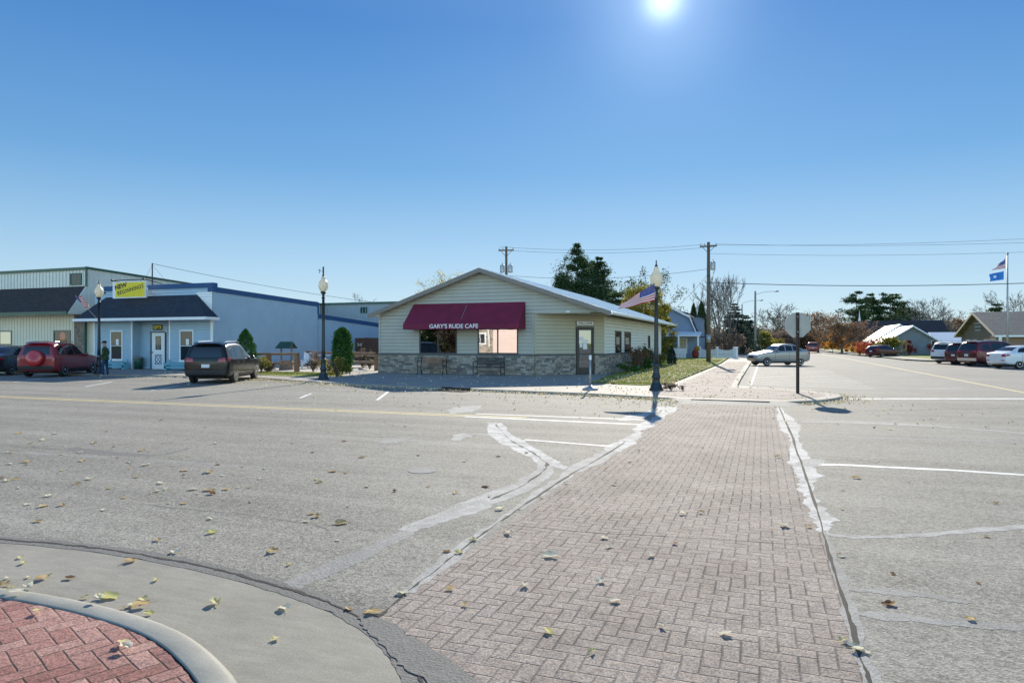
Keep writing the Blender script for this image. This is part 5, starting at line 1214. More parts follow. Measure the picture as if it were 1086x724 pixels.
wire('overhead_wire', A+Vector((-.6, 0, 0)), B+Vector((-.5, 0, .1)), .35, .010, 'upper thin wire between the two poles with transformers')
wire('overhead_wire', A+Vector((.6, 0, -.2)), B+Vector((.7, 0, -.3)), .35, .010, 'lower thin wire between the two poles with transformers')
wire('overhead_wire', A+Vector((0, 0, -2.0)), B+Vector((0, 0, -2.4)), .5, .014, 'low wire from the brown utility pole passing behind the cafe roof')
wire('service_wire', A+Vector((0, 0, -2.4)), (-7.7, 54, 3.3), .3, .012, 'wire dropping from the brown utility pole to the rear of the cafe')
# mast on the shop roof and its wires
ms = (xat(161.5, 33), 33.0, 4.8)
r = empty('roof_mast', ms, 0, 'thin dark mast with guy wires on the blue shop roof', 'mast')
mb = MB(); mb.tube([(0, 0, -.1), (0, 0, 1.95)], .04, 6); mb.build('pole', 'iron', r)
mb = MB(); mb.tube([(0, 0, 1.85), (1.3, .6, .1)], .008, 3); mb.tube([(0, 0, 1.85), (-1.6, .6, .6)], .008, 3); mb.build('guy_wire', 'wire', r)
wire('service_wire', (ms[0], ms[1], 6.72), (-20.5, 56, 4.2), .6, .012, 'long wire sloping down right from the blue shop mast')
# ------------------------------------------------------------------ yard: fences, well, tables
def railfence(posts, label, rails=(.42, .95), ph=1.12, pw=.22):
    r = empty('rail_fence', (*posts[0], .085), 0, label, 'fence', 'wooden rail fences of the yard')
    for i, p in enumerate(posts):
        mb = MB(); mb.box(p[0]-pw/2, p[0]+pw/2, p[1]-pw/2, p[1]+pw/2, .0, ph); mb.build('post', 'wood', r, world=True, bevel=.01)
    for i in range(len(posts)-1):
        for z in rails:
            a = Vector((*posts[i], z+.12)); b = Vector((*posts[i+1], z+.12)); d = (b-a).normalized()*(pw/2)
            mb = MB(); mb.tube([a+d, (a+b)/2+Vector((0, 0, -.02)), b-d], .065, 7); mb.build('rail', 'wood', r, world=True)
railfence([(-27.6, 30.8), (-25.75, 31.0), (-24.1, 31.3)], 'rail fence with square posts before the wishing well')
railfence([at(334.5, 44), at(367, 42), at(399, 39)], 'rail fence between the clipped evergreen and the cafe corner', ph=1.0, pw=.18)
r = empty('wishing_well', (-26.3, 33.2, .085), .1, 'small wishing well with a green shingled roof and reddish posts', 'wishing well')
mb = MB(); mb.slab([(-.52, -.38, 1.28), (.52, -.38, 1.28), (.42, 0, 1.66), (-.42, 0, 1.66)], .03); mb.slab([(.52, .38, 1.28), (-.52, .38, 1.28), (-.42, 0, 1.662), (.42, 0, 1.662)], .03); mb.build('roof', 'greenroof', r)
for s in (-1, 1): mb = MB(); mb.box(s*.34-.035, s*.34+.035, -.035, .035, .4, 1.38); mb.build('post', 'wood', r)
mb = MB(); mb.lathe([(.42, 0), (.40, .55), (.32, .56), (.32, .3), (0, .3)], 12); mb.build('basin', 'fieldstone', r)
mb = MB(); mb.tube([(-.45, 0, .95), (.5, 0, .95)], .03, 6); mb.build('crossbar', 'wood', r)
def picnic(loc, rz, label):
    r = empty('picnic_table', loc, rz, label, 'picnic table', 'picnic tables in the yard')
    mb = MB()
    for i in range(5): mb.box(-.9, .9, -.36+i*.148, -.225+i*.148, .72, .76)
    mb.build('tabletop', 'palewood', r)
    for s in (-1, 1):
        mb = MB(); mb.box(-.9, .9, s*.68-.13, s*.68+.13, .42, .46); mb.build('bench_seat', 'palewood', r)
        mb = MB(); x = s*.62; mb.tube([(x, -.62, 0), (x, .0, .72)], .04, 4) if False else None
        mb.tube([(x, -.66, 0), (x, -.2, .72)], .045, 4); mb.tube([(x, .66, 0), (x, .2, .72)], .045, 4); mb.tube([(x, -.75, .40), (x, .75, .40)], .04, 4); mb.build('leg', 'wood', r)
picnic((*at(345, 45.5), .085), .2, 'pale topped picnic table between the lamp post and the rail fence')
picnic((*at(387, 44.5), .085), -.3, 'picnic table half hidden beside the cafe corner')
r = empty('lawn_chair', (*at(326, 42), .085), .5, 'white slatted lawn chair right of the wishing well', 'chair')
mb = MB(); mb.slab([(-.27, -.25, .36), (.27, -.25, .36), (.27, .22, .30), (-.27, .22, .30)], .03); mb.build('seat', 'white', r)
mb = MB()
for i in range(5): mb.slab([(-.27+i*.11, .2, .32), (-.17+i*.11, .2, .32), (-.17+i*.11, .46, 1.0), (-.27+i*.11, .46, 1.0)], .02)
mb.build('backrest', 'white', r)
for s in (-1, 1): mb = MB(); mb.box(s*.32-.05, s*.32+.05, -.3, .3, .52, .55); mb.box(s*.32-.03, s*.32+.03, -.28, -.22, 0, .52); mb.box(s*.32-.03, s*.32+.03, .2, .26, 0, .52); mb.build('leg', 'white', r)
r = empty('board_fence', (-24.5, 45.5, .1), 0, 'dark brown upright board fence between the blue shop and the cafe', 'fence')
mb = MB(); rr = random.Random(4); x = -29.6
while x < -19.35: mb.box(x, x+.135, 45.5, 45.525, .1, 2.05+rr.uniform(-.015, .015)); x += .145
mb.build('boards', 'fencewood', r, world=True)
for z in (.5, 1.1, 1.8): mb = MB(); mb.box(-29.6, -19.4, 45.53, 45.57, z, z+.09); mb.build('rail', 'fencewood', r, world=True)
r = empty('yard_ornament', (*at(381.5, 52), 1.5), 0, 'small pale butterfly shaped ornament on the dark brown fence', 'ornament')
mb = MB(); 
for s in (-1, 1): mb.slab([(0, 0, 0), (s*.16, 0, .2), (s*.22, 0, .05), (s*.14, 0, -.14)], .02)
mb.build('wings', 'palewood', r); r.location.y = 45.42; r.location.x = xat(381.5, 45.42)
# ------------------------------------------------------------------ the man
def person():
    r = empty('person', (*at(111.5, 33.8), .012), 0, 'man in olive jacket, dark cap and blue jeans standing by the left lamp post', 'person')
    J = dict(pel=(0, 0, .95), wa=(0, .0, 1.08), ch=(.0, .01, 1.28), nk=(-.02, 0, 1.47), hd=(-.04, 0, 1.60), ht=(-.035, 0, 1.71))
    V = [J['pel'], J['wa'], J['ch'], J['nk'], J['hd'], J['ht']]; R = [(.165, .135), (.155, .125), (.19, .085), (.062, .062), (.095, .085), (.07, .065)]
    E = [(0, 1), (1, 2), (2, 3), (3, 4), (4, 5)]
    def chain(start, pts, rs):
        p = start
        for q, rr_ in zip(pts, rs): V.append(q); R.append((rr_, rr_)); E.append((p, len(V)-1)); p = len(V)-1
        return p
    for s in (-1, 1):        # the body faces -X; s runs along Y
        chain(0, [(0, s*.10, .88), (-.01+.04*s, s*.11, .50), (.02+.05*s, s*.115, .10), (-.10+.05*s, s*.13, .045)], [.10, .066, .05, .042])
        h = chain(2, [(0, s*.20, 1.38), (.05, s*.25, 1.12), (-.14, s*.20, 1.0), (-.23, s*.17, 1.02)], [.068, .052, .042, .036])
        for k in range(4): chain(h, [(-.275, s*(.19-.022*k), 1.03-.004*k), (-.31+.006*k, s*(.188-.022*k), 1.005)], [.010, .009])
        chain(h, [(-.26, s*.14, 1.05)], [.011])
    me = bpy.data.meshes.new('body'); me.from_pydata(V, E, []); o = bpy.data.objects.new('body', me); COL.objects.link(o); o.parent = r
    sk = o.modifiers.new('skin', 'SKIN'); sk.use_smooth_shade = True
    for i, v in enumerate(me.skin_vertices[0].data): v.radius = R[i]; v.use_root = (i == 0)
    o.modifiers.new('s', 'SUBSURF').levels = 2; o.modifiers['s'].render_levels = 2
    bake(o); me = o.data; me.materials.clear()
    for m_ in ('skin', 'jacket', 'jeans', 'shoe'): me.materials.append(M[m_])
    for p in me.polygons:
        c = p.center; k = 1
        if c.z > 1.49: k = 0
        elif c.z < .085: k = 3
        elif c.z < .90 and c.x > -.2: k = 2
        elif c.x < -.19: k = 0
        p.material_index = k; p.use_smooth = True
    mb = MB(); mb.smooth = True; mb.lathe([(.088, 1.655), (.10, 1.67), (.098, 1.72), (.07, 1.765), (.0, 1.78)], 14, (-.03, 0, 0)); mb.slab([(-.10, -.07, 1.675), (-.20, -.05, 1.665), (-.20, .05, 1.665), (-.10, .07, 1.675)], .012); mb.build('cap', 'hair', r)
    mb = MB(); mb.smooth = True; mb.lathe([(.088, 1.56), (.094, 1.60), (.092, 1.67)], 12, (-.015, 0, 0)); mb.build('hair', 'hair', r) if False else None
    mb = MB(); mb.smooth = True; mb.lathe([(.0, -.02), (.012, 0), (.0, .02)], 6, (-.133, 0, 1.595)); mb.build('nose', 'skin', r)
    mb = MB(); 
    for s in (-1, 1): mb.box(-.128, -.118, s*.033-.012, s*.033+.012, 1.617, 1.626)
    mb.build('eyes', 'hair', r)
    mb = MB(); mb.smooth = True; mb.lathe([(.205, .83), (.205, .90), (.185, 1.0)], 16); 
    for i, v in enumerate(mb.v): mb.v[i] = (v[0]*.80, v[1]*.95, v[2])
    mb.build('jacket_hem', 'jacket', r)
    r.rotation_euler.z = rad(25)
person()
# ------------------------------------------------------------------ vegetation
def quads(name, C, size, mat, parent, asp=.6, flat=0., bias=None, tri=False):
    """many small leaf faces: C (N,3) centres, size (N,)"""
    N = len(C); d = RNG.normal(size=(N, 3))
    if flat: d[:, 2] *= (1-flat)
    d /= np.linalg.norm(d, axis=1)[:, None]
    e = RNG.normal(size=(N, 3)); 
    if bias is not None: e[:, 2] += bias
    b = np.cross(d, e); b /= (np.linalg.norm(b, axis=1)[:, None]+1e-9)
    s = size[:, None]
    if tri: V = np.stack([C-d*s*.6-b*s*asp*.6, C-d*s*.6+b*s*asp*.6, C+d*s], 1); k = 3
    else: V = np.stack([C-d*s, C-b*s*asp, C+d*s, C+b*s*asp], 1); k = 4
    V = V.reshape(-1, 3); off = np.array(parent.location) if parent is not None else np.zeros(3)
    me = bpy.data.meshes.new(name); me.vertices.add(N*k); me.vertices.foreach_set('co', (V-off).astype(np.float32).ravel())
    me.loops.add(N*k); me.loops.foreach_set('vertex_index', np.arange(N*k, dtype=np.int32))
    me.polygons.add(N); me.polygons.foreach_set('loop_start', np.arange(0, N*k, k, dtype=np.int32))
    try: me.polygons.foreach_set('loop_total', np.full(N, k, dtype=np.int32))
    except Exception: pass
    me.update(calc_edges=True); me.materials.append(M[mat]); o = bpy.data.objects.new(name, me); COL.objects.link(o)
    if parent is not None: o.parent = parent
    return o
def limbs(base, h, R, spread, depth, r0, seed, first=.25, n0=6, up=.5, kids=(3, 4), trunks=1, lean=.05, ratio=.62):
    r = random.Random(seed); segs = []; tips = []
    def grow(p, d, L, rad_, lev):
        n = 3; path = [p]; q = p.copy(); dd = d.copy()
        for i in range(n):
            dd = (dd + Vector((r.gauss(0, .13), r.gauss(0, .13), r.gauss(0, .08)+.05*up))).normalized(); q = q + dd*L/n; path.append(q.copy())
        segs.append((path, [rad_*(1-.22*i) for i in range(n+1)], lev))
        if lev >= depth: tips.append(q); return
        for k in range(r.randint(*kids)):
            i = r.choice([1, 2, 3, 3]); a = r.uniform(0, 2*PI); sp = spread*r.uniform(.6, 1.3)
            perp = dd.orthogonal().normalized(); perp.rotate(Matrix.Rotation(a, 3, dd))
            nd = (dd*math.cos(sp)+perp*math.sin(sp)); nd.z += up*.25; nd.normalize()
            grow(path[i], nd, L*ratio*r.uniform(.8, 1.2), rad_*.55, lev+1)
    for tk in range(trunks):
        b = Vector(base) + (Vector((r.uniform(-.4, .4), r.uniform(-.4, .4), 0)) if trunks > 1 else Vector((0, 0, 0)))
        d = Vector((r.gauss(0, lean), r.gauss(0, lean), 1)).normalized()
        if trunks > 1: d = (d+Vector((b.x-base[0], b.y-base[1], 0))*.25).normalized()
        n = 8; path = [b]; q = b.copy(); TL = h*.78
        for i in range(n):
            d = (d+Vector((r.gauss(0, .04), r.gauss(0, .04), .03))).normalized(); q = q+d*TL/n; path.append(q.copy())
        segs.append((path, [r0*(1-.10*i) for i in range(n+1)], 0))
        for k in range(n0):
            f = first+(1-first)*(k+r.random())/n0; i = min(n-1, int(f*n)); p = path[i].lerp(path[i+1], f*n-i)
            a = k*2.4+r.uniform(-.5, .5); sp = spread*1.5*r.uniform(.7, 1.15)*(1.1-.5*f)
            nd = Vector((math.cos(a)*math.sin(sp), math.sin(a)*math.sin(sp), math.cos(sp)))
            grow(p, nd, R*(1.05-.45*f)*r.uniform(.75, 1.1), r0*(.5-.25*f), 1)
        grow(path[-1], d, R*.5, r0*.22, 2)
    return segs, tips
def skel(segs, name, mat, parent, levs=None, thin=1., n=(7, 5, 3, 3, 3, 3, 3, 3), minr=.006):
    mb = MB(); mb.smooth = True
    for path, rs, lev in segs:
        if levs is None or lev in levs: mb.tube(path, [max(minr, q*thin) for q in rs], n[lev], cap=False)
    return mb.build(name, mat, parent, world=True, fix=False)
def bare(px, t, h, R, label, seed, mat='barkgrey', cat='bare tree', trunks=1, depth=4, r0=None, z0=0., leaves=None, spread=.5, up=.5, kids=(3, 4), n0=8, first=.25, minr=.012, ratio=.62, group=None):
    b = (*at(px, t), z0); r = empty('bare_tree' if not leaves else 'thin_tree', b, 0, label, cat, group)
    segs, tips = limbs(b, h, R, spread, depth, r0 or h*.016, seed, n0=n0, up=up, trunks=trunks, kids=kids, first=first, ratio=ratio)
    zm = max(p.z for pth, _, _ in segs for p in pth)
    f = (h+z0)/zm
    segs = [([Vector((p.x, p.y, (p.z-z0)*f+z0)) for p in pth], rs, l) for pth, rs, l in segs]
    skel(segs, 'trunk', mat, r, (0, 1)); skel(segs, 'twigs', mat, r, tuple(range(2, 8)), minr=minr)
    if leaves:
        m, n_, s = leaves; T = np.array([[p.x, p.y, (p.z-z0)*f+z0] for p in tips]); 
        C = np.repeat(T, n_, 0)+RNG.normal(size=(len(T)*n_, 3))*s*2.2
        quads('leaves', C, RNG.uniform(.6, 1.2, len(C))*s, m, r)
    return r
def leafy(px, t, h, R, label, seed, mat, cat='tree', n=60, per=260, s=.10, base=.25, sq=1., z0=0., bark='bark', name='leafy_tree', xy=None, gapp=.0, group=None, loose=.5):
    b = (*(xy or at(px, t)), z0); r = empty(name, b, 0, label, cat, group); rr = random.Random(seed)
    segs, tips = limbs(b, h*.95, R*.9, .5, 3, h*.018, seed, n0=7)
    skel(segs, 'trunk', bark, r, (0, 1, 2))
    P = []
    for i in range(n):
        a = rr.uniform(0, 2*PI); f = rr.random(); z = base+(1-base)*f
        prof = math.sin(PI*min(1, max(.03, (f*.86+.12))))**.6; ra = R*prof*math.sqrt(rr.uniform(.1, 1))*rr.uniform(.75, 1.12)
        c = np.array([b[0]+math.cos(a)*ra, b[1]+math.sin(a)*ra*sq, z0+z*h*.96]); cr = R*rr.uniform(.14, .30)
        P.append(c+RNG.normal(size=(per, 3))*np.array([cr, cr, cr*.7])*loose*1.15)
    C = np.concatenate(P); C = C[C[:, 2] > z0+.05]; quads('crown', C, RNG.uniform(.6, 1.3, len(C))*s, mat, r); return r
def conifer(px, t, h, R, label, seed, mat='pine', cat='pine tree', whorls=16, base=.1, s=.14, per=70, droop=.1, irr=.35, z0=0., power=.8, name='pine_tree', gap=.0, group=None, dens=1., zs=.33, rise=0.):
    b = (*at(px, t), z0); r = empty(name, b, 0, label, cat, group); rr = random.Random(seed)
    mb = MB(); mb.smooth = True; mb.tube([(b[0], b[1], z0), (b[0]+.1, b[1], z0+h*.5), (b[0], b[1], z0+h*.97)], [h*.018, h*.011, .02], 8); mb.build('trunk', 'bark', r, world=True)
    P = []; bb = MB()
    for k in range(whorls):
        f = base+(1-base)*(k+rr.uniform(-.3, .3))/whorls; f = min(.985, max(base, f)); L0 = R*(max(0., 1-(f-base)/(1-base))**power)+R*.07
        nb = rr.randint(5, 8)
        for j in range(nb):
            if rr.random() < gap: continue
            a = rr.uniform(0, 2*PI); L = L0*rr.uniform(1-irr, 1+irr*.6); z = z0+h*f
            e = np.array([math.cos(a)*L, math.sin(a)*L, -droop*L+rise*L+rr.uniform(0, .25)*L*(1 if droop < .15 else .3)])
            p0 = np.array([b[0], b[1], z]); bb.tube([p0, p0+e*.5+np.array([0, 0, .03*L]), p0+e], [.03, .02, .008], 3, cap=False)
            m = max(8, int(per*dens*(L/R+.15))); u = RNG.uniform(.25, 1.05, m)**.8
            C = p0+e*u[:, None]; w = (.10+.14*(1-np.abs(u-.6)))*L
            C = C+RNG.normal(size=(m, 3))*np.stack([w, w, w*zs], 1); P.append(C)
    bb.build('branches', 'bark', r, world=True, fix=False)
    C = np.concatenate(P); quads('crown', C, RNG.uniform(.6, 1.25, len(C))*s, mat, r, asp=.32, flat=.4); return r
def arbor(xy, h, R, label, seed, z0=.085, n=5200, s=.045, mat='arbor', taper=.8, cat='bush', name='arborvitae', round_=2.4):
    b = (*xy, z0); r = empty(name, b, 0, label, cat); 
    mb = MB(); mb.smooth = True; mb.tube([(b[0], b[1], z0), (b[0], b[1], z0+h*.8)], [.05, .02], 6); mb.build('trunk', 'bark', r, world=True)
    f = RNG.uniform(0.0, 1, n); prof = (1-np.clip(f, 0, 1)**round_)**taper*(.80+.20*np.clip(f*5, 0, 1))
    a = RNG.uniform(0, 2*PI, n); ra = R*prof*(1-.35*RNG.random(n)**2.5)*(1+.09*np.sin(a*5+f*9)+.09*np.sin(a*9-f*17)+.07*np.sin(a*3+f*31)+.08*np.abs(RNG.normal(size=n))**1.5*np.sign(RNG.normal(size=n)))
    C = np.stack([b[0]+np.cos(a)*ra, b[1]+np.sin(a)*ra, z0+.04+f*h*.98], 1); quads('foliage', C, RNG.uniform(.6, 1.3, n)*s, mat, r, asp=.45, bias=0); return r
def bush(xy, h, R, label, seed, mat, z0=.085, n=1500, s=.05, name='shrub', cat='shrub', twigs=True, sq=1., group=None):
    b = (*xy, z0); r = empty(name, b, 0, label, cat, group); rr = random.Random(seed)
    mb = MB()
    for k in range(26):
        a = rr.uniform(0, 2*PI); q = rr.uniform(.3, .95); e = (b[0]+math.cos(a)*R*q, b[1]+math.sin(a)*R*q*sq, z0+h*rr.uniform(.6, 1.05))
        mb.tube([(b[0], b[1], z0), ((b[0]+e[0])/2, (b[1]+e[1])/2, z0+h*.55), e], [.014*h+.004, .009*h+.003, .004], 3, cap=False)
    mb.build('stems', 'bark', r, world=True, fix=False)
    cl = RNG.normal(size=(max(8, n//110), 3))*np.array([R*.42, R*.42*sq, h*.26])+np.array([0, 0, h*.55])
    idx = RNG.integers(0, len(cl), n); C = cl[idx]+RNG.normal(size=(n, 3))*np.array([R, R*sq, h*.8])*.13; C[:, 2] = np.clip(C[:, 2], .02, h*1.12)
    quads('foliage', C+np.array(b), RNG.uniform(.6, 1.3, n)*s, mat, r); return r

# near the buildings
arbor((-20.75, 30.7), 2.4, .49, 'tall clipped evergreen bush right of the middle lamp post', 1, .10, 14000, taper=.5, round_=4.5)
arbor((-26.55, 30.1), 2.35, .62, 'pointed evergreen bush behind the black suv', 2, .10, 9000, round_=2.2, taper=.75)
arbor((-6.75, 42.3), 1.3, .36, 'low dark cone evergreen by the cafe side wall', 3, .11, 3000, .05, round_=1.7)
arbor((-6.1, 50.2), 1.25, .33, 'low dark evergreen at the far end of the cafe side wall', 4, .11, 2500, .05, 'spruce', round_=2)
bush((-6.85, 39.6), 1.15, .75, 'leafless reddish brown shrub against the stone side of the cafe', 5, 'brownleaf', .11, 700, .055)
bush((-6.75, 41.0), 1.35, .5, 'dry brown flower stalks beside the cone evergreen', 6, 'brownleaf', .11, 350, .05)
bush((-6.7, 46.8), 1.05, .7, 'yellow green shrub between the two low evergreens', 7, 'yellowgreen', .11, 1500, .05)
bush((-6.9, 45.0), 1.3, .45, 'dark green shrub by the cafe side wall', 8, 'bluegreen', .11, 900, .05)
bush((-6.8, 36.6), .45, .7, 'low green plants under the first cafe side window', 9, 'arbor', .11, 900, .05)
bush((-18.9, 27.5), .95, .7, 'yellow green garden shrub at the foot of the middle lamp post', 10, 'yellowgreen', .085, 1300, .045)
bush(at(332, 37.5), 1.0, .6, 'tan and red seedy shrub left of the middle lamp post', 11, 'rustleaf', .085, 900, .045)
bush((-25.2, 30.2), .5, .65, 'low dry shrub at the foot of the left rail fence', 12, 'rustleaf', .14, 700, .045)
bush(at(277, 36.5), .85, .45, 'yellow leaved plant between the black suv and the rail fence post', 13, 'yellowgreen', .085, 700, .04)
bush(at(384, 44), 1.1, .6, 'brown dried plants in front of the dark board fence', 14, 'rustleaf', .085, 900, .05)
bush(at(392, 41), .6, .5, 'low green and white plant near the cafe left corner', 15, 'bluegreen', .085, 600, .05)

# behind the cafe
conifer(612, 78, 12.9, 3.6, 'tallest dark pine behind the cafe roof', 21, whorls=26, base=.1, s=.15, per=330, power=.75, irr=.6, droop=-.05, gap=.08, zs=.7, rise=.18)
conifer(634, 80, 11.8, 3.0, 'second dark pine overlapping the right of the tallest one', 22, whorls=22, base=.1, s=.15, per=310, power=.8, irr=.6, droop=-.05, gap=.08, zs=.7, rise=.18)
conifer(593, 77, 9.2, 2.3, 'lower dark pine on the left of the tallest one', 23, whorls=18, base=.12, s=.18, per=160, power=.6, irr=.55, droop=0, zs=1.2, rise=.2)
conifer(653, 74, 7.4, 3.4, 'low green pine behind the right slope of the cafe roof', 24, whorls=16, base=.12, s=.18, per=150, power=.6, irr=.5)
leafy(682, 62, 6.9, 2.5, 'rounded yellow green tree behind the corner lamp post', 25, 'yellowgreen', n=75, per=210, s=.09, base=.15)
leafy(704, 68, 5.4, 1.3, 'green tree right of the yellow green one, before the gambrel house', 26, 'yellowgreen', n=45, per=200, s=.09, base=.15)
bare(668, 82, 10.2, 3.3, 'thin dull green tree rising behind the yellow green one, left crown', 27, leaves=('bluegreen', 14, .13), cat='tree', depth=3, n0=9)
bare(692, 84, 10.4, 3.4, 'thin dull green tree rising behind the yellow green one, right crown', 28, leaves=('bluegreen', 14, .13), cat='tree', depth=3, n0=9)
bare(478, 72, 9.2, 3.4, 'nearly leafless tree with pale yellow tips over the left cafe roof', 29, leaves=('paleleaf', 5, .10), cat='tree', depth=4, minr=.008, n0=9)
bare(446, 78, 7.6, 2.6, 'small nearly leafless tree with pale yellow tips, left of the larger one', 30, leaves=('paleleaf', 5, .10), cat='tree', depth=4, minr=.008)
bare(386, 72, 7.0, 2.4, 'small leafless tree behind the left eave of the cafe', 31, depth=4, minr=.010)
# gambrel house side and beyond
arbor(at(735.5, 90), 6.9, .72, 'dark column evergreen left of its taller twin', 41, 0, 5000, .13, 'pine', cat='tree', name='column_tree')
arbor(at(744, 88), 7.1, .82, 'dark column evergreen, taller of the twins by the gambrel house', 42, 0, 5000, .13, 'pine', cat='tree', name='column_tree')
bare(768, 92, 11.6, 4.0, 'tall many stemmed leafless tree right of the brown utility pole', 43, trunks=3, depth=4, spread=.33, up=.9, n0=9, minr=.016, r0=.13)
bare(757, 95, 8.8, 3.2, 'leafless tree just behind the brown utility pole', 44, trunks=2, depth=4, spread=.35, up=.9, minr=.016, r0=.10)
conifer(779, 95, 7.3, 2.7, 'dark blue green spruce between the utility poles', 45, 'spruce', 'spruce tree', whorls=20, base=.04, s=.17, per=150, power=.9, irr=.2, droop=.15, name='spruce_tree')
conifer(791, 108, 6.2, 2.6, 'smaller dark spruce behind the shorter grey pole', 46, 'spruce', 'spruce tree', whorls=16, base=.04, s=.18, per=120, power=.8, irr=.3, droop=.1, name='spruce_tree')
for i, (px, t, h, R) in enumerate(((746, 84, 2.6, 2.2), (760, 88, 3.1, 2.6), (773, 82, 2.4, 2.0), (737, 86, 2.3, 1.6))):
    bush(at(px, t), h, R, ['dusty brown bush behind the left part of the white fence', 'large reddish brown bush behind the brown utility pole', 'dusty brown bush behind the right end of the white fence', 'brown bush beside the gambrel house porch'][i], 50+i, 'rustleaf', 0, 3000, .09, group='brown bushes behind the white fence')
bare(818, 150, 10.5, 5.6, 'round leafless tree behind the taller grey pole', 57, depth=4, spread=.6, n0=11, minr=.03, mat='bark', kids=(3, 5))
bare(834, 165, 9.0, 5.0, 'leafless tree right behind the octagonal sign', 58, depth=4, spread=.6, n0=10, minr=.03, mat='bark')
leafy(812, 115, 3.3, 2.6, 'bright yellow green bush tree before the leafless trees', 59, 'yellowgreen', n=40, per=150, s=.13, base=.05)
leafy(829, 125, 3.6, 2.8, 'russet bush tree left of the octagonal sign', 60, 'rustleaf', n=36, per=140, s=.14, base=.05)
leafy(800, 120, 3.8, 2.6, 'dull green bush tree between the far grey poles', 61, 'bluegreen', n=40, per=150, s=.13, base=.05)
leafy(852, 150, 6.0, 4.4, 'brown leaved tree hidden behind the octagonal sign', 62, 'brownleaf', n=46, per=150, s=.17, base=.08)
leafy(842, 150, 4.0, 4.0, 'low russet tree at the far end of the side street', 63, 'rustleaf', n=40, per=150, s=.17, base=.05)
bare(868, 128, 7.3, 3.2, 'slim brown leaved tree left of the orange one', 64, leaves=('brownleaf', 5, .15), cat='tree', depth=4, minr=.02, n0=10)
bare(893, 106, 6.1, 3.9, 'broad brown tree with orange lower leaves by the side street', 65, leaves=('brownleaf', 6, .12), cat='tree', depth=4, spread=.7, minr=.02, n0=14, first=.3, r0=.22)
leafy(883, 107, 2.9, 1.7, 'orange shrub left of the broad brown tree trunk', 66, 'orangeleaf', n=22, per=110, s=.12, base=.25, name='shrub')
leafy(903, 109, 3.2, 1.6, 'bright orange shrub right of the broad brown tree trunk', 67, 'orangeleaf', n=24, per=110, s=.12, base=.12, name='shrub')
bush(at(912, 88), 1.6, 1.1, 'orange red low shrub by the church corner', 68, 'orangeleaf', 0, 1400, .09)
bush(at(926, 85), 1.9, 1.5, 'red shrub above the small maroon hatchback', 69, 'redleaf', 0, 2200, .09)
leafy(943, 83, 2.45, 1.75, 'round olive green bush right of the red shrub', 70, 'yellowgreen', n=40, per=130, s=.09, base=.05, name='round_bush', cat='bush')
bush(at(964, 84), 1.7, .75, 'dark red shrub against the grey church wall', 71, 'redleaf', 0, 1500, .08)
bush(at(991, 83.5), 1.6, .8, 'dark red shrub at the right corner of the grey church wall', 72, 'redleaf', 0, 1500, .08)
conifer(908, 142, 12.6, 2.9, 'tall dark pine left of the other two behind the church', 73, whorls=16, base=.25, s=.26, per=150, power=.45, irr=.6, droop=0, gap=.38, zs=.5, rise=.05)
conifer(926, 146, 12.2, 2.5, 'dark pine in the middle of the three behind the church', 74, whorls=15, base=.25, s=.26, per=150, power=.4, irr=.6, droop=0, gap=.38, zs=.5, rise=.05)
conifer(944, 144, 12.2, 3.6, 'broad layered pine on the right of the three behind the church', 75, whorls=14, base=.25, s=.26, per=190, power=.4, irr=.6, droop=0, gap=.38, zs=.45, rise=.08)
leafy(965, 150, 9.2, 5.4, 'dull green tree right of the three tall pines', 76, 'bluegreen', n=60, per=150, s=.2, base=.15)
leafy(950, 160, 7.6, 5.0, 'low dull green tree between the pines and the church', 77, 'bluegreen', n=50, per=150, s=.2, base=.15)
bare(982, 128, 10.2, 4.6, 'leafless tree left of the curved one behind the church roof', 78, depth=4, spread=.5, minr=.025, n0=10)
bare(998, 120, 9.8, 4.4, 'leafless tree with long curved limbs left of the tan gable', 79, depth=4, spread=.65, minr=.022, n0=8, r0=.26, up=.9)
bare(968, 150, 10.5, 4.8, 'leafless tree rising behind the dull green trees', 80, depth=4, minr=.03)
leafy(1012, 150, 6.4, 5.0, 'russet tree between the church and the tan gable', 81, 'brownleaf', n=50, per=150, s=.2, base=.08)
leafy(992, 140, 5.8, 5.0, 'brown hedge tree behind the church roof ridge', 82, 'rustleaf', n=50, per=150, s=.2, base=.08)
bare(1062, 118, 10.8, 5.0, 'leafless tree above the tan building roof', 83, depth=4, minr=.022, n0=10)
conifer(1056, 112, 8.2, 1.7, 'small dark evergreen poking over the tan building roof', 84, whorls=14, base=.2, s=.2, per=110, power=.5, irr=.3)
bare(1088, 110, 10.0, 4.4, 'leafless tree at the right edge of the photo', 85, depth=4, minr=.022)
# far wood that reads as one mass
W = []
for i in range(560):
    px = RNG.uniform(690, 1250); t = RNG.uniform(190, 330); p = at(px, t); h = RNG.uniform(4.5, 9)*(t/260)
    n = 120; C = RNG.normal(size=(n, 3))*np.array([2.6, 2.6, h*.22])+np.array([p[0], p[1], h*.5]); C[:, 2] = np.clip(C[:, 2], 0, h*1.1); W.append(C)
C = np.concatenate(W); o = quads('far_wood', C, RNG.uniform(.25, .6, len(C)), 'rustleaf', None); tag(o, 'far brown autumn wood along the horizon on the right', 'wood', kind='stuff')
W = []
for i in range(260):
    px = RNG.uniform(-500, 690) if i < 200 else RNG.uniform(860, 1200); t = RNG.uniform(150, 300); p = at(px, t); h = RNG.uniform(5, 9)*(t/240)
    if i >= 200: h *= .9
    C = RNG.normal(size=(90, 3))*np.array([2.6, 2.6, h*.22])+np.array([p[0], p[1], h*.5]); C[:, 2] = np.clip(C[:, 2], 0, h*1.1); W.append(C)
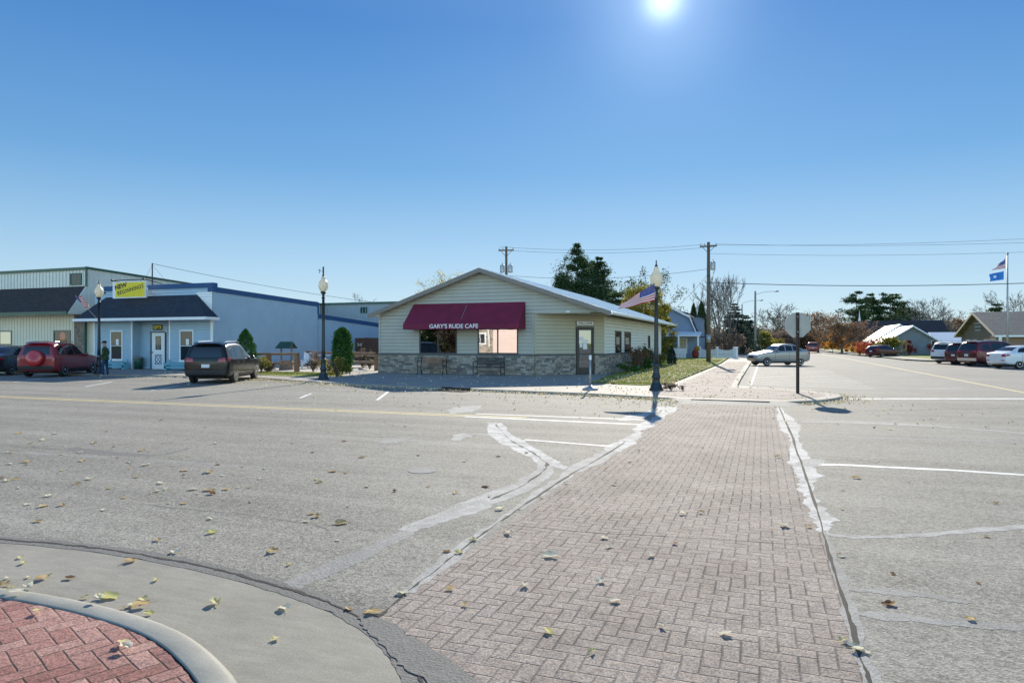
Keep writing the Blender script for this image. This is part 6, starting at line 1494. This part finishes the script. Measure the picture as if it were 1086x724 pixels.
C = np.concatenate(W); o = quads('far_evergreens', C, RNG.uniform(.25, .6, len(C)), 'spruce', None); tag(o, 'far dark evergreen wood along the horizon', 'wood', kind='stuff')

# ------------------------------------------------------------------ houses right and behind
def gable(name, mats, parent, x0, x1, y0, y1, zw, zr, ov=.3, axis='Y'):
    """gabled volume; ridge along axis"""
    wallm, roofm, trimm = mats; mb = MB()
    if axis == 'Y':
        xm = (x0+x1)/2; P = [(x0, 0), (x1, 0), (x1, zw), (xm, zr), (x0, zw)]
        mb.add([(x, y0, z) for x, z in P]+[(x, y1, z) for x, z in P], [(0,1,2,3,4),(9,8,7,6,5)]+[(i, 5+i, 5+(i+1) % 5, (i+1) % 5) for i in range(5)]); w_ = mb.build('wall', wallm, parent, world=True)
        sl = (zr-zw)/(xm-x0); mb = MB(); a, b = x0-ov, x1+ov; za = zw-ov*sl+.06
        mb.slab([(a, y0-ov, za), (xm, y0-ov, zr+.06), (xm, y1+ov, zr+.06), (a, y1+ov, za)], .08); mb.slab([(xm, y0-ov, zr+.062), (b, y0-ov, za), (b, y1+ov, za), (xm, y1+ov, zr+.062)], .08); rf = mb.build('roof', roofm, parent, world=True)
        mb = MB()
        for (u0, v0, u1, v1) in ((a, za, xm, zr+.06), (xm, zr+.06, b, za)):
            Q = [(u0, v0+.02), (u1, v1+.02), (u1, v1-.16), (u0, v0-.16)]; mb.add([(x, y0-ov-.03, z) for x, z in Q]+[(x, y0-ov, z) for x, z in Q], [(0,1,2,3),(7,6,5,4),(0,4,5,1),(1,5,6,2),(2,6,7,3),(3,7,4,0)])
        mb.build('fascia', trimm, parent, world=True)
    else:
        ym = (y0+y1)/2; P = [(y0, 0), (y1, 0), (y1, zw), (ym, zr), (y0, zw)]
        mb.add([(x0, y, z) for y, z in P]+[(x1, y, z) for y, z in P], [(0,1,2,3,4),(9,8,7,6,5)]+[(i, 5+i, 5+(i+1) % 5, (i+1) % 5) for i in range(5)]); mb.build('wall', wallm, parent, world=True)
        sl = (zr-zw)/(ym-y0); a, b = y0-ov, y1+ov; za = zw-ov*sl+.06; mb = MB()
        mb.slab([(x1+ov, a, za), (x1+ov, ym, zr+.06), (x0-ov, ym, zr+.06), (x0-ov, a, za)], .08); mb.slab([(x0-ov, b, za), (x0-ov, ym, zr+.062), (x1+ov, ym, zr+.062), (x1+ov, b, za)], .08); mb.build('roof', roofm, parent, world=True)
        mb = MB(); mb.box(x0-ov, x1+ov, a-.03, a, za-.14, za+.02); mb.build('fascia', trimm, parent, world=True)
M['greywall'] = pm('blue_grey_church_wall', (.20, .225, .24), .8, .08, 1.5)
M['tanwall'] = pm('tan_brown_board_gable', (.19, .16, .11), .8, .15, 1.5)
M['brickred'] = pm('tan_red_brick', (.26, .17, .12), .9, .3, 12, .4, 40)
M['housegrey'] = pm('blue_grey_house_siding', (.20, .25, .34), .7, .08, 1.5)
M['white_glare_roof'] = pm('white_and_sunglare_roof', (.78, .78, .76), .25, .04, metal=.2)  # plain white on the storage roof; sun glare painted in on the church wings
ch = empty('church_building', (*at(965, 97), 0), 0, 'long low blue grey church with bright roof slopes, dark main roof and small white steeple', 'church')
Yc = 98; gx = lambda px: xat(px, Yc)
gable('a', ('greywall', 'white_glare_roof', 'white'), ch, gx(941), gx(995), Yc, Yc+14, 1.9, 3.75, .5)
gable('a', ('greywall', 'white_glare_roof', 'white'), ch, xat(930, 107), xat(980, 107), 107.5, 119, 2.1, 4.15, .5)
gable('a', ('greywall', 'shingle_dark', 'white'), ch, xat(912, 122), xat(1003, 122), 119.5, 133, 1.8, 5.2, .5, 'X')
mb = MB(); mb.box(gx(941)-.2, gx(941)+1.2, Yc-.5, Yc-.45, .0, .1); 
sp = at(911.5, 121); mb = MB(); mb.prism([(sp[0]-.6, sp[1]-.6), (sp[0]+.6, sp[1]-.6), (sp[0]+.6, sp[1]+.6), (sp[0]-.6, sp[1]+.6)], 2.5, 4.3); mb.lathe([(.55, 4.3), (.28, 5.2), (.10, 6.2), (.02, 7.3)], 8, (sp[0], sp[1], 0)); mb.build('steeple', 'white', ch, world=True)
mb = MB(); c = at(982, 113); mb.box(c[0]-.5, c[0]+.5, c[1]-.4, c[1]+.4, 3.5, 5.4); mb.build('chimney', 'housegrey', ch, world=True)
wch = Wall((gx(941), Yc), (gx(995), Yc))
for px in (988,): 
    u = gx(px)-gx(941); add_window(wch, ch, u, u+1.1, .9, 1.9, 'white', 'glass', .06)
r = empty('wooden_cross', (*at(961, 80), .1), 0, 'slim wooden cross standing on the lawn before the church', 'cross')
mb = MB(); mb.box(-.07, .07, -.07, .07, 0, 2.0); mb.build('post', 'wood', r); mb = MB(); mb.box(-.5, .5, -.05, .05, 1.35, 1.49); mb.build('crossbar', 'wood', r)
tb_ = empty('town_building', (24, 78, 0), 0, 'tan gabled building with a grey shingle roof and brick walls at the right', 'building')
Yt = 88; x0, x1 = xat(1021, Yt), xat(1059, Yt)
TX, TY0, TY1 = 19.9, 72.0, 84.4; TM = (TY0+TY1)/2
gable('a', ('brickred', 'shingle_grey', 'white'), tb_, TX, TX+27, TY0, TY1, 2.45, 4.6, .55, 'X')
wt = Wall((TX, TY1), (TX, TY0)); L = TY1-TY0
mb = MB(); laps(mb, (TX, TY1), (TX, TY0), 2.2, 4.4, .2, span=lambda z: ((max(0, (z-2.45))/(4.6-2.45)*L/2), L-(max(0, (z-2.45))/(4.6-2.45)*L/2)), lip=.05); mb.build('gable_boards', 'tanwall', tb_, world=True)
mb = MB()
for (y0, z0, y1, z1) in ((TY1+.55, 2.42, TM, 4.66), (TM, 4.66, TY0-.55, 2.42)):
    Q = [(y0, z0), (y1, z1), (y1, z1-.22), (y0, z0-.22)]; mb.add([(TX-.60, y, z) for y, z in Q]+[(TX-.555, y, z) for y, z in Q], [(0,1,2,3),(7,6,5,4),(0,4,5,1),(1,5,6,2),(2,6,7,3),(3,7,4,0)])
mb.build('rake_board', 'palewood', tb_, world=True)
mb = MB(); wt.box(mb, 0, L, 0, 2.1, .001, .03); mb.build('lower_wall', 'tanwall', tb_, world=True)
for u in (2.2, 4.6, 8.2): add_window(wt, tb_, u, u+1.0, .9, 1.9, 'white', 'glass', .08, depth=.09)
for i in range(3): mb = MB(); wt.box(mb, L/2-1.2+.15*i, L/2+1.0, 3.5-i*.34, 3.64-i*.34, .06, .11); mb.build('gable_plaque', 'steel', tb_, world=True)
we = Wall((TX, TY0), (TX+27, TY0))
for u in (2.4, 6.0, 10.5): add_window(we, tb_, u, u+1.8, .2 if u > 5 else .9, 2.1, 'white', 'glass', .08)
for q in (TX-.2, TX+5.2): mb = MB(); mb.box(q, q+.22, TY0-.5, TY0-.28, 0, 2.3); mb.build('porch_post', 'white', tb_, world=True)
st_ = empty('storage_building', (*at(1007, 100), 0), 0, 'low building with a bright white roof between the church and the tan gable', 'building')
gable('a', ('brickred', 'white_glare_roof', 'white'), st_, xat(993, 103), xat(1024, 103), 101, 110, 1.6, 3.0, .4, 'X')
# gambrel house
gh = empty('gambrel_house', (-10.3, 77, 0), 0, 'blue grey house with a gambrel roof and white porch beyond the cafe', 'house')
Y = 76; cx_ = xat(704, Y); hw_ = 3.7
G = [(-hw_, 2.3), (-hw_+.95, 4.55), (0, 6.0), (hw_-.95, 4.55), (hw_, 2.3)]
P = [(cx_-hw_+.1, 0), (cx_+hw_-.1, 0)]+[(cx_+a*.985, b-.03) for a, b in reversed(G)]
mb = MB(); n = len(P); mb.add([(x, Y, z) for x, z in P]+[(x, Y+10, z) for x, z in P], [tuple(range(n)), tuple(range(2*n-1, n-1, -1))]+[(i, n+i, n+(i+1) % n, (i+1) % n) for i in range(n)]); mb.build('wall', 'housegrey', gh, world=True)
mb = MB()
for i in range(4): a, b = G[i], G[i+1]; mb.slab([(cx_+a[0], Y-.35, a[1]), (cx_+b[0], Y-.35, b[1]), (cx_+b[0], Y+10.3, b[1]), (cx_+a[0], Y+10.3, a[1])], .10)
mb.build('roof', 'shingle_navy', gh, world=True)
mb = MB()
for i in range(4):
    a, b = G[i], G[i+1]; Q = [(cx_+a[0], a[1]+.03), (cx_+b[0], b[1]+.03), (cx_+b[0], b[1]-.2), (cx_+a[0], a[1]-.2)]
    mb.add([(x, Y-.42, z) for x, z in Q]+[(x, Y-.36, z) for x, z in Q], [(0,1,2,3),(7,6,5,4),(0,4,5,1),(1,5,6,2),(2,6,7,3),(3,7,4,0)])
mb.build('fascia', 'white', gh, world=True)
wg = Wall((cx_-hw_, Y), (cx_+hw_, Y)); add_window(wg, gh, hw_-.4, hw_+.4, 3.6, 4.6, 'white', 'glass', .08)
mb = MB(); dx = cx_+hw_; mb.prism([(dx-1.6, Y+2.6), (dx+.1, Y+2.6), (dx+.1, Y+6.4), (dx-1.6, Y+6.4)], 2.4, 4.5); dm_ = mb.build('dormer', 'housegrey', gh, world=True)
mb = MB(); mb.slab([(dx+.45, Y+2.2, 4.5), (dx+.45, Y+6.8, 4.5), (dx-2.6, Y+6.8, 5.35), (dx-2.6, Y+2.2, 5.35)], .1); mb.build('dormer_roof', 'shingle_navy', dm_, world=True)
mb = MB(); mb.slab([(cx_-2, Y-2.0, 2.45), (cx_+hw_+.3, Y-2.0, 2.45), (cx_+hw_+.3, Y, 2.85), (cx_-2, Y, 2.85)], .12); mb.build('porch_roof', 'white', gh, world=True)
for q in (-.2, 1.8, hw_+.1): mb = MB(); mb.box(cx_+q-.08, cx_+q+.08, Y-1.95, Y-1.8, 0, 2.4); mb.build('porch_post', 'white', gh, world=True)
mb = MB(); mb.box(cx_-2, cx_+2.0, Y-1.95, Y-1.9, .5, 1.1); mb.build('porch_railing', 'white', gh, world=True)
u = xat(724.5, Y)-(cx_-hw_); add_window(wg, gh, u-.35, u+.35, .6, 2.1, 'white', 'palewood', .08, name='door', label='pale front door of the porch')
# white fence with scalloped top
fx0, fx1 = at(742, 71), at(780, 68)
r = empty('white_fence', (*fx0, .1), 0, 'white board fence with scalloped top and thick end post beyond the lawn', 'fence')
a = Vector(fx0); b = Vector(fx1); L = (b-a).length; N = int(L/.14); d = (b-a)/L; ang = math.atan2(d.y, d.x); nsec = 2
mb = MB()
for i in range(N):
    f = (i/N*nsec) % 1; h = .98-.18*math.sin(PI*f); c = a+d*(i*L/N); mb.obox((c.x, c.y, .12+h/2), (.10, .025, h), ang)
mb.build('boards', 'white', r, world=True)
for z in (.3, .68): mb = MB(); c = (a+b)/2; mb.obox((c.x, c.y+.04, z), (L, .04, .09), ang); mb.build('rail', 'white', r, world=True)
for i in range(nsec+1):
    c = a+d*(i*L/nsec); w_ = .16 if i < nsec else .34; mb = MB(); mb.obox((c.x, c.y, .62), (w_, w_, 1.15), ang); mb.obox((c.x, c.y, 1.22), (w_+.08, w_+.08, .06), ang); mb.build('post', 'white', r, world=True)
r = empty('white_fence', (*at(714, 70), .1), 0, 'short white railing panel before the gambrel house porch', 'fence'); a = Vector(at(712, 70)); b = Vector(at(727, 69.5)); c = (a+b)/2; d = b-a; ang = math.atan2(d.y, d.x)
mb = MB(); 
for i in range(12): q = a+d*(i/11); mb.obox((q.x, q.y, .6), (.10, .03, 1.0), ang)
mb.build('boards', 'white', r, world=True); mb = MB(); mb.obox((c.x, c.y+.04, .9), (d.length, .04, .09), ang); mb.build('rail', 'white', r, world=True)
r = empty('yard_bag', (*at(737.5, 70), .1), 0, 'orange and dark red stuffed yard bag beside the white fence', 'yard bag')
mb = MB(); mb.smooth = True; mb.lathe([(.0, 0), (.28, .04), (.36, .35), (.30, .70), (.12, .86), (.0, .87)], 12); mb.build('lower_bag', 'redleaf', r); mb = MB(); mb.smooth = True; mb.lathe([(.0, .7), (.26, .78), (.30, 1.0), (.14, 1.22), (.0, 1.26)], 12, (.15, 0, 0)); mb.build('upper_bag', 'orangeleaf', r)
# ------------------------------------------------------------------ across the street behind the camera: seen only in the cafe windows
M['pinkwall'] = pm('pale_pink_stucco', (.62, .50, .47), .85, .06, 1)
sb = empty('stone_shopfront', (-29, -8, 0), 0, 'sunlit tan stone and pink stucco shopfront reflected in the right cafe window', 'shop')
mb = MB(); mb.box(-33.2, -28.6, -14, -8, 0, 6.5); mb.build('wall', 'brick', sb, world=True)
mb = MB(); mb.box(-28.58, -20, -14, -7.96, 0, 5.5); laps(mb, (-20, -7.96), (-28.58, -7.96), 0, 5.4, .3); mb.build('stucco_wall', 'pinkwall', sb, world=True)
wq = Wall((-28.6, -8), (-33.2, -8)); add_window(wq, sb, 1.0, 2.2, 1.6, 2.7, 'white', 'glass', .14, mull=(1.6,))
mb = MB()
arc = [(.55+1.05*(1-math.cos(PI*k/10)), 2.7+1.5*math.sin(PI*k/10)) for k in range(11)]
mb.tube([wq.P(.45, 1.2, .08)]+[wq.P(u, z, .08) for u, z in arc]+[wq.P(2.75, 1.2, .08), wq.P(.45, 1.2, .08)], .09, 5); mb.build('window_arch', 'white', sb, world=True)
car('parked_hatchback', 'car', 'blue hatchback reflected in the left cafe window', (-39.5, -1.0), 95, 'hatch', P_blue, 4.2, 1.75)
def bare_xy(x, y, h, R, label, seed, **k):
    global at
    b = (x, y, .0); r = empty('bare_tree', b, 0, label, 'bare tree'); segs, tips = limbs(b, h, R, .5, 3, h*.02, seed); skel(segs, 'trunk', 'palewood', r, (0, 1)); skel(segs, 'twigs', 'bark', r, (2, 3, 4), minr=.012)
    T = np.array([[p.x, p.y, p.z] for p in tips]); C = np.repeat(T, 14, 0)+RNG.normal(size=(len(T)*14, 3))*.35; quads('leaves', C, RNG.uniform(.08, .14, len(C)), 'paleleaf', r)
bare_xy(-37, -5, 7, 2.6, 'pale trunked tree reflected at the left of the left cafe window', 91); bare_xy(-41.5, -6, 7.5, 2.8, 'pale trunked tree reflected in the middle of the left cafe window', 92)

leafy(0, 0, 8.5, 4.2, 'brown tree standing farthest back in the left cafe window reflection', 93, 'brownleaf', n=60, per=160, s=.16, base=.1, xy=(-45, -22))
leafy(0, 0, 8.0, 3.8, 'dark green tree behind the blue hatchback in the left cafe window reflection', 94, 'pine', n=60, per=160, s=.16, base=.05, xy=(-39, -17))
leafy(0, 0, 7.0, 3.4, 'brown tree nearest the stone shopfront in the left cafe window reflection', 96, 'rustleaf', n=60, per=160, s=.16, base=.05, xy=(-36.5, -16))
# ------------------------------------------------------------------ fallen leaves
def leafmesh(seed, curl):
    r = random.Random(seed); mb = MB(); n = 22; out = []
    for k in range(n):
        a = 2*PI*k/n; lobe = .62+.38*abs(math.cos(2.5*a))**.7*r.uniform(.85, 1.1); 
        if abs(a-PI) < .2: lobe *= .6
        out.append((math.cos(a)*lobe*.5, math.sin(a)*lobe*.42))
    vs = []; ph = r.uniform(0, 6); cx = r.uniform(.6, 1.2)
    def Z(x, y): return .02+curl*(abs(y)**1.3*cx*1.6 + x*x*.5 + .09*math.sin(x*9+ph)*1 + .07*math.sin(y*12+ph*2))
    for ring in (0, .35, .7, 1.0):
        for (x, y) in out:
            if ring == 0: vs.append((0, 0, Z(0, 0))); break
            X, Y_ = x*ring, y*ring; vs.append((X, Y_*(1-curl*.35*abs(Y_)), max(.008, Z(X, Y_))))
    fs = [(0, 1+k, 1+(k+1) % n) for k in range(n)]
    for q in range(2):
        b = 1+q*n; fs += [(b+k, b+n+k, b+n+(k+1) % n, b+(k+1) % n) for k in range(n)]
    mb.smooth = True; mb.add(vs, fs); mb.smooth = False
    mb.tube([(-.05, 0, .02), (-.45, .02, .03), (-.75, .08, .012)], [.012, .010, .008], 4)
    return mb
def leafmat(name, a, b):
    m = NT(name); c = m.ramp(m.noise(2.2, 4), [(.35, a), (.65, b)]); m.col(c); m.rough(.9); m.b.inputs['Specular IOR Level'].default_value = .12
    tr = m.new('ShaderNodeBsdfTranslucent'); m.l.new(c, tr.inputs[0]); mx = m.new('ShaderNodeMixShader'); mx.inputs[0].default_value = .35
    m.l.new(m.b.outputs[0], mx.inputs[1]); m.l.new(tr.outputs[0], mx.inputs[2]); m.l.new(mx.outputs[0], m.out.inputs[0]); return m.m
LM = {'pale yellow': leafmat('pale_yellow_leaf', (.72, .66, .38), (.58, .50, .26)), 'cream': leafmat('cream_leaf', (.78, .75, .62), (.62, .57, .42)),
      'tan': leafmat('tan_leaf', (.50, .34, .16), (.58, .46, .26)), 'brown': leafmat('brown_leaf', (.16, .08, .04), (.28, .16, .08)), 'yellow green': leafmat('yellow_green_leaf', (.66, .64, .28), (.54, .50, .20))}
PROT = {}
for cname, mt in LM.items():
    PROT[cname] = []
    for k in range(5):
        me_ob = leafmesh(100+k, [.15, .35, .55, .25, .75][k]).build('fallen_leaf', mt); PROT[cname].append(me_ob.data); bpy.data.objects.remove(me_ob)
def inside_corner(x, y, line):
    # height of the ground under a leaf near the corner
    best = 1e9; sgn = 1
    for i in range(len(line)-1):
        a, b = line[i], line[i+1]; d = b-a; u = max(0, min(1, (Vector((x, y))-a).dot(d)/d.dot(d))); q = a+d*u; e = Vector((x, y))-q
        if e.length < best: best = e.length; sgn = 1 if d.x*e.y-d.y*e.x > 0 else -1
    return best*sgn          # positive to the street side
def hgt(x, y):
    g = inside_corner(x, y, gout); 
    if g > 0: return (.008 if -2.2 < x < .45 and 3 < y < 19.7 else 0), ('brick' if -2.2 < x < .45 else ('right' if x > .45 else 'left'))
    k = inside_corner(x, y, kout)
    if k > 0: return .007, 'gutter'
    if k > -.18: return .056, 'kerb'
    return .051, 'red'
PLACE = {'brick': 'on the brick crossing', 'left': 'on the asphalt left of the brick crossing', 'right': 'on the asphalt right of the brick crossing', 'gutter': 'on the curved concrete gutter at bottom left', 'kerb': 'on the near curved kerb', 'red': 'on the red pavers at bottom left'}
spots = [(50,429+96,.15,'cream'),(137,596,.13,'tan'),(120,528,.13,'tan'),(49,426+100,.12,'cream')]
KL = [  # photo positions of the leaves one can pick out: x, y, colour
 (22,592,'pale yellow'),(25,598,'yellow green'),(8,614,'cream'),(30,613,'pale yellow'),(46,614,'tan'),(74,614,'brown'),(30,624,'cream'),(12,633,'pale yellow'),(18,636,'cream'),(3,622,'tan'),(90,635,'pale yellow'),(115,634,'yellow green'),(130,646,'tan'),(140,643,'cream'),(152,638,'pale yellow'),(148,644,'tan'),(158,652,'yellow green'),(104,643,'cream'),(166,616,'yellow green'),(138,596,'tan'),(228,641,'pale yellow'),(302,646,'cream'),(292,679,'pale yellow'),(370,646,'tan'),(395,650,'tan'),(40,656,'yellow green'),(130,690,'pale yellow'),(133,696,'cream'),
 (52,526,'cream'),(30,535,'cream'),(46,537,'tan'),(66,536,'tan'),(110,541,'cream'),(40,553,'tan'),(8,510,'cream'),(16,508,'tan'),(0,507,'brown'),(12,492,'cream'),(28,490,'tan'),(33,470,'tan'),(45,467,'cream'),(10,480,'tan'),(65,482,'cream'),(68,466,'tan'),(92,448,'cream'),(88,489,'tan'),(94,508,'cream'),(82,513,'tan'),(70,507,'cream'),(116,518,'tan'),(125,512,'cream'),(137,497,'tan'),(138,490,'cream'),(155,493,'cream'),(145,506,'tan'),(132,528,'tan'),(162,523,'tan'),(170,522,'cream'),(172,520,'cream'),(184,486,'cream'),(196,499,'tan'),(196,506,'cream'),(205,519,'cream'),(195,534,'tan'),(222,520,'tan'),(224,524,'brown'),(240,519,'tan'),(252,517,'cream'),(222,501,'tan'),(236,504,'cream'),(265,533,'brown'),(276,508,'cream'),(281,497,'cream'),(330,545,'tan'),(325,553,'cream'),(336,548,'tan'),(361,555,'tan'),(358,573,'cream'),(289,585,'tan'),(306,599,'pale yellow'),(224,550,'cream'),(224,565,'yellow green'),(353,500,'tan'),(384,485,'tan'),(419,521,'brown'),(454,516,'tan'),(483,523,'tan'),(515,516,'brown'),(530,540,'cream'),(168,573,'tan'),(186,586,'cream'),(502,573,'pale yellow'),(474,585,'brown'),(487,586,'pale yellow'),(427,629,'cream'),(60,460,'cream'),(100,470,'tan'),(20,460,'tan'),(230,470,'cream'),(85,480,'cream'),(150,478,'tan'),(310,470,'tan'),(365,468,'brown'),(430,452,'cream'),
 (540,566,'cream'),(584,590,'cream'),(557,622,'cream'),(582,671,'yellow green'),(628,692,'yellow green'),(716,577,'brown'),(641,571,'cream'),(646,580,'cream'),(690,590,'cream'),(637,617,'cream'),(703,665,'cream'),(770,673,'cream'),(574,529,'brown'),(642,498,'tan'),(652,514,'cream'),(723,545,'cream'),(744,544,'tan'),(832,558,'cream'),(825,485,'tan'),(477,625,'tan'),(493,642,'tan'),(652,638,'cream'),(600,513,'cream'),
 (858,559,'tan'),(889,588,'tan'),(893,590,'cream'),(943,641,'brown'),(1029,657,'tan'),(900,683,'cream'),(907,688,'cream'),(894,680,'pale yellow'),(917,692,'cream'),(964,512,'tan'),(908,507,'tan'),(1056,534,'tan'),(1046,569,'tan'),(1045,453,'tan'),(1076,471,'tan'),(986,434,'tan'),(931,441,'tan'),(893,540,'tan')]
rl = random.Random(12)
allL = [(gp(x, y), c) for x, y, c in KL]
for i in range(60):
    zone = rl.random()
    if zone < .80: x, y = rl.uniform(-5, 560), rl.uniform(425, 540)**1.0
    elif zone < .9: x, y = rl.uniform(560, 840), rl.uniform(440, 600)
    else: x, y = rl.uniform(870, 1080), rl.uniform(432, 640)
    allL.append((gp(x, y), rl.choice(['cream', 'tan', 'cream', 'brown', 'pale yellow'])))
special = {(716, 577): 'single brown curled leaf in the middle of the brick crossing', (302, 646): None}
for i, ((x, y), cn) in enumerate(allL):
    z, zone = hgt(x, y); me = rl.choice(PROT[cn]); o = bpy.data.objects.new('fallen_leaf', me); COL.objects.link(o)
    s = max(.045, min(.15, rl.lognormvariate(-2.48, .28)))*(1.0 if i < len(KL) else .75); o.scale = (s, s*rl.uniform(.65, 1.1), s*rl.uniform(.6, 1.1)); o.location = (x, y, z+.004); o.rotation_euler = (rl.uniform(-.18, .18), rl.uniform(-.18, .18), rl.uniform(0, 6.28))
    tag(o, '%s fallen leaf lying %s' % (cn, PLACE[zone]), 'leaf', 'fallen %s leaves %s' % (cn, PLACE[zone]))
# drifts along the far kerb, on the walk, on the lawn: uncountable
def litter(name, pts, s, label, mat='litter', z=.02):
    C = np.array([(x, y, zz) for x, y, zz in pts]); o = quads(name, C, RNG.uniform(.6, 1.3, len(C))*s, mat, None, asp=.75, flat=.0)
    tag(o, label, 'leaves', kind='stuff'); return o
pts = []
for i in range(1900):
    k = rl.randrange(8, len(kerb)-1); p = kerb[k].lerp(kerb[k+1], rl.random()); d = abs(rl.gauss(0, .28)); pts.append((p.x+rl.gauss(0, .1), p.y-.03-d, .02+rl.random()*.03))
for i in range(500):
    k = rl.randrange(len(kerb)-1); p = kerb[k].lerp(kerb[k+1], rl.random()); pts.append((p.x, p.y-abs(rl.gauss(0, 1.6)), .02))
for i in range(500):
    k = rl.randrange(len(kerb2)-11, len(kerb2)-1) if False else rl.randrange(0, 30); k = min(k, len(kerb2)-2); p = kerb2[k].lerp(kerb2[k+1], rl.random()); pts.append((p.x+abs(rl.gauss(0, .4)), p.y, .025))
for i in range(220): pts.append((rl.uniform(-14, 8), rl.uniform(15, 21.5), .015))
litter('gutter_leaves', pts, .035, 'small pale leaves scattered thickly along the far kerb')
pts = []
for i in range(2000):
    y = 26.5+(rl.random()**1.4)*32; x = rl.uniform(-6.3, -3.2); pts.append((x, y, .12+rl.random()*.04))
litter('lawn_leaves', pts, .045, 'pale leaves strewn over the lawn right of the cafe')
pts = [(rl.uniform(-19, 0), rl.uniform(21.9, 31), .095) for i in range(260)] + [(rl.uniform(-3.2, -.9), rl.uniform(26, 60), .095) for i in range(260)] + [(rl.uniform(-30, -18), rl.uniform(26, 31), .10) for i in range(500)] + [(rl.uniform(-6, 2), rl.uniform(20.4, 26), .095) for i in range(160)]
pts = [p for p in pts if p[1] > 22.2 or p[0] > -6]
litter('walk_leaves', pts, .04, 'small leaves scattered over the corner sidewalk')
N = 26000; X = RNG.uniform(-7, -3.3, N); Yv = 26.2+RNG.random(N)**1.5*40; ok = (Yv > 26.2) & ((X > -6.4) | (Yv > 34)); X = X[ok]; Yv = Yv[ok]
o = quads('grass_blades', np.stack([X, Yv, np.full(len(X), .13)], 1), RNG.uniform(.03, .07, len(X)), 'blade', None, asp=.12); tag(o, 'short autumn grass on the lawn right of the cafe', 'grass', kind='stuff')
N = 5000; a = RNG.uniform(0, 2*PI, N); q = np.sqrt(RNG.random(N)); o = quads('grass_blades', np.stack([-23.2+np.cos(a)*q*3.4, 28.9+np.sin(a)*q*1.4, np.full(N, .125)], 1), RNG.uniform(.03, .07, N), 'blade', None, asp=.12); tag(o, 'thin brown green grass strip by the rail fence', 'grass', kind='stuff')
# weeds at the foot of the corner lamp
bush((-2.85, 23.3), .25, .35, 'rusty dry weeds at the foot of the corner lamp post', 95, 'rustleaf', .09, 260, .04)
